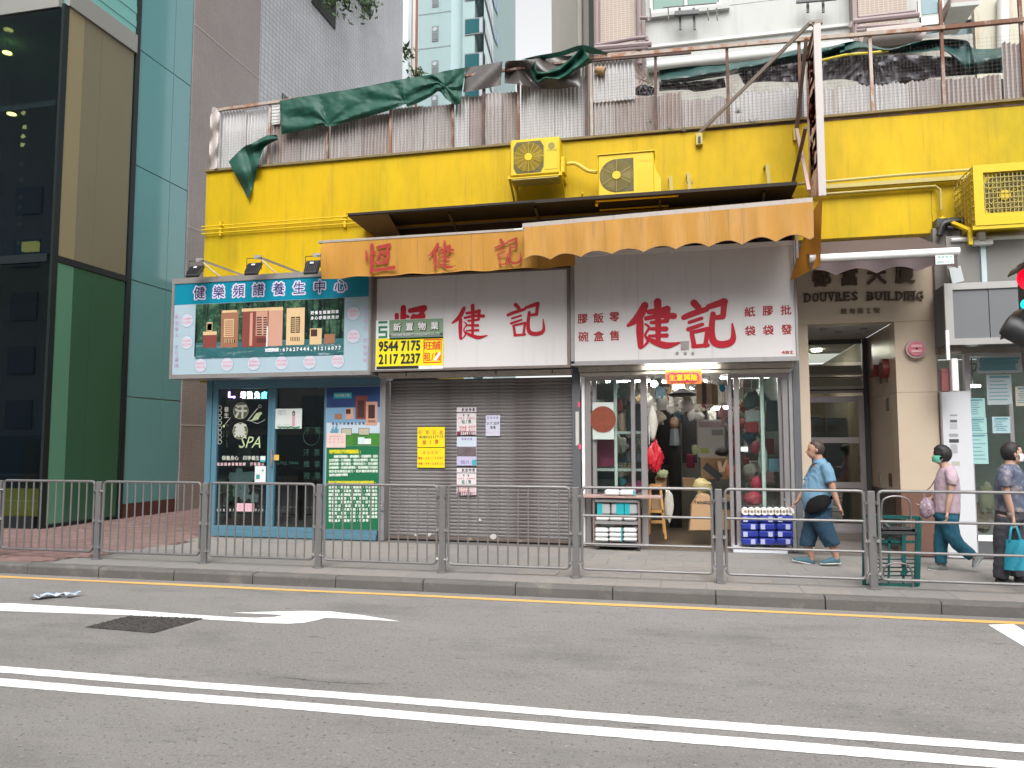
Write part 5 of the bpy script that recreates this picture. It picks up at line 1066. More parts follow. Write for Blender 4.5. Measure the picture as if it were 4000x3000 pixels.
RDI=(.50,.07,.03); GRI=(.03,.18,.12); BLI=(.03,.03,.05); LIL=(.25,.18,.42); ORI=(.62,.28,.04)
notice('yellow_letting_notice','upper bright yellow letting notice on the roller shutter',(1395,372,1630,546),(.80,.62,.01),[('旺景地產',1420,418,1600,418,17,ORI),('李小姐93532715',1420,460,1610,455,11,BLI),('租/售',1455,505,1560,498,17,RDI)])
notice('yellow_letting_notice','lower bright yellow letting notice on the roller shutter',(1395,552,1630,724),(.80,.62,.01),[('歡迎放盤',1455,592,1560,592,12,ORI),('電話:25113680',1410,641,1612,638,10,RDI),('手提:98108856',1410,688,1612,686,10,RDI)])
for i,(y,lab) in enumerate(((203,'upper white letting notice with black header and green characters on the shutter'),(725,'lower white letting notice with black header, partly behind the railing'))):
    t=notice('white_letting_notice',lab,(1735,y,1903,y+238),(.66,.60,.62),[('凱旋物業',1790,y+20,1880,y+18,13,BLI),('專營',1795,y+66,1835,y+66,8,BLI),('西商可 商鋪專店',1755,y+92,1885,y+92,6,RDI),('租/售',1790,y+122,1845,y+120,15,GRI),('9268 0559',1765,y+172,1890,y+165,11,RDI),('9140 4111',1765,y+200,1890,y+193,11,RDI)])
    m=MB(); prect(m,*RB(1737,y+207),*RB(1901,y+238),YN-.004); part('maroon_strip',m,flat('maroon',(.16,.02,.05)),t,fix=False)
    m=MB(); prow(m,'25091100',*RB(1775,y+224),*RB(1893,y+222),12,YN-.006,.03,.8); part('print',m,WHITE,t,fix=False)
    m=MB(); prect(m,*RB(1735,y+40),*RB(1903,y+46),YN-.0045); part('black_line',m,BLACK,t,fix=False)
notice('blue_white_flyer','white and blue flyer with maroon corner pasted between the shutter notices',(1735,455,1905,540),(.52,.58,.66),[('家樂地產',1785,475,1860,475,10,LIL)])
t=notice('photo_flyer','dark photo flyer above a lilac price strip on the shutter',(1735,542,1905,705),(.48,.46,.62),[('租$30,0',1780,674,1870,672,14,LIL)])
m=MB(); prect(m,*RB(1736,545),*RB(1902,625),YN-.003); part('printed_photo',m,mat('printed_shop_photo',(.14,.11,.12),.4,var=.6,vs=9),t,fix=False)
m=MB(); prect(m,*RB(1868,655),*RB(1903,700),YN-.0035); part('teal_patch',m,flat('sticker_teal',(.04,.38,.42)),t,fix=False)
notice('lilac_letting_notice','single lilac letting notice at the right of the roller shutter',(1985,270,2108,448),(.55,.55,.66),[('新置物業',2005,292,2085,292,8,LIL),('2117 2237',1998,340,2095,338,11,BLI),('租售',2035,375,2060,375,12,BLI),('9544 7175',1998,418,2095,414,9,PINKL.diffuse_color[:3] if 0 else (.6,.4,.5))])
for (x,y,w) in ((1495,1300,30),(1935,1175,22),(2050,1320,34),(1380,1305,20)):
    m=MB(); c=P(*RB(x,y),12.128); rn=random.Random(x); pts=[(c.x+w*.0017*math.cos(a)*rn.uniform(.6,1.2),c.z+w*.0013*math.sin(a)*rn.uniform(.5,1.2)) for a in [k*.785 for k in range(8)]]
    m.prism(pts,12.126,12.128); solo('torn_paper_scrap',m,flat('scrap_white',(.5,.48,.45)),{1495:'torn white paper scrap low on the shutter, the wide one left of its middle',1935:'torn white paper scrap higher than the others on the shutter',2050:'largest torn paper scrap near the shutter bottom, right of the middle',1380:'smallest torn paper scrap near the bottom, furthest left on the shutter'}[x],'paper','torn scraps on the shutter')
m=MB(); a=P(2248,1608,11.955); b=P(2262,1740,11.955); m.box(a.x,b.x,11.952,11.956,b.z,a.z); solo('torn_white_sticker',m,flat('scrap_white',(.5,.48,.45)),'tall torn white sticker on the grey pier right of the shutter','sticker')
for x,y in ((2262,1580),(2265,1745)): c=P(x,y,11.955); m=MB(); m.box(c.x-.02,c.x+.02,11.952,11.956,c.z-.04,c.z+.04); solo('pink_sticker','' or m,flat('hot_pink',(.65,.08,.16)),'pink sticker on the grey pier, '+('above the torn white one' if y<1700 else 'below the torn white one'),'sticker')
# ------------------------------------------------------------------ packaging shop front
f3=thing('sliding_shopfront','aluminium framed sliding glass front standing open at the packaging shop','shopfront',(0,12,.13))
def fa(px0,px1,z0=.14,z1=2.80,Y=12.0,d=.07,mt=ALU,name='frame'):
    m=MB(); m.box(x_(px0,Y),x_(px1,Y),Y,Y+d,z0,z1,b=.006); return part(name,m,mt,f3)
m=MB(); m.box(-1.60,1.56,11.78,11.98,2.82,2.90,b=.006); m.box(-1.58,1.53,11.80,12.0,2.76,2.81,b=.004); part('header_box',m,MC['cream_header'],f3)
fa(2273,2285,mt=WHITE,Y=11.97); fa(2287,2308); fa(2315,2332,Y=12.08,mt=ALU2); fa(2400,2412,Y=12.12,mt=mat('green_tinted_post',(.40,.50,.45),.3)); fa(2466,2483,Y=12.05); fa(2505,2530,Y=12.0)
fa(2848,2864,Y=12.05); fa(2872,2892,Y=12.0); fa(2975,2990,Y=12.12,mt=MC['green_tinted_post']); fa(3045,3060,Y=12.08,mt=ALU); fa(3063,3085,Y=12.0); fa(3088,3104,Y=11.97,mt=ALU2)
CG=glass('clear_shop_glass',(.86,.93,.91),.05,.01)
for a,b in ((2333,2399),(2413,2465),(2484,2504),(2893,2974),(2991,3044)):
    m=MB(); m.box(x_(a,12.03),x_(b,12.03),12.03,12.036,.2,2.75); part('glass_pane',m,CG,f3)
for a,b in ((2287,2530),(2850,3085)): m=MB(); m.box(x_(a),x_(b),11.99,12.08,.14,.20); m.box(x_(a),x_(b),11.99,12.08,2.70,2.758); part('frame',m,ALU,f3)
for a,b in ((2330,2400),(2412,2530)):
    for y in (1690,1835): z=P(2400,y,12.2).z; m=MB(); m.box(x_(a,12.2),x_(b,12.2),12.15,12.5,z-.02,z+.02); part('shelf',m,mat('white_shelf',(.55,.55,.53),.5),f3)
# lights
TL=emi('fluorescent_tube',(1,.97,.90),22)
def tube_light(lab,a,b,r=.014,fx_=True):
    t=thing('fluorescent_light',lab,'light',(a+b)/2); m=MB(); m.tube([a,b],r,10); part('tube',m,TL,t,True)
    if fx_: m=MB(); m.box(min(a.x,b.x),max(a.x,b.x),a.y-.02,a.y+.02,a.z+.02,a.z+.06); part('batten',m,WHITE,t)
    return t
tube_light('long lit fluorescent tube under the large white sign over the shop opening',P(2521,1434,11.73),P(2798,1429,11.73))
tube_light('lit fluorescent tube near the ceiling behind the orange banner',P(2570,1456,12.9),P(2850,1450,12.9))
tube_light('yellowish lit tube deep inside the shop at the right',P(2775,1597,14.5),P(2852,1590,14.5),.03)
for x,y,Y,lab in ((2555,1500,13.4,'bare lit bulb at the upper left inside the packaging shop'),(2575,1545,16.5,'ceiling tube'),):
    if lab!='ceiling tube':
        c=P(x,y,Y); t=thing('light_bulb',lab,'light',c); m=MB(); m.tube([c-Vector((0,0,.05)),c-Vector((0,0,.02)),c+Vector((0,0,.02)),c+Vector((0,0,.06))],.05,12,rr=[.02,.06,.06,.02]); part('bulb',m,TL,t,True); m=MB(); m.tube([c+Vector((0,0,.06)),Vector((c.x,c.y,2.95))],.006,5); part('flex',m,BLACK,t)
for k,(x,Y) in enumerate(((-1,14),(0,14.3),(1,13.6),(.2,16))):
    tube_light('lit ceiling tube deep inside the packaging shop, '+('at the left','in the middle','at the right','farthest back')[k],Vector((x-.4,Y,2.84)),Vector((x+.4,Y,2.84)),.016)['group']='ceiling tubes of the packaging shop'
def RC(x,y): return (2400+x/3.16,1400+y/3.16)
bn=thing('new_year_banner','small orange and pink festive banner with four yellow characters over the shop opening','banner',P(*RC(850,310),12.1))
m=MB(); drape(m,[RC(625,145),RC(850,138),RC(1078,140)],[RC(640,315),RC(860,318),RC(1078,312)],11.76,30,6,lambda u,v:.012*math.sin(u*30)*v); part('cloth',m,mat('banner_orange',(.80,.25,.06),.6,var=.2,vs=12),bn,True,fix=False)
for i in range(4): m=MB(); c=P(*RC(715+i*90,235),11.74); m.disc((c.x,11.742+.001*i,c.z),.075,'y',16,.0005); part('pink_rosette',m,flat('rosette_pink',(.70,.04,.16)),bn)
m=MB(); prow(m,'生意興隆',*RC(715,237),*RC(985,233),24,11.735,.05); part('lettering',m,flat('banner_gold',(.85,.62,.02)),bn,fix=False)
# hanging and standing goods
def blob(m,c,rx,ry,rz,seed=0,n=14,k=.25,neck=0):
    def f(u,v):
        a=u*2*math.pi; b=(v-.5)*math.pi; d=Vector((math.cos(b)*math.cos(a),math.cos(b)*math.sin(a),math.sin(b)))
        w=1+k*noise.noise(d*1.7+Vector((seed,seed,0)))+k*.6*noise.noise(d*5+Vector((seed,0,seed)))
        if neck and d.z>0: q=1-neck*d.z**1.2; return c+Vector((d.x*rx*w*q,d.y*ry*w*q,d.z*rz*w))
        return c+Vector((d.x*rx*w,d.y*ry*w,d.z*rz*w))
    m.grid(f,n,n//2+2); return m
def pblob(name,lab,cat,mt,x0,y0,x1,y1,Y,f=RC,k=.25,neck=0,grp=None,n=16,dy=.6):
    a=P(*f(x0,y0),Y); b=P(*f(x1,y1),Y); c=(a+b)/2; m=MB(); rx=abs(b.x-a.x)/2; rz=abs(a.z-b.z)/2; blob(m,c,rx,rx*dy,rz,hash(name)%97+x0*.01,n,k,neck); return solo(name,m,mt,lab,cat,grp,smooth=True)
PLC=mat('clear_plastic_bag',(.50,.48,.42),.25,var=.3,vs=14,bump=.8,bs=25); PLW=mat('white_plastic_bag',(.60,.60,.58),.35,var=.25,vs=10,bump=.8,bs=25)
REDB=mat('red_plastic_bag',(.42,.006,.018),.4,var=.2,vs=8,bump=.7,bs=20); CARD=mat('cardboard',(.30,.19,.10),.8,var=.12,vs=4); KRAFT=mat('kraft_paper',(.42,.26,.14),.7,var=.12,vs=5,bump=.4,bs=15)
pblob('hanging_plastic_bag','long clear plastic bag hanging at the left edge of the opening','bag',PLC,400,570,535,1010,12.15,k=.15,neck=.3)
pblob('red_carrier_bag','bright red plastic carrier bag hanging left of the opening','bag',REDB,405,1020,600,1400,12.05,k=.55,neck=.8,n=34)
m=MB(); c=P(*RC(430,1030),12.05); m.tube([c+Vector((0,0,-.05)),c+Vector((0,0,.25))],.006,5); solo('bag_string',m,WHITE,'white string holding the red carrier bag','string')
pblob('blue_ball','blue plastic ball hanging by a net at the upper right','ball',mat('blue_ball_plastic',(.01,.22,.36),.25),1295,315,1370,415,12.5,k=.02)
pblob('yellow_crumpled_bag','crumpled pale yellow bag on top of the brown sack','bag',mat('pale_yellow_bag',(.50,.42,.20),.6,var=.25,vs=8,bump=.8,bs=20),960,1475,1200,1680,12.7,k=.35)
pblob('pale_green_bundle','pale green bundle on the cardboard box inside the shop','bag',mat('pale_green_bundle',(.30,.34,.18),.7,var=.3,vs=9),950,1065,1035,1190,13.2,k=.3)
for i,(x0,y0,x1,y1) in enumerate(((525,460,590,620),(590,455,655,620),(830,480,990,650),(980,660,1110,770),(900,600,1000,770))):
    pblob('white_goods_bag',('white bag of goods hanging from the ceiling, '+('leftmost of the row','second of the row','large one under the banner','low one by the paper bags','drooping one in the middle')[i]),'bag',PLW,x0,y0,x1,y1,13.0+.2*i,k=.3,neck=.3,grp='bags hanging from the shop ceiling')
for i,(x0,x1,c_) in enumerate(((1010,1085,(.36,.26,.17)),(1060,1135,(.10,.08,.07)),(1130,1205,(.50,.35,.27)),(1200,1280,(.30,.22,.13)))):
    t=item('hanging_paper_bag',('brown','dark','pinkish','tan')[i]+' folded paper shopping bag hanging in the row at the upper right','bag',mat('paper_bag_%d'%i,c_,.7,var=.1),x0,300+i*6,x1,560+i*4,12.5+i*.08,.12,.004,RC,'paper shopping bags hanging in a row'); t.rotation_euler=(0,R(0),0)
m=MB(); c=P(*RC(840,440),13.2); m.tube([c+Vector((0,0,-.03)),c,c+Vector((0,0,.03)),c+Vector((0,0,.09))],.2,20,rr=[(.36,.22),(.38,.24),(.2,.15),(.05,.05)]); solo('dark_sun_hat',m,mat('hat_black',(.03,.03,.035),.7),'dark wide brimmed hat hanging below the banner','hat',smooth=True)
item('white_display_board','tall white board with green and grey prints standing deep in the shop','board',mat('board_white',(.50,.50,.49),.5,var=.06),1025,755,1365,1220,13.6,.05,.005,RC)
for q,c_ in (((1060,1105,1170,1170),(.35,.45,.10)),((1200,880,1340,950),(.25,.25,.25)),((1040,780,1360,850),(.30,.24,.25))): m=MB(); prect(m,*RC(q[0],q[1]),*RC(q[2],q[3]),13.595); part('print',m,flat('bp%d'%q[0],c_),bpy.data.objects['white_display_board'],fix=False)
item('large_cardboard_box','large brown cardboard box under the white board','box',CARD,1062,1225,1430,1500,13.3,.5,.01,RC)
item('cardboard_box','narrow brown carton standing behind the crumpled yellow bag','box',CARD,840,1480,1010,1640,13.4,.4,.01,RC)
item('brown_carton','open brown carton under the pale green sack at the left of the opening','box',CARD,505,1460,640,1620,12.9,.4,.01,RC)
pblob('pale_green_sack','pale green sack lying on the brown carton','bag',MC['pale_green_bundle'],510,1370,665,1480,12.85,k=.3)
item('black_cabinet','black cabinet at the back wall of the packaging shop','cabinet',BLACK,540,640,810,1300,16.5,.5,.01,RC)
item('black_rack','black hanging rack deep in the middle of the shop','rack',BLACK,830,690,1020,1290,15.2,.4,.01,RC)
item('white_back_shelf','brightly lit pale goods shelf along the back of the shop','shelf',mat('pale_goods',(.55,.53,.48),.5,var=.6,vs=4),400,180,1420,640,17.0,.3,.01,RC)
m=MB(); c=P(*RC(740,880),15.0); m.tube([(c.x,15,c.z-.3),(c.x,15,c.z+.02)],.1,10,rr=[(.18,.1),(.1,.08)]); o=thing('person','person in a pale shirt standing deep inside the dark shop','person',(c.x,15,.14)); part('body',m,mat('dim_shirt',(.18,.20,.22),.8),o,True); m=MB(); blob(m,Vector((c.x,15,c.z+.13)),.085,.1,.12,2,14,.05); part('head',m,mat('skin_dim',(.30,.18,.12),.6),o,True); m=MB(); m.tube([(c.x,15,.14),(c.x,15,c.z-.28)],.12,10); part('trousers',m,DARK,o,True)
item('red_bin','dark red plastic bin on the shelf deep in the middle','bin',mat('dark_red_plastic',(.22,.01,.05),.4),890,1180,990,1350,14.0,.3,.02,RC)
t=thing('seated_figure_display','black umbrella and folded garments piled on the carton at the right of the opening','goods',P(*RC(1340,1250),13.0)); m=MB(); a=P(*RC(1115,1320),12.95); b=P(*RC(1310,1480),12.95); m.bar(a,b,.12,.06); blob(m,P(*RC(1330,1150),12.95),.11,.11,.07,4,14,.2); part('black_cloth',m,BLACK,t,True); m=MB(); m.bar(P(*RC(1290,1270),12.9),P(*RC(1320,1400),12.9),.06); m.bar(P(*RC(1390,1250),12.9),P(*RC(1330,1400),12.9),.05); part('tan_strap',m,mat('tan_cloth',(.40,.26,.17),.7),t)
pblob('patterned_bag','orange patterned bag beside the right sliding door frame','bag',mat('orange_pattern',(.35,.12,.06),.6,var=.7,vs=20),1370,1290,1500,1480,12.6,k=.2)
# glass cases: goods on shelves
def goods(f,specs):
    for (nm,lab,cat,c_,x0,y0,x1,y1,Y,kind) in specs:
        mt=mat('gd_'+nm+str(x0),c_,.5,var=.35,vs=12)
        if kind=='b': item(nm,lab,cat,mt,x0,y0,x1,y1,Y,.2,.01,f)
        else: pblob(nm,lab,cat,mt,x0,y0,x1,y1,Y,f,k=.3,neck=.2)
def RD_(x,y): return (2000+x/2.212,1500+y/2.212)
goods(RD_,[('pink_crate_stack','stack of pink boxes in the left glass case','box',(.42,.06,.14),700,485,885,715,12.45,'b'),
 ('dark_box','dark box at the bottom of the left glass case','box',(.05,.06,.07),700,755,890,940,12.4,'b'),
 ('white_goods_pack','white goods pack below the round red print','box',(.48,.55,.50),745,415,885,478,12.4,'b'),
 ('teal_bucket','teal bucket in the second pane of the glass case','bucket',(.02,.30,.33),925,800,985,880,12.35,'p'),
 ('magenta_bucket','magenta bucket low in the glass case','bucket',(.50,.04,.20),1000,830,1140,940,12.4,'p'),
 ('dark_grey_crate','grey crate at mid height in the glass case','crate',(.10,.10,.11),985,585,1130,680,12.45,'b'),
 ('hanging_orange_bundle','orange and white bundle hanging in the glass case','goods',(.45,.28,.22),920,250,980,430,12.3,'p'),
 ('grey_goods_stack','grey stack of goods at the top of the glass case','goods',(.14,.14,.14),700,0,880,130,12.45,'b'),
 ('grey_folded_goods','folded grey goods in the upper second pane','goods',(.20,.20,.19),915,0,1025,130,12.4,'p'),
 ('dark_goods_box','dark box in the second pane behind the hanging bundle','box',(.07,.07,.08),985,170,1120,430,12.5,'b'),
 ('red_bucket_stack','red plastic bucket stack in the right glass case','bucket',(.55,.03,.08),2065,790,2160,930,12.3,'p'),
 ('red_goods_bag','crumpled red goods bag above the toilet rolls','bag',(.55,.04,.07),1995,930,2180,1050,12.3,'p'),
 ('brown_goods_heap','brownish crumpled heap in the right glass case','goods',(.24,.18,.15),1990,690,2140,820,12.4,'p'),
 ('white_goods_heap','white bulky packs at the right of the glass case','goods',(.50,.52,.50),2125,530,2212,770,12.4,'p'),
 ('dull_red_bundle','dull red bundle in the middle of the right glass case','goods',(.35,.05,.07),2060,490,2140,600,12.4,'p'),
 ('red_top_box','red and white box on the upper shelf of the right glass case','box',(.40,.05,.05),2020,330,2130,420,12.5,'b')])
goods(RC,[('green_dark_goods','green grey foliage like goods in the upper right pane','goods',(.10,.14,.12),1580,400,1820,620,12.5,'p'),
 ('white_lamp_box','white box with bright reflections on the right case','box',(.62,.62,.62),1620,640,1800,780,12.55,'b'),
 ('pale_blue_pack','pale blue pack in the last pane of the right case','box',(.22,.36,.46),1900,1240,2045,1400,12.45,'b'),
 ('grey_upper_case','grey case on the upper shelf of the last pane','box',(.10,.12,.12),1870,520,2040,900,12.6,'b')])
m=MB(); prect(m,*RC(1560,1090),*RC(1650,1150),11.99); solo('small_white_sticker',m,WHITE,'small white sticker on the right sliding door','sticker')
m=MB(); c=P(*RD_(785,305),12.02); m.disc((c.x,12.02,c.z),.205,'y',36,.004); o=solo('round_red_print',m,mat('round_red_orange',(.20,.045,.02),.5,var=.5,vs=14),'round red new year print on white backing behind the left glass','print')
m=MB(); prect(m,*RD_(695,160),*RD_(882,478),12.026); part('backing',m,flat('backing_pale',(.50,.56,.52)),o,fix=False)
# tissue trolley
tr=thing('tissue_trolley','low brown metal trolley stacked with packs of tissues outside the shop','trolley',(-.9,11.7,.13))
TRB=mat('trolley_brown',(.20,.15,.14),.5,var=.2,vs=6); YTt=11.62
zz=lambda y:P(*RD_(900,y),YTt).z
X0,X1=P(*RD_(697,1000),YTt).x,P(*RD_(1102,1000),YTt).x
m=MB(); m.box(X0-.22,X1+.33,YTt-.05,YTt+.38,zz(985),zz(968),b=.004); part('top_board',m,mat('trolley_top',(.36,.24,.21),.6,var=.15,vs=8),tr)
for a in (X0,X1-.025):
    for y in (YTt,YTt+.32): m=MB(); m.box(a,a+.025,y,y+.025,.19,zz(990)); part('post',m,TRB,tr)
for yy,nm in ((1010,'upper_rail'),(1200,'shelf'),(1392,'shelf')): m=MB(); z=zz(yy); m.box(X0+.03,X1-.03,YTt-.008,YTt+.34,z-.02,z+.02); part('shelf',m,ALU2,tr)
for x in (X0+.08,X1-.02):
    for y in (YTt+.03,YTt+.3): m=MB(); m.tube([(x-.012,y,.165),(x+.012,y,.165)],.033,12); part('caster',m,BLACK,tr)
TP=mat('tissue_wrap',(.68,.67,.66),.35,var=.08,vs=10,bump=.4,bs=20); TT=flat('tissue_teal',(.01,.34,.38))
def pack(x0,y0,x1,y1,lab,col=TP,tq=None,Y=11.64,d=.22):
    t=item('tissue_pack',lab,'tissue pack',col,x0,y0,x1,y1,Y,d,.02,RD_,'tissue packs on the trolley')
    if tq: m=MB(); prect(m,*RD_(*tq[:2]),*RD_(*tq[2:]),Y-.002); part('teal_print',m,TT,t,fix=False)
pack(800,915,925,965,'white tissue pack lying on the trolley top, left one',Y=11.6); pack(930,915,1062,965,'white tissue pack lying on the trolley top, with teal end',tq=(1045,917,1062,963),Y=11.6)
for i,x in enumerate((735,855,972)): pack(x,1030,x+112,1128,'upright grey and teal tissue pack on the upper shelf, %s'%('left','middle','right')[i],mat('tissue_grey',(.36,.38,.38),.4),(x,1030,x+45,1128) if i!=1 else (x+45,1030,x+112,1128))
for i,x in enumerate((722,840,962)): pack(x,1135,x+114,1182,'white tissue pack lying under the upright packs, %s'%('left','middle','right')[i])
for r,(y0,y1) in enumerate(((1240,1285),(1287,1325),(1327,1362))):
    for i,x in enumerate((714,836,960)): pack(x,y0,x+118,y1,'white tissue pack on the bottom shelf, %s column, %s layer'%(('left','middle','right')[i],('top','middle','bottom')[r]),tq=(x+105,y0,x+118,y1) if i==1 else None)
# stool / step ladder, paper sack
wd=mat('yellow_wood',(.50,.27,.09),.5,var=.2,vs=6); st_=thing('wooden_stool','tall yellowish wooden stool inside the shop opening','stool',(-.25,12.5,.14)); Y=12.35
def wl(a,b,y=Y,w=.035): m=MB(); m.bar(P(*RD_(*a),y),P(*RD_(*b),y),w,.03); return m
for a,b,y in (((1195,900),(1185,1300),12.3),((1285,900),(1330,1340),12.3),((1200,890),(1185,1270),12.65),((1280,890),(1315,1290),12.65)): part('leg',wl(a,b,y),wd,st_)
for y in (1100,1190): part('rung',wl((1188,y),(1310,y),12.3,.045),wd,st_)
m=MB(); a=P(*RD_(1185,895),12.28); b=P(*RD_(1290,880),12.28); m.box(a.x,b.x,12.25,12.7,a.z,a.z+.04,b=.006); part('seat',m,wd,st_)
item('drawer_carton','brown carton standing between the legs of the wooden stool','box',CARD,1200,985,1290,1090,12.4,.2,.01,RD_)
pblob('clear_bag_of_goods','clear plastic bag slumped beside the wooden stool','bag',PLC,1310,900,1400,1190,12.6,RD_,k=.25)
def sack(name,lab,pts,Y,d,mt,text=None):
    t=thing(name,lab,'sack',P(*RD_(pts[0][0],pts[0][1]),Y)); pv=[P(*RD_(x,y),Y) for x,y in pts]; bm=MB(); n=len(pv)
    cx=sum(p.x for p in pv)/n; cz=sum(p.z for p in pv)/n
    vs=[(cx+(p.x-cx)*.9,Y-.0,cz+(p.z-cz)*.93) for p in pv]+[(p.x,Y+.06,p.z) for p in pv]+[(p.x,Y+d,p.z) for p in pv]
    bm.add(vs,[tuple(range(n)),tuple(range(2*n,3*n))[::-1]]+[(r*n+i,(r+1)*n+i,(r+1)*n+(i+1)%n,r*n+(i+1)%n) for r in (0,1) for i in range(n)]); part('bag',bm,mt,t)
    if text: m=MB(); a=P(*RD_(text[1],text[2]),Y-.01); b=P(*RD_(text[3],text[4]),Y-.01); put(m,text[0],a.x,b.x,a.z,b.z,Y-.006,.02); part('print',m,BLACK,t,fix=False)
sack('brown_paper_sack','full brown paper sack with black capitals standing in the shop opening',[(1525,1275),(1540,1120),(1545,1050),(1600,965),(1640,950),(1700,960),(1745,1010),(1742,1150),(1745,1275)],12.3,.3,KRAFT,('TAINSEQ',1575,1040,1715,1012))
sack('open_top_carton_sack','brown sack with dark band half hidden by the right railing post',[(1815,1270),(1812,1130),(1815,1010),(1860,960),(1900,970),(1905,1270)],12.35,.3,CARD,None)
m=MB(); prect(m,*RD_(1812,1015),*RD_(1904,1085),12.34); part('dark_band',m,BLACK,bpy.data.objects['open_top_carton_sack'],fix=False)
# toilet rolls
item('white_platform','low white step under the blue toilet roll packs','platform',mat('white_step',(.60,.62,.66),.5,var=.05),2863,2139,3078,2166,11.75,.3,.01,lambda x,y:(x,y))
BLP=mat('blue_wrap',(.02,.035,.26),.3,var=.5,vs=14,bump=.5,bs=25)
def RE(x,y): return (3000+x/1.746,1500+y/1.746)
k=0
for r in range(4):
    for i in range(3):
        x0=2897+i*68; y0=2015+r*29
        t=item('blue_toilet_roll_pack','blue wrapped toilet roll pack, row %s from the top, %s'%(('first','second','third','fourth')[r],('left','middle','right')[i]),'toilet rolls',BLP,x0,y0,x0+66,y0+28,11.78,.26,.02,lambda x,y:(x,y),'blue toilet roll packs')
        m=MB(); prect(m,x0+6+((i+r)%2)*30,y0+4,x0+24+((i+r)%2)*30,y0+24,11.777); part('pale_print',m,flat('wrap_print',(.40,.42,.62)),t,fix=False); k+=1
for i in range(8):
    c=P(2912+i*25,1998,11.8); t=thing('toilet_roll','white toilet roll on top of the blue packs, number counted from the left: %s'%('first','second','third','fourth','fifth','sixth','seventh','eighth')[i],'toilet roll',c,'white toilet rolls on the blue packs')
    m=MB(); m.tube([(c.x,11.8,c.z),(c.x,11.95,c.z)],.055,18); part('paper',m,mat('roll_white',(.66,.64,.62),.8),t); m=MB(); m.tube([(c.x,11.797,c.z),(c.x,11.81,c.z)],.02,12); part('core',m,CARD,t)
# ------------------------------------------------------------------ corrugated fence on the podium
fe=thing('corrugated_fence','rusty framed fence of corrugated white sheets and wire mesh on the yellow building','fence',(-2,12.1,6.66))
YP_=12.10
SHT=[mat('sheet_a',(.45,.42,.41),.6,var=.12,vs=4,streak=[((.30,.20,.16),.65,4.,(7,1,.2),.50,.70),((.13,.10,.09),.7,5,(3,1,.5),.62,.78)]),
     mat('sheet_b',(.54,.535,.535),.55,var=.1,vs=4,streak=[((.36,.27,.23),.5,2.2,(5,1,.35),.55,.75),((.13,.10,.09),.5,5,(3,1,.5),.64,.78)]),
     mat('sheet_c',(.38,.335,.32),.65,var=.15,vs=4,streak=[((.22,.13,.09),.7,2.2,(5,1,.35),.5,.7),((.08,.06,.05),.7,5,(3,1,.5),.62,.78)])]
def sheet(x0,x1,zb,zt,Y,mt,seed=0,pitch=.062,tilt=0):
    rn=random.Random(seed+int(x0*37)); n=max(2,int((x1-x0)/pitch*6)); m=MB(); nz=5
    def f(u,v):
        x=x0+(x1-x0)*u; z=zb+((zt(x) if callable(zt) else zt)-zb)*v
        w=.025*math.sin(2*math.pi*(x-x0)/pitch)+.012*noise.noise(Vector((x*1.3,z*1.1,seed)))
        return Vector((x+tilt*v,Y+w,z))
    m.grid(f,n,nz); return part('corrugated_sheet',m,mt,fe,True,fix=False)
zb=6.66
xp=[P(x,500,YP_).x for x in (858,1053,1282,1525,1770,1888,2027,2305,2562,2848,3128,3412,3692,3945,4010)]
ztop=lambda x: 7.78 if x<-7.3 else 7.55
bays=[(xp[0],xp[1],7.78,1),(xp[1],xp[2],7.5,2),(xp[2],xp[3],7.45,0),(xp[3],xp[4],7.5,0),(xp[4],xp[5],7.6,1),(xp[5],xp[6],7.6,0),(xp[6],xp[7]-.05,7.75,1)]
for i,(a,b,zt,k) in enumerate(bays):
    mid=a+(b-a)*.52; sheet(a+.03,mid,zb,zt,YP_+.03,SHT[k],i); sheet(mid-.02,b-.02,zb,zt-.01,YP_+.055,SHT[(k+i)%3],i+50)
def pz(y,x=2600): return P(x,y,YP_).z
a,b=xp[7],xp[8]
sheet(a+.02,P(2325+155,400,YP_).x,P(2320,400,YP_).z,P(2360,237,YP_).z,YP_+.02,SHT[1],3,tilt=.0)
sheet(a+.03,P(2400,450,YP_).x,zb,P(2320,395,YP_).z,YP_+.05,SHT[0],4); sheet(P(2400,450,YP_).x-.01,b-.02,zb,P(2480,375,YP_).z,YP_+.06,SHT[2],5)
sheet(P(2590,300,YP_).x-.55,P(2485,400,YP_).x,P(2480,380,YP_).z,P(2440,235,YP_).z,YP_+.035,SHT[1],6) if 0 else None
for i,(x0,x1,yt,k) in enumerate(((2568,2665,362,2),(2665,2845,382,0),(2852,3120,352,1),(3132,3408,338,1),(3416,3560,322,1),(3560,3688,308,0),(3698,3926,296,2),(3932,4030,160,2),(4030,4200,160,0))):
    X0,X1=P(x0,450,YP_).x,P(x1,450,YP_).x; zt=P((x0+x1)/2,yt,YP_).z; sheet(X0,X1,zb,(lambda x,zt=zt,i=i: zt+.018*math.sin(x*23+i)+(.02 if int(x*6)%3==0 else 0)),YP_+.05,SHT[k],20+i)
RPALE=mat('pale_rusty_post',(.42,.36,.32),.7,var=.2,vs=6,streak=[((.25,.09,.03),.9,2.5,(1,1,.5),.42,.56)])
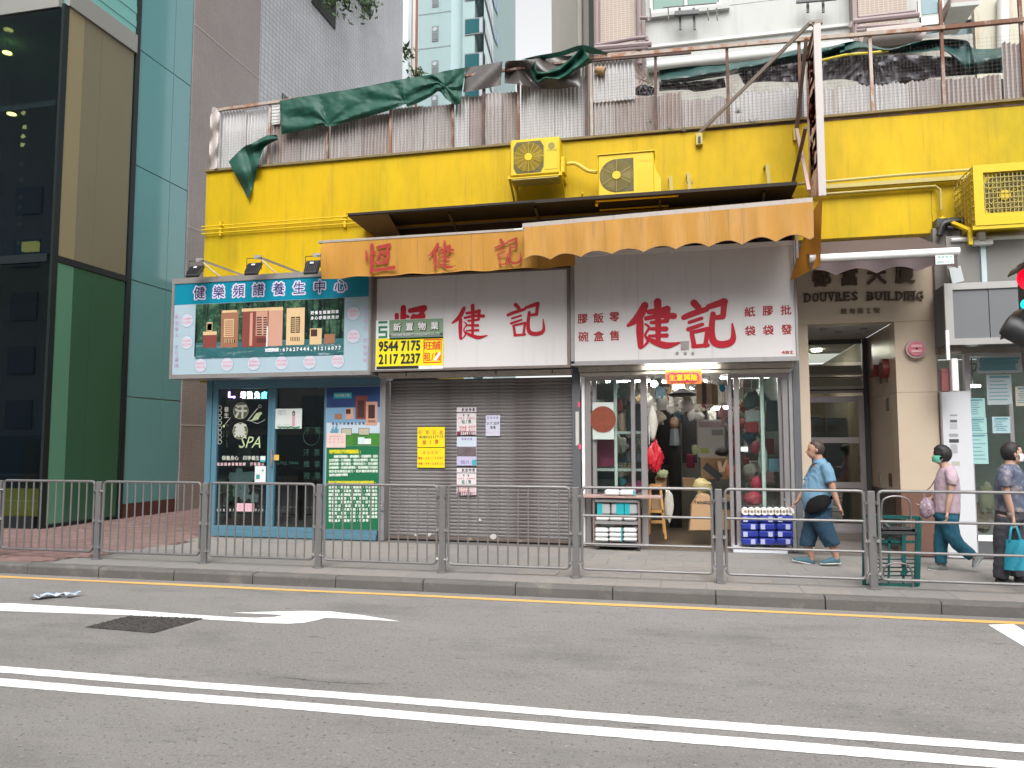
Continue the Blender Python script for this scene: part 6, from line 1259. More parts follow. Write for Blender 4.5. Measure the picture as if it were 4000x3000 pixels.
for i,(x,zt,mt) in enumerate(((xp[0],7.78,WHITE),(xp[1],7.78,RPALE),(xp[2],7.5,RUST),(xp[3],7.5,RPALE),(xp[4],7.7,RUST),(xp[5],7.7,DRUST),(xp[6],7.8,RUST),(xp[7]-.06,7.9,DRUST),(xp[7]+.03,7.9,RPALE),(xp[8],7.9,DRUST),(xp[9],7.9,DRUST),(xp[10],7.9,DRUST),(xp[11],7.9,RPALE),(xp[12],8.8,RUST),(xp[14],8.3,RUST))):
    m=MB(); m.bar((x,YP_-.005,6.67),(x+(.01 if i%2 else -.008),YP_-.005,zt),.045); part('post',m,mt,fe)
def trail(x0,y0,x1,y1,mt,w=.05):
    m=MB(); m.bar(P(x0,y0,YP_-.04),P(x1,y1,YP_-.04),w); part('top_rail',m,mt,fe)
trail(848,431,1098,396,RAILM); trail(1098,394,2320,228,RUST,.04); trail(2320,226,2860,178,RAILM,.055); trail(2860,178,3690,108,RAILM,.055); trail(3690,108,4100,68,RUST,.06)
trail(2320,236,2700,205,DRUST,.04)
trail(848,662,2300,545,DRUST,.03); trail(2300,545,4100,400,DRUST,.035)
WIRE=mat('mesh_wire',(.12,.10,.09),.6,metal=.4,var=.3)
def wires(X0,X1,z0,z1,sp=.05,r=.0008,Y=YP_-.012,jit=0):
    m=MB(); n=int((X1-X0)/sp)
    for i in range(1,n): x=X0+i*sp; m.box(x-r,x+r,Y-r,Y+r,z0,z1+random.uniform(-jit,jit))
    k=int((z1-z0)/sp)
    for j in range(1,k): z=z0+j*sp; m.box(X0,X1,Y+r,Y+3*r,z-r,z+r)
    part('wire_mesh',m,WIRE,fe)['kind']='stuff'
for i in range(6): wires(xp[i],xp[i+1],zb+.02,7.4)
wires(xp[6],xp[7],zb+.02,7.5); wires(xp[7],xp[8],zb+.02,7.75)
for i in range(8,12): wires(xp[i],xp[i+1],zb+.02,7.62,jit=.02)
wires(xp[12],xp[14],zb+.02,7.72,sp=.06,jit=.04)
# loose pieces at the left end
m=MB(); a=P(1062,400,YP_-.03); 
for k in range(14): p=P(1062,402+k*6.3,YP_-.03); m.box(p.x,p.x+.16,YP_-.04+.008*(k%2),YP_-.02,p.z-.014,p.z+.014)
part('ribbed_patch',m,SHT[1],fe)['kind']='stuff'
m=MB(); drape(m,[(822,425),(838,418),(858,440)],[(815,660),(830,664),(848,655)],YP_-.08,10,26,lambda u,v:.04*math.sin(v*14+u*3)+.03*math.sin(u*6)); 
solo('grey_cloth_strip',m,mat('pale_grey_tarp',(.42,.38,.36),.7,var=.15,vs=6,streak=[((.2,.16,.14),.6,8,(1,1,1),.58,.7)]),'pale grey torn cloth tied round the left end post of the fence','tarpaulin',smooth=True)
# ------------------------------------------------------------------ tarpaulins
GT=mat('green_tarp',(.010,.066,.045),.55,var=.2,vs=3,bump=.3,bs=12,spec=.35,streak=[((.03,.11,.085),.5,4,(1,1,2),.55,.72),((.012,.05,.035),.5,3,(2,1,1),.6,.75)])
GTL=mat('green_tarp_bright',(.02,.15,.11),.5,var=.2,vs=4,bump=.3,bs=15)
BT=mat('grey_black_tarp',(.055,.048,.045),.4,var=.3,vs=3,bump=.3,bs=12,spec=.7,streak=[((.20,.12,.08),.6,2.5,(1,1,1),.55,.72)])
DGT=mat('dark_green_tarp',(.012,.055,.050),.4,var=.4,vs=4,bump=.4,bs=14,spec=.6,streak=[((.05,.12,.10),.5,5,(1,1,3),.58,.72)])
PLS=mat('dirty_plastic_film',(.17,.165,.185),.35,var=.35,vs=5,bump=.35,bs=12,spec=.6,streak=[((.02,.02,.025),.8,3,(1,1,1),.6,.72),((.42,.42,.46),.5,8,(1,1,1.6),.64,.75)])
def RG_(x,y): return (1000+x/2.212,y/2.212)
def fold1(u,v):
    f=0
    for (cu,cv,s) in ((.22,.95,1.),(.85,.55,1.),(.55,.9,.5)):
        du,dv=(u-cu)*3.2,(v-cv); a=math.atan2(dv,du); r=math.hypot(du,dv); f+=s*.028*math.sin(a*7)*math.exp(-((r-.45)/.4)**2)
    return -.04+f-.02*math.sin(v*3.1)+.008*math.sin(u*40+v*6)+.03*noise.noise(Vector((u*16,v*2.5,1)))+.012*noise.noise(Vector((u*50,v*8,1)))
m=MB(); drape(m,[RG_(*p) for p in ((205,870),(400,835),(620,800),(860,762),(1100,715),(1280,680),(1500,645),(1640,612),(1812,582))],[RG_(*p) for p in ((222,1160),(420,1125),(570,1085),(640,1092),(800,1050),(1000,1000),(1180,945),(1290,900),(1320,925),(1500,840),(1580,790),(1640,850),(1720,905),(1765,890))],YP_-.10,120,22,fold1)
o=solo('green_tarpaulin',m,GT,'long dark green tarpaulin draped over the left of the corrugated fence','tarpaulin',smooth=True)
def RH(x,y): return (x/2.212,y/2.212)
m=MB(); drape(m,[(1082,528),(1040,530),(985,560),(950,575),(893,632)],[(1086,546),(1035,575),(1010,640),(990,720),(970,778)],YP_-.15,40,16,lambda u,v:.06*math.sin(u*9+v*7)+.04*math.sin(u*20))
solo('green_tarpaulin_end',m,GT,'green tarpaulin corner hanging down over the yellow wall at the far left','tarpaulin',smooth=True)
m=MB(); drape(m,[RG_(1812,585),RG_(1960,560),RG_(2130,528)],[RG_(1790,800),RG_(1960,770),RG_(2115,735)],YP_-.07,20,8,lambda u,v:.03*math.sin(u*5+v*4))
solo('grey_tarpaulin',m,BT,'flat grey brown tarpaulin panel right of the long green one','tarpaulin',smooth=True)
def RI(x,y): return (1600+x/2.011,y/2.011)
m=MB(); drape(m,[RI(750,480),RI(830,475),RI(960,465),RI(1100,440),RI(1340,440)],[RI(745,655),RI(870,665),RI(980,690),RI(1150,700),RI(1345,675)],YP_-.10,60,20,lambda u,v:.10*math.sin(v*5-1.5*abs(u-.25)*6)+.03*math.sin(u*18))
solo('black_tarpaulin',m,BT,'sagging shiny black and brown tarpaulin below the knotted green one','tarpaulin',smooth=True)
m=MB(); drape(m,[RI(870,468),RI(1010,435),RI(1180,405),RI(1340,355),RI(1440,372),RI(1560,418)],[RI(960,470),RI(1060,465),RI(1200,440),RI(1330,400),RI(1420,420),RI(1540,430)],YP_-.16,40,6,lambda u,v:.05*math.sin(u*15)+.1*v)
solo('green_tarpaulin_ridge',m,GTL,'bright green tarpaulin edge along the top of the fence, above the black sag','tarpaulin',smooth=True)
m=MB(); drape(m,[RI(1010,440),RI(1000,520),RI(1050,560),RI(1180,520),RI(1280,440),RI(1350,360)],[RI(945,550),RI(1000,640),RI(1070,610),RI(1180,625),RI(1300,560),RI(1435,490)],YP_-.22,60,14,lambda u,v:.08*math.sin(v*9+u*5)+.03*math.sin(u*30))
solo('knotted_green_tarpaulin',m,GT,'crumpled green tarpaulin rope looped over the black tarpaulin','tarpaulin',smooth=True)
def RJ(x,y): return (2500+x/2.676,80+y/2.676)
m=MB(); drape(m,[RJ(200,520),RJ(500,480),RJ(900,455),RJ(1300,400),RJ(1640,305),RJ(1900,290),RJ(2141,235)],[RJ(220,650),RJ(500,640),RJ(750,600),RJ(950,570),RJ(1300,500),RJ(1640,440),RJ(1900,420),RJ(2141,380)],12.6,110,14,lambda u,v:.12*math.sin(v*6+u*4)+.04*math.sin(u*40+v*3))
solo('dark_green_tarpaulin',m,DGT,'long dark green tarpaulin bundle behind the wire mesh at the middle','tarpaulin',smooth=True)
def RK(x,y): return (3300+x/3.16,y/3.16)
m=MB(); drape(m,[RK(-60,540),RK(150,505),RK(350,560),RK(560,600),RK(900,510),RK(1200,480),RK(1500,500),RK(1600,600),RK(1980,590)],[RK(-60,680),RK(150,640),RK(350,650),RK(560,660),RK(900,650),RK(1250,640),RK(1480,900),RK(1700,910),RK(1980,900)],12.6,110,16,lambda u,v:.12*math.sin(v*6+u*9)+.04*math.sin(u*50))
solo('dark_green_tarpaulin_heap',m,DGT,'dark green tarpaulin heap behind the mesh at the right end','tarpaulin',smooth=True)
def film(lab,top,bot,Y,seed,mt=None): 
    m=MB(); drape(m,top,bot,Y,70,14,lambda u,v:.14*noise.noise(Vector((u*14,v*3,seed)))+.035*noise.noise(Vector((u*30,v*7,seed)))); solo('plastic_sheeting',m,mt or PLS,lab,'plastic sheet','crumpled plastic sheeting on the podium',smooth=True)
film('short crumpled plastic film behind the middle of the fence',[RJ(200,640),RJ(500,640),RJ(880,600)],[RJ(200,740),RJ(480,725),RJ(600,745),RJ(900,700)],12.75,1)
film('crumpled plastic film behind the long diagonal stay',[RJ(1030,560),RJ(1300,480),RJ(1690,440)],[RJ(1090,670),RJ(1300,640),RJ(1690,650)],12.75,2)
film('crumpled plastic film right of the blade sign',[(3190,225),(3350,215),(3420,215)],[(3190,318),(3300,310),(3420,340)],12.75,3)
film('wide crumpled plastic film behind the right fence bays',[(3390,225),(3500,215),(3690,220),(3760,225)],[(3420,330),(3500,320),(3690,300),(3810,292)],12.8,4)
film('torn grey film beside the broken twigs',[(2482,340),(2520,330),(2560,345)],[(2482,372),(2520,375),(2565,370)],12.5,5)
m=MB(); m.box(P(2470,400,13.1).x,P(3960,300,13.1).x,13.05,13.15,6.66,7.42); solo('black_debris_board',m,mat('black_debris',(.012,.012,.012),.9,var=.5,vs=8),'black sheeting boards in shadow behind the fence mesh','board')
m=MB(); m.tube([P(3190,240,12.5),P(3300,215,12.5),P(3470,200,12.5)],.02,6); solo('yellow_hose',m,mat('yellow_hose',(.55,.45,.03),.5),'yellow hose lying on the green tarpaulin right of the blade sign','hose',smooth=True)
c=P(3480,290,12.85); m=MB(); m.box(c.x-.45,c.x+.55,12.9,13.0,c.z-.22,c.z+.16); solo('olive_board',m,mat('olive_board',(.13,.12,.09),.7,var=.3),'flat olive brown board behind the right fence bays','board')
m=MB(); rn=random.Random(9)
for i in range(14): a=P(2520+rn.uniform(-15,40),305+rn.uniform(-10,25),12.3); e=a+Vector((rn.uniform(-.22,.22),rn.uniform(-.1,.1),rn.uniform(-.12,.25))); m.tube([a,a.lerp(e,.5)+Vector((0,0,.03)),e],.006,4)
solo('broken_twigs',m,mat('dry_twig',(.30,.24,.18),.8),'bundle of pale broken twigs poking through the fence mesh','branches')
m=MB(); a=P(2325,272,12.06); b=P(2362,280,12.06); m.tube([a,a.lerp(b,.5),b],.07,12,rr=[.05,.07,.075]); solo('rolled_brown_sheet',m,CARD,'rolled brown sheet stuck in the fence beside the paired posts','roll',smooth=True)
for i,(x,y,lab) in enumerate(((2883,432,'spiky weed growing on the sheets left of the long stay'),(2938,470,'spiky weed at the foot of the fence near the stay'),(2612,498,'spiky weed at the foot of the fence beside the dark post'),(2540,470,'small spiky weed left of the dark post'),(2693,712,'spiky weed on the cable tray right of the round fan unit'),(2670,502,'flat weed clump on the coping beside the dark post'))):
    c=P(x,y+10,12.0 if i<4 or i==5 else 11.85); t=thing('spiky_weed',lab,'plant',c,'weeds growing on the yellow building'); m=MB()
    for k in range(16): a=rn.uniform(.1,3.04); l=rn.uniform(.05,.12); d=Vector((math.cos(a)*l,rn.uniform(-.05,.02),math.sin(a)*l)); n_=Vector((-d.z,0,d.x)).normalized()*.006; m.add([c-n_,c+n_,c+d],[(0,1,2)])
    part('leaf_clump',m,mat('weed_grey_green',(.13,.14,.11),.7),t,fix=False)['kind']='stuff'
# ------------------------------------------------------------------ tower block above the podium
tw_=thing('apartment_block','old pale apartment block with tan piers and white walls rising behind the podium','building',(1,15.5,6.6))
TAN=brickmat('tan_mosaic',(.30,.225,.18),(.265,.20,.16),(.38,.32,.27),.08,.045,.008,'xz',.5,off=0.)
WR=mat('stained_white_render',(.43,.44,.425),.75,var=.08,vs=1.5,bump=.2,bs=20,streak=[((.33,.32,.30),.6,1.2,(2.5,1,.35),.5,.7),((.12,.11,.10),.7,9,(2,1,.8),.68,.76)])
GR=mat('grey_beige_mosaic',(.27,.26,.23),.7,var=.1,vs=2,streak=[((.24,.23,.20),.5,1.5,(2,1,.3),.5,.7)])
def bw(x0,x1,Y,d,z0,z1,mt,name='wall'): m=MB(); m.box(x0,x1,Y,Y+d,z0,z1); return part(name,m,mt,tw_)
Xp=lambda px,Y: P(px,150,Y).x
bw(Xp(2338,15),Xp(2492,15),15.0,1,6.61,32,TAN); bw(Xp(2493,15),Xp(2520,15),15.02,1,6.61,32,mat('mauve_render',(.27,.215,.205),.7,var=.1))
bw(Xp(2521,15.3),Xp(3330,15.3),15.3,1,6.61,10.44,WR); bw(Xp(2521,15.3),-.56,15.3,1,10.45,12.5,WR); bw(.86,Xp(3330,15.3),15.3,1,10.45,12.5,WR); bw(-.56,.86,15.3,1,12.3,14,WR)
bw(Xp(3335,15),Xp(3354,15),15.0,1.2,6.61,32,MC['mauve_render']); bw(Xp(3355,15),Xp(3548,15),14.98,1.2,6.61,32,TAN)
bw(Xp(3810,15.3),Xp(4300,15.3),15.3,1,6.61,32,mat('cream_render2',(.46,.44,.36),.75,var=.06,vs=2,streak=[((.36,.25,.13),.6,1.6,(2,1,.35),.6,.72)]))
bw(Xp(3550,15.6),Xp(3900,15.6),15.9,1,6.61,32,WR); bw(Xp(2340,16),Xp(4300,16),16.4,8,6.61,32,CONC,'core')
bw(Xp(2155,20),Xp(2335,20),20,6,6.61,40,GR); m=MB(); m.tube([(Xp(2266,19.9),19.9,6.6),(Xp(2266,19.9),19.9,30)],.07,8); part('drain_pipe',m,mat('pale_pipe',(.42,.40,.36),.6),tw_,True)
bw(Xp(2300,19),Xp(2345,19),19,.4,6.61,40,mat('dark_gap_wall',(.05,.06,.055),.8),'recess')
m=MB(); m.tube([(Xp(2331,14.9),14.9,6.6),(Xp(2331,14.9),14.9,30)],.06,8); part('drain_pipe',m,mat('mauve_pipe',(.25,.18,.18),.6),tw_,True)
MP=MC['mauve_pipe']; MP2=mat('light_mauve_pipe',(.24,.185,.185),.55,var=.15,vs=5)
m=MB(); x=Xp(2497,14.85); m.tube([(x,14.85,9.2),(x,14.85,20)],.055,8); part('drain_pipe',m,MP2,tw_,True)
for (pts,r) in (((( 2330,177),(2480,150),(2530,146)),.04),(((2325,190),(2545,172)),.06),(((2320,205),(2530,186)),.035),(((2500,70),(2530,70),(2533,84)),.035),(((2505,146),(2526,146),(2526,160)),.035)):
    m=MB(); m.tube([P(x,y,14.7) for x,y in pts],r,8); part('pipe',m,MP2,tw_,True)
for (pts,r,) in (((( 3355,70),(3575,45)),.04),(((3330,85),(3590,58)),.055),(((3345,108),(3590,92)),.035),(((3340,120),(3580,105)),.03),(((3330,85),(3320,110)),.04),(((3345,75),(3340,130)),.03)):
    m=MB(); m.tube([P(x,y,14.6) for x,y in pts],r,8); part('pipe',m,MP2,tw_,True)
m=MB(); m.tube([P(3380,150,13.8),P(3590,128,13.8)],.16,12); m.tube([P(3560,130,13.8),P(3605,150,13.8)],.14,12); solo('wrapped_duct',m,mat('greyish_wrap',(.33,.29,.27),.6,var=.2,bump=.5,bs=20),'thick greyish wrapped duct lying behind the right of the fence rail','duct',smooth=True)
WT=mat('white_trim',(.58,.58,.555),.6,var=.06,vs=3)
for (a,b,t_,Y) in ((9.75,None,.05,15.24),(9.35,None,.03,15.25),(9.12,None,.10,15.2)):
    m=MB(); m.box(Xp(2522,Y),Xp(3334,Y),Y,15.3,a-t_/2,a+t_/2); part('moulding',m,WT,tw_)
m=MB(); m.tube([P(2530,262,13.9),P(3330,178,13.9)],.10,12); m2=P(2530,262,13.9); part('white_gutter',m,WT,tw_,True)
bw(Xp(2521,14),Xp(3800,14),14.0,1.0,6.61,P(2600,258,14.0).z,mat('stained_parapet',(.36,.35,.31),.8,var=.15,vs=2,streak=[((.2,.18,.15),.7,2.5,(1,1,.6),.48,.65)]),'parapet')
# windows
m=MB(); z0=10.46; m.box(-.56,.86,15.26,15.30,z0-.02,z0+.06); m.box(-.56,-.50,15.26,15.3,z0+.061,12.3); m.box(.80,.86,15.26,15.3,z0+.061,12.3); m.box(.13,.19,15.26,15.3,z0+.061,12.3); wdw=part('window',m,WT,tw_)
for a,b in ((-.49,.12),(.20,.79)): m=MB(); m.box(a,b,15.31,15.33,z0+.07,12.3); part('pane',m,mat('green_curtained_pane',(.05,.16,.12),.2,var=.2),wdw)
m=MB(); m.box(-.63,1.0,15.2,15.3,z0-.12,z0-.03); part('window_sill',m,WR,tw_)
for x in (2540,2610,2655,2710,2765,2800): p=P(x,60,15.1); m=MB(); m.bar((p.x,15.1,p.z+.15),(p.x+.01,15.1,p.z-.30 if x in (2655,2710) else p.z-.1),.025 if x not in (2655,2710) else .045); part('rusted_rack_arm',m,DGREY,tw_)
m=MB(); m.bar(P(2635,55,15.0),P(2730,48,15.0),.08); m.bar(P(2590,30,15.05),P(2800,12,15.05),.02); part('rusted_rack',m,DGREY,tw_)
for x in (3155,3215): p=P(x,10,15.1); m=MB(); m.bar((p.x,15.1,p.z+.1),(p.x,15.1,p.z-.2),.045); part('rusted_rack_arm',m,DGREY,tw_)
m=MB(); m.bar(P(3110,8,15.0),P(3270,-6,15.0),.05); part('rusted_rack',m,DGREY,tw_)
# right balcony window group
Y=15.5
m=MB(); 
for q in ((3585,0,3600,130),(3668,0,3690,110),(3590,68,3670,92),(3690,60,3815,72),(3800,60,3818,190)): PB(m,*q,Y-.06,.06)
o=part('window',m,WT,tw_)
for q,c_ in (((3600,0,3668,50),(.16,.26,.29)),((3600,93,3668,125),(.06,.10,.11)),((3715,72,3798,190),(.08,.13,.15))): m=MB(); PB(m,*q,Y,.02); part('pane',m,mat('bal%d'%q[0]+str(q[1]),c_,.15,var=.3),o)
t=thing('window_air_conditioner','grimy beige air conditioner box on an outside rack at the top right','air conditioner',P(3755,40,14.6)); m=MB(); PB(m,3712,-20,3822,10,14.5,.6,.02); part('casing',m,mat('grimy_beige',(.30,.25,.22),.6,var=.3,vs=6),t)
m=MB(); a=P(3712,24,14.5); b=P(3822,14,14.5); m.add([a,b,b+Vector((-.1,.8,-.12)),a+Vector((0.05,.8,-.12))],[(0,1,2,3)]); m.bar(a,b,.07); part('tray',m,WR,t,fix=False)
m=MB(); m.bar(P(3718,20,14.6),P(3693,60,15.3),.08); m.bar(P(3720,35,14.7),P(3702,105,15.2),.1); part('bracket',m,RUST,t)
m=MB(); m.tube([P(3918,-10,15.2),P(3918,190,15.2)],.10,10); part('drain_pipe',m,WT,tw_,True)
# ------------------------------------------------------------------ shop at the right edge
rs=thing('right_corner_shop','white framed shopfront with posters and an empty grey sign at the right edge','shop',(5.2,12,.13))
def rb(x0,y0,x1,y1,Y,d,mt,name,b=.004): m=MB(); PB(m,x0,y0,x1,y1,Y,d,b); return part(name,m,mt,rs)
PW=mat('pale_metal_board',(.56,.57,.60),.4,var=.06,vs=2,streak=[((.40,.38,.37),.5,3,(1,1,.5),.55,.75)])
m=MB(); m.box(3.535,3.92,11.94,12.3,.13,2.45); part('white_service_panel',m,PW,rs)
for x,y,w,h_,c_ in ((3725,1645,28,10,(.12,.11,.11)),(3725,1700,36,12,(.3,.3,.3)),(3727,1722,38,14,(.05,.05,.05)),(3725,1665,30,22,(.42,.42,.43)),(3727,1753,28,35,(.35,.35,.36)),(3733,1810,34,16,(.40,.41,.34)),(3725,1622,30,6,(.3,.3,.32))):
    m=MB(); prect(m,x-w/2,y-h_/2,x+w/2,y+h_/2,11.937); part('vent_slot',m,flat('vs%d'%y,c_),rs,fix=False)
m=MB(); m.box(3.53,3.55,11.93,12.0,.13,2.44); part('panel_edge',m,ALU,rs)
m=MB(); m.box(3.93,9,12.02,12.04,.42,2.98); g=part('glass_pane',m,CG,rs)
for (a,b,z0,z1) in ((3.88,3.95,.13,2.98),(4.42,4.47,.3,2.3),(3.95,9,2.94,3.02),(3.9,9,.36,.44)): m=MB(); m.box(a,b,11.99,12.08,z0,z1); part('frame',m,ALU if z0!=.36 else WHITE,rs)
m=MB(); m.box(3.9,9,12.0,12.3,.13,.355); part('base_wall',m,GP,rs)
m=MB(); m.box(3.9,9,15,15.1,.13,3.2); m.box(3.60,3.63,12.3,15,.13,3.2); part('inner_wall',m,mat('dim_shop_wall',(.50,.50,.47),.8,var=.4,vs=2),rs); m=MB(); m.box(3.6,9,12.1,15,.08,.14); part('floor',m,CONC,rs); m=MB(); m.box(3.6,9,12.1,15,3.21,3.3); part('ceiling',m,WR,rs)
PT=flat('poster_teal',(.30,.50,.48)); PG=flat('poster_grey_blue',(.36,.41,.42)); PB2=flat('poster_beige',(.42,.38,.32))
for q,mt,lab in (((3771,1556,3850,1630),PT,'pale teal printed poster, top one of the left column in the right shop window'),((3771,1632,3856,1692),PT,'pale teal poster, middle one of the left column in the right shop window'),((3775,1694,3862,1812),PT,'long pale teal poster, lowest of the left column in the right shop window'),((3815,1395,3995,1455),PG,'wide pale paper sheet across the top of the right shop window'),((3852,1465,3955,1580),PG,'grey poster with dark blue header in the right shop window'),((3965,1510,4060,1585),PB2,'beige boxed poster at the right edge of the shop window'),((3875,1628,3948,1692),flat('poster_aqua',(.34,.47,.50)),'small aqua poster between the window frames of the right shop')):
    o=item('window_poster',lab,'poster',mt,*q,11.984,.003,0,lambda x,y:(x,y),'posters in the right shop window')
    m=MB(); rn=random.Random(q[0]+q[1])
    for k in range(7): y=q[1]+8+k*(q[3]-q[1]-14)/7; x0=q[0]+8+rn.random()*10; prect(m,x0,y,q[2]-8-rn.random()*25,y+3,11.982)
    prect(m,q[0]+12,q[1]+4,q[2]-12,q[1]+9,11.9815); part('printed_lines',m,flat('poster_ink',(.10,.24,.28)),o,fix=False)
m=MB(); c_=P(3800,1512,12.5); m.tube([(c_.x,12.5,c_.z),(c_.x,12.5,c_.z+.03)],.1,16); part('downlight',m,emi('cool_lamp',(1,.98,.92),9),rs)
m=MB(); m.tube([(c_.x,12.5,c_.z+.031),(c_.x,12.5,3.25)],.01,5); part('lamp_rod',m,BLACK,rs)
pblob('tan_shoe_bag','tan soft bag displayed low behind the right shop window','bag',mat('tan_bag',(.36,.30,.20),.7,var=.2),3820,1880,3890,2010,12.4,lambda x,y:(x,y),k=.3)
pblob('brown_goods_pile','brown pile of goods low behind the right shop window','goods',mat('brown_pile',(.22,.13,.08),.7,var=.4,vs=6),3790,1960,3880,2080,12.5,lambda x,y:(x,y),k=.35)
m=MB(); prow(m,'大特賣',3820,1430,3990,1425,60,12.3,.02); part('window_lettering',m,mat('faded_red_letters',(.26,.13,.12),.6),rs,fix=False)
# blank grey sign
sg=thing('blank_grey_sign','large empty grey sign panel in a pale metal frame at the right','sign',(5.5,11.4,3.05))
m=MB(); m.box(3.49,9,11.435,11.9,3.06,3.88); part('case',m,mat('sign_back_grey',(.10,.10,.105),.6),sg)
GSF=mat('grey_sign_face',(.155,.16,.17),.35,var=.06,vs=2); m=MB(); m.box(3.58,4.02,11.415,11.43,3.13,3.80); part('face_panel',m,GSF,sg); m=MB(); m.box(4.03,9,11.412,11.43,3.13,3.80); part('face_panel',m,GSF,sg)
m=MB()
for a in ((3.48,9,3.80,3.89),(3.48,9,3.045,3.13),(3.48,3.58,3.13,3.80)): m.box(a[0],a[1],11.39,11.43,a[2],a[3])
part('frame',m,mat('pale_sign_frame',(.42,.41,.40),.4,metal=.4,var=.05),sg)
m=MB(); m.bar(P(3725,1045,11.5),P(3740,1105,11.5),.15,.08); part('bracket',m,mat('pale_bracket',(.42,.45,.46),.5),sg)
m=MB(); m.box(3.52,9,11.9,12.0,2.98,4.80); part('grimy_backing',m,mat('grimy_brown_board',(.22,.20,.185),.7,var=.3,vs=3,streak=[((.12,.09,.06),.6,2,(2,1,.4),.5,.7)]),rs)
m=MB(); m.box(3.6,9,11.62,11.66,3.9,4.60); part('translucent_screen',m,glass('grimy_screen',(.75,.73,.70),.05,.2,(.34,.33,.31),.6),rs)
m=MB(); m.box(P(3830,1000,11.6).x,P(3850,1000,11.6).x,11.58,11.62,3.9,4.6); part('screen_post',m,flat('pale_blue_post',(.45,.55,.58)),rs)
m=MB(); m.tube([P(3715,938,11.6),P(3870,930,11.6),P(4100,920,11.6)],.03,8); part('pipe',m,mat('white_pipe',(.6,.6,.58),.5),rs,True)
m=MB(); PB(m,3806,938,3880,952,11.5,.1); m.box(P(3825,920,11.5).x,P(3850,920,11.5).x,11.5,11.6,P(3840,940,11.5).z,P(3840,905,11.5).z); part('pipe_clamp',m,MC['white_pipe'],rs)
m=MB(); m.tube(cr([tuple(P(x,y,11.8)) for x,y in ((3670,920),(3680,885),(3700,870),(3770,862))],5),.045,8); m.tube(cr([tuple(P(x,y,11.75)) for x,y in ((3700,890),(3760,893),(3900,886))],5),.03,8); part('black_cable',m,BLACK,rs,True)
m=MB(); m.box(3.565,9,11.85,12.04,4.80,4.925); part('dark_header',m,mat('dark_teal_header',(.05,.07,.07),.5),rs)
m=MB(); PB(m,3694,1290,3712,1405,11.3,.03); part('white_strip',m,WHITE,rs)
m=MB(); m.box(3.53,3.7,11.5,11.9,2.95,3.35); part('brown_side_box',m,mat('brown_side',(.16,.13,.11),.6),rs)
o=solo('red_paper_lantern_scroll',PB(MB(),3675,1440,3712,1530,11.6,.06,.01),mat('maroon_floral',(.20,.06,.06),.6,var=.6,vs=18),'dark red floral box hanging on the white service panel','box'); m=MB(); PB(m,3716,1400,3748,1528,11.5,.1,.01); solo('white_fluorescent_case',m,WHITE,'tall white casing beside the dark red floral box','casing')
# ------------------------------------------------------------------ traffic light at the right edge
tl_=thing('traffic_light','black traffic light with red lamp lit, cut by the right edge','traffic light',(3.05,7.5,0))
YL=7.5
c=P(4022,1090,YL); r=.085
m=MB(); m.box(c.x-.02,c.x+.24,YL+.03,YL+.22,c.z-.75,c.z+.18,b=.02); part('housing',m,BLACK,tl_)
for k,(y,cc) in enumerate(((1090,('red_lamp',(.9,.0,.02),.7)),(1190,('green_lamp',(0,.5,.5),.8)))):
    q=P(4020 if k==0 else 4010,y,YL); m=MB(); m.disc((q.x,YL,q.z),.10 if k==0 else .05,'y',24,.02); part('lamp',m,emi(*cc),tl_)
for (x,y,rx,rz) in ((4015,1070,.11,.09),(4010,1245,.085,.10),(4010,1318,.16,.12)):
    q=P(x,y,YL-.1); m=MB(); n=20
    for s,rad in ((0,1),(1,.97)): pass
    ring=[(math.cos(R(a)),math.sin(R(a))) for a in range(0,181,12)]
    m.add([(q.x+cx*rx,YL-.18,q.z+cz*rz*.9) for cx,cz in ring]+[(q.x+cx*rx,YL+.03,q.z+cz*rz) for cx,cz in ring],[(i,i+1,len(ring)+i+1,len(ring)+i) for i in range(len(ring)-1)])
    part('visor',m,BLACK,tl_,fix=False)
m=MB(); q=P(4012,1300,YL-.12); m.tube([q+Vector((-.17,0,.08)),q+Vector((-.12,.0,.05)),q+Vector((0,0,-.04)),q+Vector((.2,0,-.08))],.08,12,rr=[(.04,.09),(.09,.11),(.09,.1),(.08,.08)]); part('lower_visor',m,BLACK,tl_,True)
m=MB(); m.tube([(c.x+.3,YL+.1,0),(c.x+.3,YL+.1,3.2)],.055,14); part('pole',m,GALV,tl_,True)
m=MB(); m.box(c.x+.16,c.x+.3,YL+.08,YL+.12,c.z-.3,c.z-.26); part('bracket',m,GALV,tl_)
# crowded stock inside the packaging shop
rn=random.Random(21)
cols=[(.60,.58,.54),(.45,.40,.33),(.50,.30,.16),(.62,.60,.58),(.35,.08,.08),(.12,.20,.26),(.55,.50,.40),(.25,.22,.20),(.60,.35,.35)]
cnames=['white','pale brown','orange brown','off white','dark red','dark blue','cream','dark brown','pink']
for i in range(90):
    side=rn.random()
    x=rn.uniform(-1.45,1.4); Yg=rn.uniform(12.6,16.5); r=rn.uniform(.05,.13)
    if side<.6: z=rn.uniform(2.15,2.7)-(.0 if abs(x)>.5 else -.1)
    else: x=rn.choice((-1,1))*rn.uniform(.75,1.45); z=rn.uniform(.5,2.2); Yg=rn.uniform(13,16.5)
    m=MB(); blob(m,Vector((x,Yg,z)),r,r*.7,r*rn.uniform(1,1.7),i*1.7,18,.75,.35)
    if side<.6: m.tube([(x,Yg,z+r),(x,Yg,2.94)],.004,4)
    solo('stock_bag',m,mat('stock_%d'%(i%9),cols[i%9],.5,var=.35,vs=12,bump=.5,bs=25),'small '+cnames[i%9]+' bag of goods among the crowded stock inside the shop','bag','small stock bags crowding the shop',smooth=True)
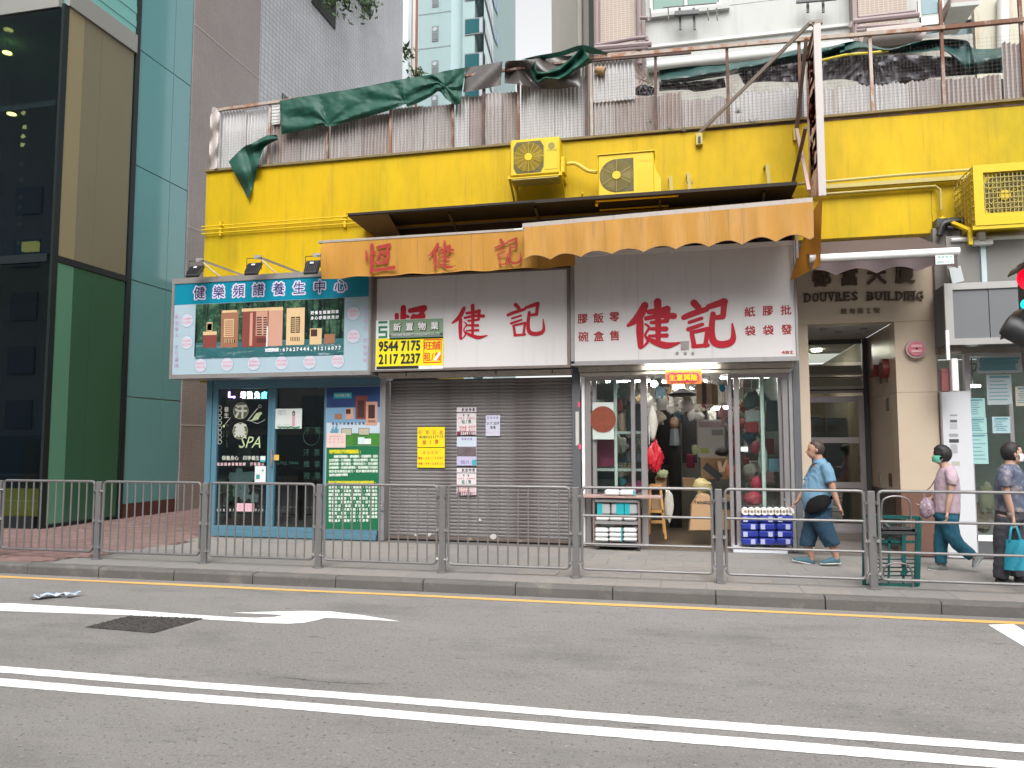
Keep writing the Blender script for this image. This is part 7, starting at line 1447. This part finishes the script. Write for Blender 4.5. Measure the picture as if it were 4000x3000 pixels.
for i in range(46):
    s_=rn.choice((-1,1)); Yg=rn.uniform(13.2,16.8); zl_=rn.choice((.15,.62,1.08,1.54,2.0)); x=s_*(1.28+rn.uniform(-.1,.08)); w=rn.uniform(.12,.26); h_=rn.uniform(.18,.36)
    m=MB(); m.box(x-w/2,x+w/2,Yg-.15,Yg+.15,zl_,zl_+h_,b=.006)
    solo('stock_box',m,mat('stock_%d'%((i+3)%9),cols[(i+3)%9],.5,var=.35,vs=12),cnames[(i+3)%9]+' stock box on the side shelves deep inside the shop','box','stock boxes on the side shelves')
# ------------------------------------------------------------------ opposite side of the street (seen in reflections)
ob=thing('opposite_building','plain concrete block with rows of windows across the road','building',(0,-12,0))
m=MB(); m.box(-70,-15,-20,-12,0,48); m.box(-14.9,-6,-20,-12.2,0,16); m.box(-5.5,30,-20,-12.5,0,14); part('wall',m,mat('opposite_render',(.33,.32,.30),.8,var=.2,vs=.6),ob)
m=MB()
for i in range(24):
    for j in range(5): x=-44+i*3.1; (m.box(x,x+1.8,-12.02,-11.9,2.6+j*3.1,4.2+j*3.1))
m.box(-45,30,-12.45,-11.8,.0,2.2); part('windows',m,mat('opposite_glass',(.16,.18,.20),.2,var=.3),ob)['kind']='stuff'
# ------------------------------------------------------------------ people
def fuse(name,mb,mt,parent,vox=.011,sm=3,disp=0):
    me=mb.mesh(name,mt); o=bpy.data.objects.new('tmp',me); COL.objects.link(o)
    r=o.modifiers.new('r','REMESH'); r.mode='VOXEL'; r.voxel_size=vox; r.use_smooth_shade=True
    s=o.modifiers.new('s','SMOOTH'); s.factor=.5; s.iterations=sm
    dg=bpy.context.evaluated_depsgraph_get(); out=bpy.data.meshes.new_from_object(o.evaluated_get(dg)); bpy.data.objects.remove(o); bpy.data.meshes.remove(me)
    out.name=name; out.materials.clear(); out.materials.append(mt)
    if disp:
        for v in out.vertices:
            q_=Vector((v.co.x*9,v.co.y*5,v.co.z*5)); n_=noise.noise(q_)*.8+1.2*(.35-abs(noise.noise(q_*1.9+Vector((0,0,v.co.x*6))))); v.co+=v.normal*n_*disp
    for p in out.polygons: p.use_smooth=True
    return link(name,out,parent)
PXM=.00195
class Fig:
    def __init__(s,Y): s.Y=Y
    def p(s,x,y,dy=0): return P(*RE(x,y),s.Y+dy)
    def limb(s,m,pts,n=14):        # (x,y,dy,radius in plane,radius across) all radii in centimetres
        pp=cr([(x,y,dy,a,b) for x,y,dy,a,b in pts],3)
        m.tube([s.p(q[0],q[1],q[2]) for q in pp],0,n,rr=[(q[4]*.01,q[3]*.01) for q in pp]); return m
def hand(f,m,x,y,dy,ang,sc=1.0,curl=.5):      # wrist at x,y; ang in degrees, 0 = pointing down, positive = forward (left in the photo)
    w=f.p(x,y,dy); a=R(ang); d=Vector((-math.sin(a),0,-math.cos(a))); side=Vector((0,1,0)); nrm=d.cross(side)
    L_=.085*sc; m.tube([w-d*.02,w+d*L_*.5,w+d*L_],0,10,rr=[(.026*sc,.02*sc),(.04*sc,.018*sc),(.038*sc,.014*sc)])
    for k,(o_,l) in enumerate(((-.028,.065),(-.010,.075),(.010,.07),(.028,.055))):
        b=w+d*L_+side*o_*sc; c1=b+d*l*.45*sc; c2=c1+(d*.6-nrm*curl).normalized()*l*.35*sc; c3=c2+(d*.1-nrm*curl*1.4).normalized()*l*.3*sc
        m.tube([b-d*.015,b,c1,c2,c3],.0085*sc,7,rr=[.009*sc,.0095*sc,.009*sc,.008*sc,.0065*sc])
    b=w+d*.03*sc-side*.03*sc; m.tube([b,b+(d*.7-side*.35-nrm*.5).normalized()*.035*sc,b+(d*.95-side*.2-nrm*.6).normalized()*.065*sc],.01*sc,7,rr=[.012*sc,.011*sc,.008*sc])
def head(f,m,x,y,dy,face,sx=.085,sz=.118):      # face=-1 looks left, +1 looks right
    c=f.p(x,y,dy); k=sz/.118
    blob(m,c+Vector((0,0,.02)),.092*k,.074*k,.098*k,1,20,.0); blob(m,c+Vector((face*.03*k,0,-.035*k)),.062*k,.058*k,.075*k,1,16,.0)
    m.tube([c+Vector((face*.085*k,0,.015*k)),c+Vector((face*.112*k,0,-.02*k)),c+Vector((face*.09*k,0,-.032*k))],.012,8,rr=[.008,.013,.010])
    m.tube([c+Vector((face*.080*k,-.025,-.058*k)),c+Vector((face*.093*k,0,-.056*k)),c+Vector((face*.080*k,.025,-.058*k))],.008,7)
    for s_ in (-1,1): e=c+Vector((-face*.002,s_*.076*k,-.005)); m.tube([e+Vector((0,0,-.028)),e+Vector((-face*.008,s_*.010,.0)),e+Vector((0,s_*.004,.028))],.012,8,rr=[.008,.014,.010])
    return c
def eyes(c,face,par,k=1):
    for s_ in (-1,1):
        m=MB(); e=c+Vector((face*.078*k,s_*.034*k,.008)); m.tube([e+Vector((0,-.012,0)),e+Vector((face*.004,0,0)),e+Vector((0,.012,0))],.006,7); part('eye',m,mat('eye_dark',(.02,.015,.012),.2),par)
        m=MB(); e=e+Vector((face*.004,0,.02)); m.bar(e+Vector((0,-.016,0)),e+Vector((0,.016,.002)),.006); part('eyebrow',m,mat('hair_black',(.012,.010,.010),.6,var=.3,vs=20),par)
SKIN=mat('skin_tan',(.42,.235,.165),.6,var=.15,vs=14,spec=.3,bump=.1,bs=80); SKIN2=mat('skin_light',(.48,.30,.225),.6,var=.15,vs=14,spec=.3,bump=.1,bs=80)
HB=mat('hair_black',(.012,.010,.010),.6,var=.3,vs=20); HBR=mat('hair_brown_grey',(.045,.028,.024),.6,var=.4,vs=20)
# man walking left
f=Fig(10.84); man=thing('person','man in pale blue polo shirt, navy shorts and black waist bag walking left','person',tuple(f.p(330,1215)))
b=MB(); c=head(f,b,322,452,0,-1,sz=.125)
f.limb(b,[(335,480,0,5.8,5.8),(345,520,0,6.2,6.5),(352,560,0,7,9)]); f.limb(b,[(352,550,0,7,12),(350,640,0,11,15),(342,740,0,15,15),(338,840,0,14,16),(335,900,0,13,16)])
f.limb(b,[(395,560,-.19,4.5,4.8),(425,640,-.22,4.6,4.6),(440,705,-.23,4.0,4.0),(462,775,-.23,3.6,3.6),(478,818,-.23,2.7,2.7)]); hand(f,b,480,822,-.23,-25,1.0,.35)
f.limb(b,[(330,560,.19,4.5,4.8),(285,650,.20,4.5,4.5),(250,720,.20,4,4),(222,765,.18,3.4,3.4),(208,785,.17,2.7,2.7)]); hand(f,b,206,788,.17,35,1.0,.35)
f.limb(b,[(318,900,.09,9,9),(285,1010,.09,7.5,7.5),(268,1075,.09,6,6),(282,1130,.09,5.4,5.2),(300,1185,.09,3.8,3.8),(298,1205,.09,4,3.8)])
f.limb(b,[(350,900,-.09,9,9),(400,1010,-.09,7.5,7.5),(432,1080,-.09,6,6),(452,1130,-.09,5.2,5.2),(466,1185,-.09,3.7,3.7),(468,1205,-.09,4,3.8)])
fuse('body',b,SKIN,man)
eyes(c,-1,man)
m=MB(); f.limb(m,[(350,528,0,7.0,9.5),(362,560,0,9,17),(358,620,0,13,19),(345,700,0,18,19),(336,770,0,19.5,19.5),(336,830,0,18,19),(338,850,0,17,18.5)],20)
f.limb(m,[(385,556,-.15,7.5,7.5),(412,610,-.205,7.4,7.2),(428,672,-.225,7.2,7.0)]); f.limb(m,[(335,556,.15,7.5,7.5),(300,620,.20,7.2,7.2),(272,668,.20,7,7)])
fuse('polo_shirt',m,mat('pale_blue_knit',(.13,.25,.36),.8,var=.1,vs=6,bump=.3,bs=30),man,.012,2,.013)
m=MB(); f.limb(m,[(345,512,0,7.2,7.4),(350,532,0,8.6,9.4)]); part('collar',m,mat('collar_blue',(.12,.26,.40),.8),man,True)
m=MB(); f.limb(m,[(338,830,0,17,18),(338,900,0,17,19),(330,930,0,16,19)],18); f.limb(m,[(320,900,.09,12.5,11.5),(290,1000,.09,11,11),(272,1070,.09,10,10.5),(268,1105,.09,9.8,10.5)]); f.limb(m,[(352,900,-.09,12.5,11.5),(390,990,-.09,11.5,11),(425,1065,-.09,10.5,10.5),(438,1100,-.09,9.8,10.5)])
fuse('shorts',m,mat('navy_cotton',(.012,.045,.08),.85,var=.12,vs=5,bump=.3,bs=30),man,.012,2,.013)
def cap(f,c,m,face,back=.012,top=.014,low=-.03,fr=.05,k=1.0,full=.0):
    for s in range(1): pass
    def g(u,v):
        a=u*2*math.pi; b_=R(90)-v*R(128+full); d=Vector((math.cos(b_)*math.cos(a),math.cos(b_)*math.sin(a),math.sin(b_)))
        fwd=max(0,d.x*face); cut=1 if d.z>.30+.35*fwd or fwd<.25 else .86
        n_=.05*noise.noise(d*6)
        return c+Vector((-face*.012,0,.024))+Vector((d.x*.102*k,d.y*.084*k,d.z*.108*k))*(cut+n_)
    m.grid(g,26,18)
m=MB(); cap(f,c,m,-1,k=1.05); part('hair',m,HBR,man,True,fix=False)
m=MB(); f.limb(m,[(268,880,-.18,4,2),(300,845,-.205,9.5,3.2),(350,812,-.215,10.5,3.6),(400,795,-.205,8.5,3.2),(428,800,-.18,4,2)]); fuse('waist_bag',m,mat('black_nylon',(.006,.006,.007),.8,var=.3,spec=.15),man,.012,2,.004)
m=MB(); f.limb(m,[(430,775,-.15,2.5,2.5),(440,770,0,2.5,2.5),(425,780,.14,2.5,2.5)]); part('bag_strap',m,MC['black_nylon'],man,True)
SHO=mat('teal_canvas_shoe',(.05,.12,.15),.8,var=.15); SOL=mat('shoe_sole',(.55,.55,.53),.7)
def shoe(f,par,heel,toe,dy,mt=SHO,h=4.4,w=4.6,sol=SOL):
    (hx,hy),(tx_,ty)=heel,toe; m=MB(); a=lambda t,up_: (hx+(tx_-hx)*t, hy+(ty-hy)*t-up_)
    f.limb(m,[(*a(0,22),dy,3.0,3.0),(*a(.08,22),dy,5.0,3.8),(*a(.3,24),dy,5.4,4.0),(*a(.6,18),dy,4.0,w),(*a(.85,14),dy,3.0,w*.95),(*a(1,12),dy,1.6,2.4)]); fuse('shoe',m,mt,par,.008,2)
    m=MB(); f.limb(m,[(*a(-.02,6),dy,1.2,3.4),(*a(.3,5),dy,1.4,4.0),(*a(.7,5),dy,1.4,4.8),(*a(1.02,6),dy,1.0,2.6)]); part('sole',m,sol,par,True)
shoe(f,man,(318,1238),(168,1206),.09); shoe(f,man,(492,1228),(360,1230),-.09)
# woman in pink shirt walking left
f=Fig(10.68); wo=thing('person','woman with green mask, pale pink shirt and blue trousers walking left','person',tuple(f.p(1170,1270)))
b=MB(); c=head(f,b,1180,490,0,-1,sz=.112)
f.limb(b,[(1196,520,0,5,5),(1205,560,0,5.4,6),(1215,590,0,6,9)]); f.limb(b,[(1218,580,0,6,11),(1222,660,0,10,14),(1222,760,0,11,13),(1218,850,0,12,15),(1215,900,0,12,15)])
f.limb(b,[(1252,600,-.17,4.2,4.4),(1250,680,-.2,4.0,4.2),(1246,750,-.2,3.6,3.6),(1232,820,-.2,3.2,3.2),(1222,872,-.19,2.4,2.4)]); hand(f,b,1221,874,-.19,6,.9,.9)
f.limb(b,[(1205,600,.17,4.2,4.4),(1170,690,.19,4,4),(1140,760,.19,3.5,3.5),(1100,790,.17,3,3),(1080,800,.14,2.4,2.4)]); hand(f,b,1078,800,.12,60,.9,.9)
f.limb(b,[(1200,900,.08,9,9),(1178,1060,.08,6.5,6.5),(1175,1150,.08,5.5,5.5),(1182,1235,.08,3.4,3.4)])
f.limb(b,[(1232,900,-.08,9,9),(1260,1050,-.08,6.5,6.5),(1330,1130,-.08,5.5,5.5),(1405,1185,-.08,3.4,3.4)])
fuse('body',b,SKIN2,wo); eyes(c,-1,wo,.92)
m=MB(); f.limb(m,[(1208,562,0,6.5,8),(1220,590,0,9,15),(1222,660,0,13,16.5),(1222,760,0,14,16),(1220,850,0,14.5,17),(1220,878,0,14.5,17)],20); f.limb(m,[(1245,592,-.13,6.8,6.8),(1254,640,-.19,6.6,6.4),(1248,688,-.20,6.5,6.2)]); f.limb(m,[(1210,592,.13,6.8,6.8),(1185,650,.18,6.4,6.2),(1172,690,.19,6.2,6)])
fuse('shirt',m,mat('pale_pink_knit',(.42,.31,.36),.85,var=.06,vs=6,bump=.3,bs=30),wo,.012,2,.012)
m=MB(); f.limb(m,[(1220,865,0,14,16),(1216,920,0,14,16.5)],18); f.limb(m,[(1205,910,.08,10.5,10),(1182,1060,.08,8.5,8.5),(1176,1150,.08,7.3,7.3),(1180,1222,.08,6.6,6.6)]); f.limb(m,[(1235,910,-.08,10.5,10),(1258,1040,-.08,9,8.8),(1325,1118,-.08,7.6,7.4),(1392,1172,-.08,6.6,6.4)])
fuse('trousers',m,mat('teal_blue_cotton',(.01,.085,.135),.85,var=.12,vs=5,bump=.3,bs=30),wo,.012,2,.012)
m=MB(); cap(f,c,m,-1,k=1.12,full=12); part('hair',m,HB,wo,True,fix=False)
def mask(c,face,par,mt,k=1):
    m=MB(); m.grid(lambda u,v: c+Vector((face*(.098*math.cos((u-.5)*2.5)+.012*math.sin(v*3.14))*k, .080*math.sin((u-.5)*2.5)*k, .005-.085*v)),14,8); part('face_mask',m,mt,par,True,fix=False)
    m=MB(); 
    for s_ in (-1,1): m.tube([c+Vector((face*.03,s_*.072*k,-.01)),c+Vector((-face*.01,s_*.086*k,.004))],.002,5); m.tube([c+Vector((face*.03,s_*.072*k,-.07)),c+Vector((-face*.01,s_*.086*k,-.02))],.002,5)
    part('mask_loop',m,WHITE,par)
mask(c,-1,wo,flat('mask_green',(.10,.42,.30)),.95)
shoe(f,wo,(1222,1280),(1090,1268),.08,mat('grey_canvas',(.13,.15,.14),.8)); shoe(f,wo,(1448,1180),(1400,1262),-.08,mat('pale_shoe',(.30,.32,.33),.8),w=4)
t=thing('floral_handbag','purple and white floral handbag carried in front of the woman in pink','bag',tuple(f.p(1085,900))); m=MB(); f.limb(m,[(1075,775,.02,3,3),(1080,810,.02,8,6),(1088,860,.02,9.5,7),(1095,897,.02,8,6),(1100,905,.02,3,3)]); fuse('bag_body',m,mat('floral_print',(.25,.18,.22),.7,var=.5,vs=18,streak=[((.55,.48,.50),.8,22,(1,1,1),.52,.60),((.08,.03,.06),.8,14,(1,1,1),.56,.64)]),t,.012,2,.005)
m=MB(); m.tube(cr([tuple(f.p(x,y,d)) for x,y,d in ((1065,790,.04),(1070,740,.08),(1110,700,.12),(1150,640,.14))],5),.009,6); part('strap',m,mat('strap_mauve',(.2,.14,.16),.7),t,True)
# woman in patterned shirt facing right at the edge
f=Fig(9.86); w2_=thing('person','woman in patterned dark blouse with white mask walking right at the edge','person',tuple(f.p(1640,1365)))
b=MB(); c=head(f,b,1668,478,0,1,sz=.125)
f.limb(b,[(1655,515,0,5.2,5.2),(1650,550,0,5.8,6),(1648,580,0,6.5,9)]); f.limb(b,[(1648,570,0,7,12),(1650,660,0,11,14),(1655,760,0,12,14),(1660,860,0,12,15),(1660,900,0,12,15)])
f.limb(b,[(1625,590,-.18,4.4,4.6),(1615,680,-.22,4.4,4.4),(1632,770,-.22,3.8,3.8),(1655,850,-.21,3.4,3.4),(1665,900,-.2,2.5,2.5)]); hand(f,b,1667,902,-.2,-8,1.,1.2)
f.limb(b,[(1680,590,.18,4.4,4.6),(1730,670,.2,4.2,4.2),(1770,740,.2,3.8,3.8),(1800,820,.18,2.6,2.6)]); hand(f,b,1802,824,.18,-40,1.,.6)
f.limb(b,[(1630,900,-.09,9.5,9.5),(1600,1060,-.09,7,7),(1590,1180,-.09,6,6),(1580,1325,-.09,3.8,3.8)]); f.limb(b,[(1675,900,.09,9.5,9.5),(1700,1060,.09,7,7),(1690,1180,.09,6,6),(1700,1315,.09,3.8,3.8)])
fuse('body',b,SKIN2,w2_); eyes(c,1,w2_,1)
m=MB(); f.limb(m,[(1650,548,0,7,9),(1648,590,0,11,17),(1650,660,0,14.5,18),(1655,760,0,15.5,17),(1660,870,0,16.5,18)],20); f.limb(m,[(1632,586,-.14,8,7.5),(1618,640,-.21,8,7.5),(1615,700,-.22,8,7.4)]); f.limb(m,[(1670,586,.14,8,7.5),(1700,640,.2,7.5,7.2),(1722,690,.2,7.2,7)])
fuse('blouse',m,mat('patterned_blouse',(.085,.10,.15),.8,var=.5,vs=9,streak=[((.30,.25,.24),.8,8,(1,1,1),.50,.60),((.22,.27,.38),.7,16,(1,1,1),.56,.64)]),w2_,.012,2,.012)
m=MB(); f.limb(m,[(1660,850,0,15.5,17),(1655,920,0,15.5,17)],18); f.limb(m,[(1635,910,-.09,12,11),(1608,1060,-.09,10,9.5),(1598,1200,-.09,8.5,8.5),(1588,1325,-.09,8,8)]); f.limb(m,[(1675,910,.09,12,11),(1698,1060,.09,10,9.5),(1690,1200,.09,8.5,8.5),(1700,1310,.09,8,8)])
fuse('trousers',m,mat('charcoal_cotton',(.045,.045,.055),.85,var=.12,vs=5,bump=.3,bs=30),w2_,.012,2,.012)
m=MB(); cap(f,c,m,1,k=1.1,full=14); part('hair',m,HB,w2_,True,fix=False); mask(c,1,w2_,WHITE,1.05)
shoe(f,w2_,(1552,1372),(1680,1366),-.09,mat('black_shoe',(.012,.012,.012),.5),sol=BLACK); shoe(f,w2_,(1680,1358),(1800,1352),.09,MC['black_shoe'],sol=BLACK)
m=MB(); f.limb(m,[(1650,876,-.2,3.2,3.2),(1655,893,-.2,3.1,3.1)]); part('watch',m,ALU,w2_,True)
CY_=mat('cyan_bag_fabric',(.02,.30,.42),.6,var=.12,vs=6,bump=.4,bs=18,streak=[((.25,.62,.72),.6,30,(1,1,1),.60,.68)])
t=thing('cyan_carrier_bag','bright cyan fabric shopping bag hanging from the hand at the right edge','bag',tuple(f.p(1680,1270,-.2)))
def bagf(u,v):
    a=u*2*math.pi; x=1685+ (62+14*v)*math.cos(a)*(1.0 if v>.03 else .96); y=1060+v*205; d=.05+.03*v; q=f.p(x,y,-.2); return q+Vector((0,d*math.sin(a)+.012*math.sin(a*5+v*9),0))
m=MB(); m.grid(bagf,36,14); m.add([bagf(i/36,1) for i in range(36)],[tuple(range(36))]); part('bag_body',m,CY_,t,True,fix=False)
for s_ in (-.03,.03):
    m=MB(); m.tube(cr([tuple(f.p(1648,1068,-.2+s_)),tuple(f.p(1655,1000,-.2+s_)),tuple(f.p(1668,965,-.2)),tuple(f.p(1688,968,-.2)),tuple(f.p(1706,1010,-.2+s_)),tuple(f.p(1718,1065,-.2+s_))],5),.013,6); part('handle',m,CY_,t,True)
# ------------------------------------------------------------------ green hand cart beside the railing
GC_=mat('green_cart_plastic',(.004,.085,.078),.45,var=.15,vs=6); CM=mat('cart_steel',(.22,.21,.21),.4,metal=.6,var=.15)
Y=9.42; ct=thing('hand_cart','folded green plastic mesh hand cart with steel loop handle chained to the railing','hand cart',tuple(P(*RE(840,1400),Y)))
f=Fig(Y)
def cb(pts,w,mt,name,d=.02,dy=0): 
    m=MB()
    for a,b_ in zip(pts,pts[1:]): m.bar(f.p(*a,dy),f.p(*b_,dy),w,d)
    part(name,m,mt,ct)
cb([(655,900),(1035,912),(1020,1375),(655,1372),(655,900)],.035,GC_,'deck_frame',.05)
cb([(740,905),(735,1375)],.02,GC_,'deck_frame',.04); cb([(1015,912),(1003,1385)],.018,GC_,'deck_frame',.04)
for x in (830,930): cb([(x,905),(x-8,1372)],.022,GC_,'deck_rib')
for y in (945,1025,1075,1150): cb([(740,y),(1020,y+2)],.02 if y!=1075 else .03,GC_,'deck_rib')
for k in range(7): y=1195+k*28; cb([(745,y),(1012,y)],.014,mat('dark_cart_rib',(.03,.06,.06),.5),'deck_slat',.02,.02)
cb([(760,985),(1000,990),(995,1010),(765,1008),(760,985)],.05,DGREY,'cross_plate',.03,-.03); cb([(760,1070),(920,1072)],.09,MC['dark_cart_rib'],'cross_plate',.03,.02)
cb([(925,1000),(925,1250),(945,1290),(905,1290)],.04,GC_,'deck_latch',.03,-.02)
m=MB(); m.tube(cr([tuple(f.p(x,y,-.04)) for x,y in ((775,985),(775,830),(800,780),(870,765),(940,780),(970,830),(975,985))],6),.011,8); part('loop_handle',m,CM,ct,True)
m=MB(); m.tube(cr([tuple(f.p(x,y,-.05)) for x,y in ((780,1340),(800,1250),(860,1222),(950,1235),(985,1300),(985,1400))],6),.011,8); part('lower_hoop',m,CM,ct,True)
for x in (690,975): m=MB(); c=f.p(x,1395,.03); m.tube([c+Vector((-.02,0,0)),c+Vector((.02,0,0))],.05,14); part('caster',m,BLACK,ct)
cb([(740,885),(825,975)],.02,CM,'brace',.02,-.06)
m=MB(); m.tube(cr([tuple(f.p(*q)) for q in ((790,1060,-.05),(720,1040,-.1),(690,1030,-.2),(735,1045,-.3))],5),.008,6); part('chain',m,CM,ct,True)
q=P(*RE(90,745),9.25); q2=P(*RE(185,920),9.25); m=MB(); m.bar(q,q2,.012); solo('leaning_stick',m,ALU2,'thin pale metal stick leaning on the railing left of the walking man','stick')
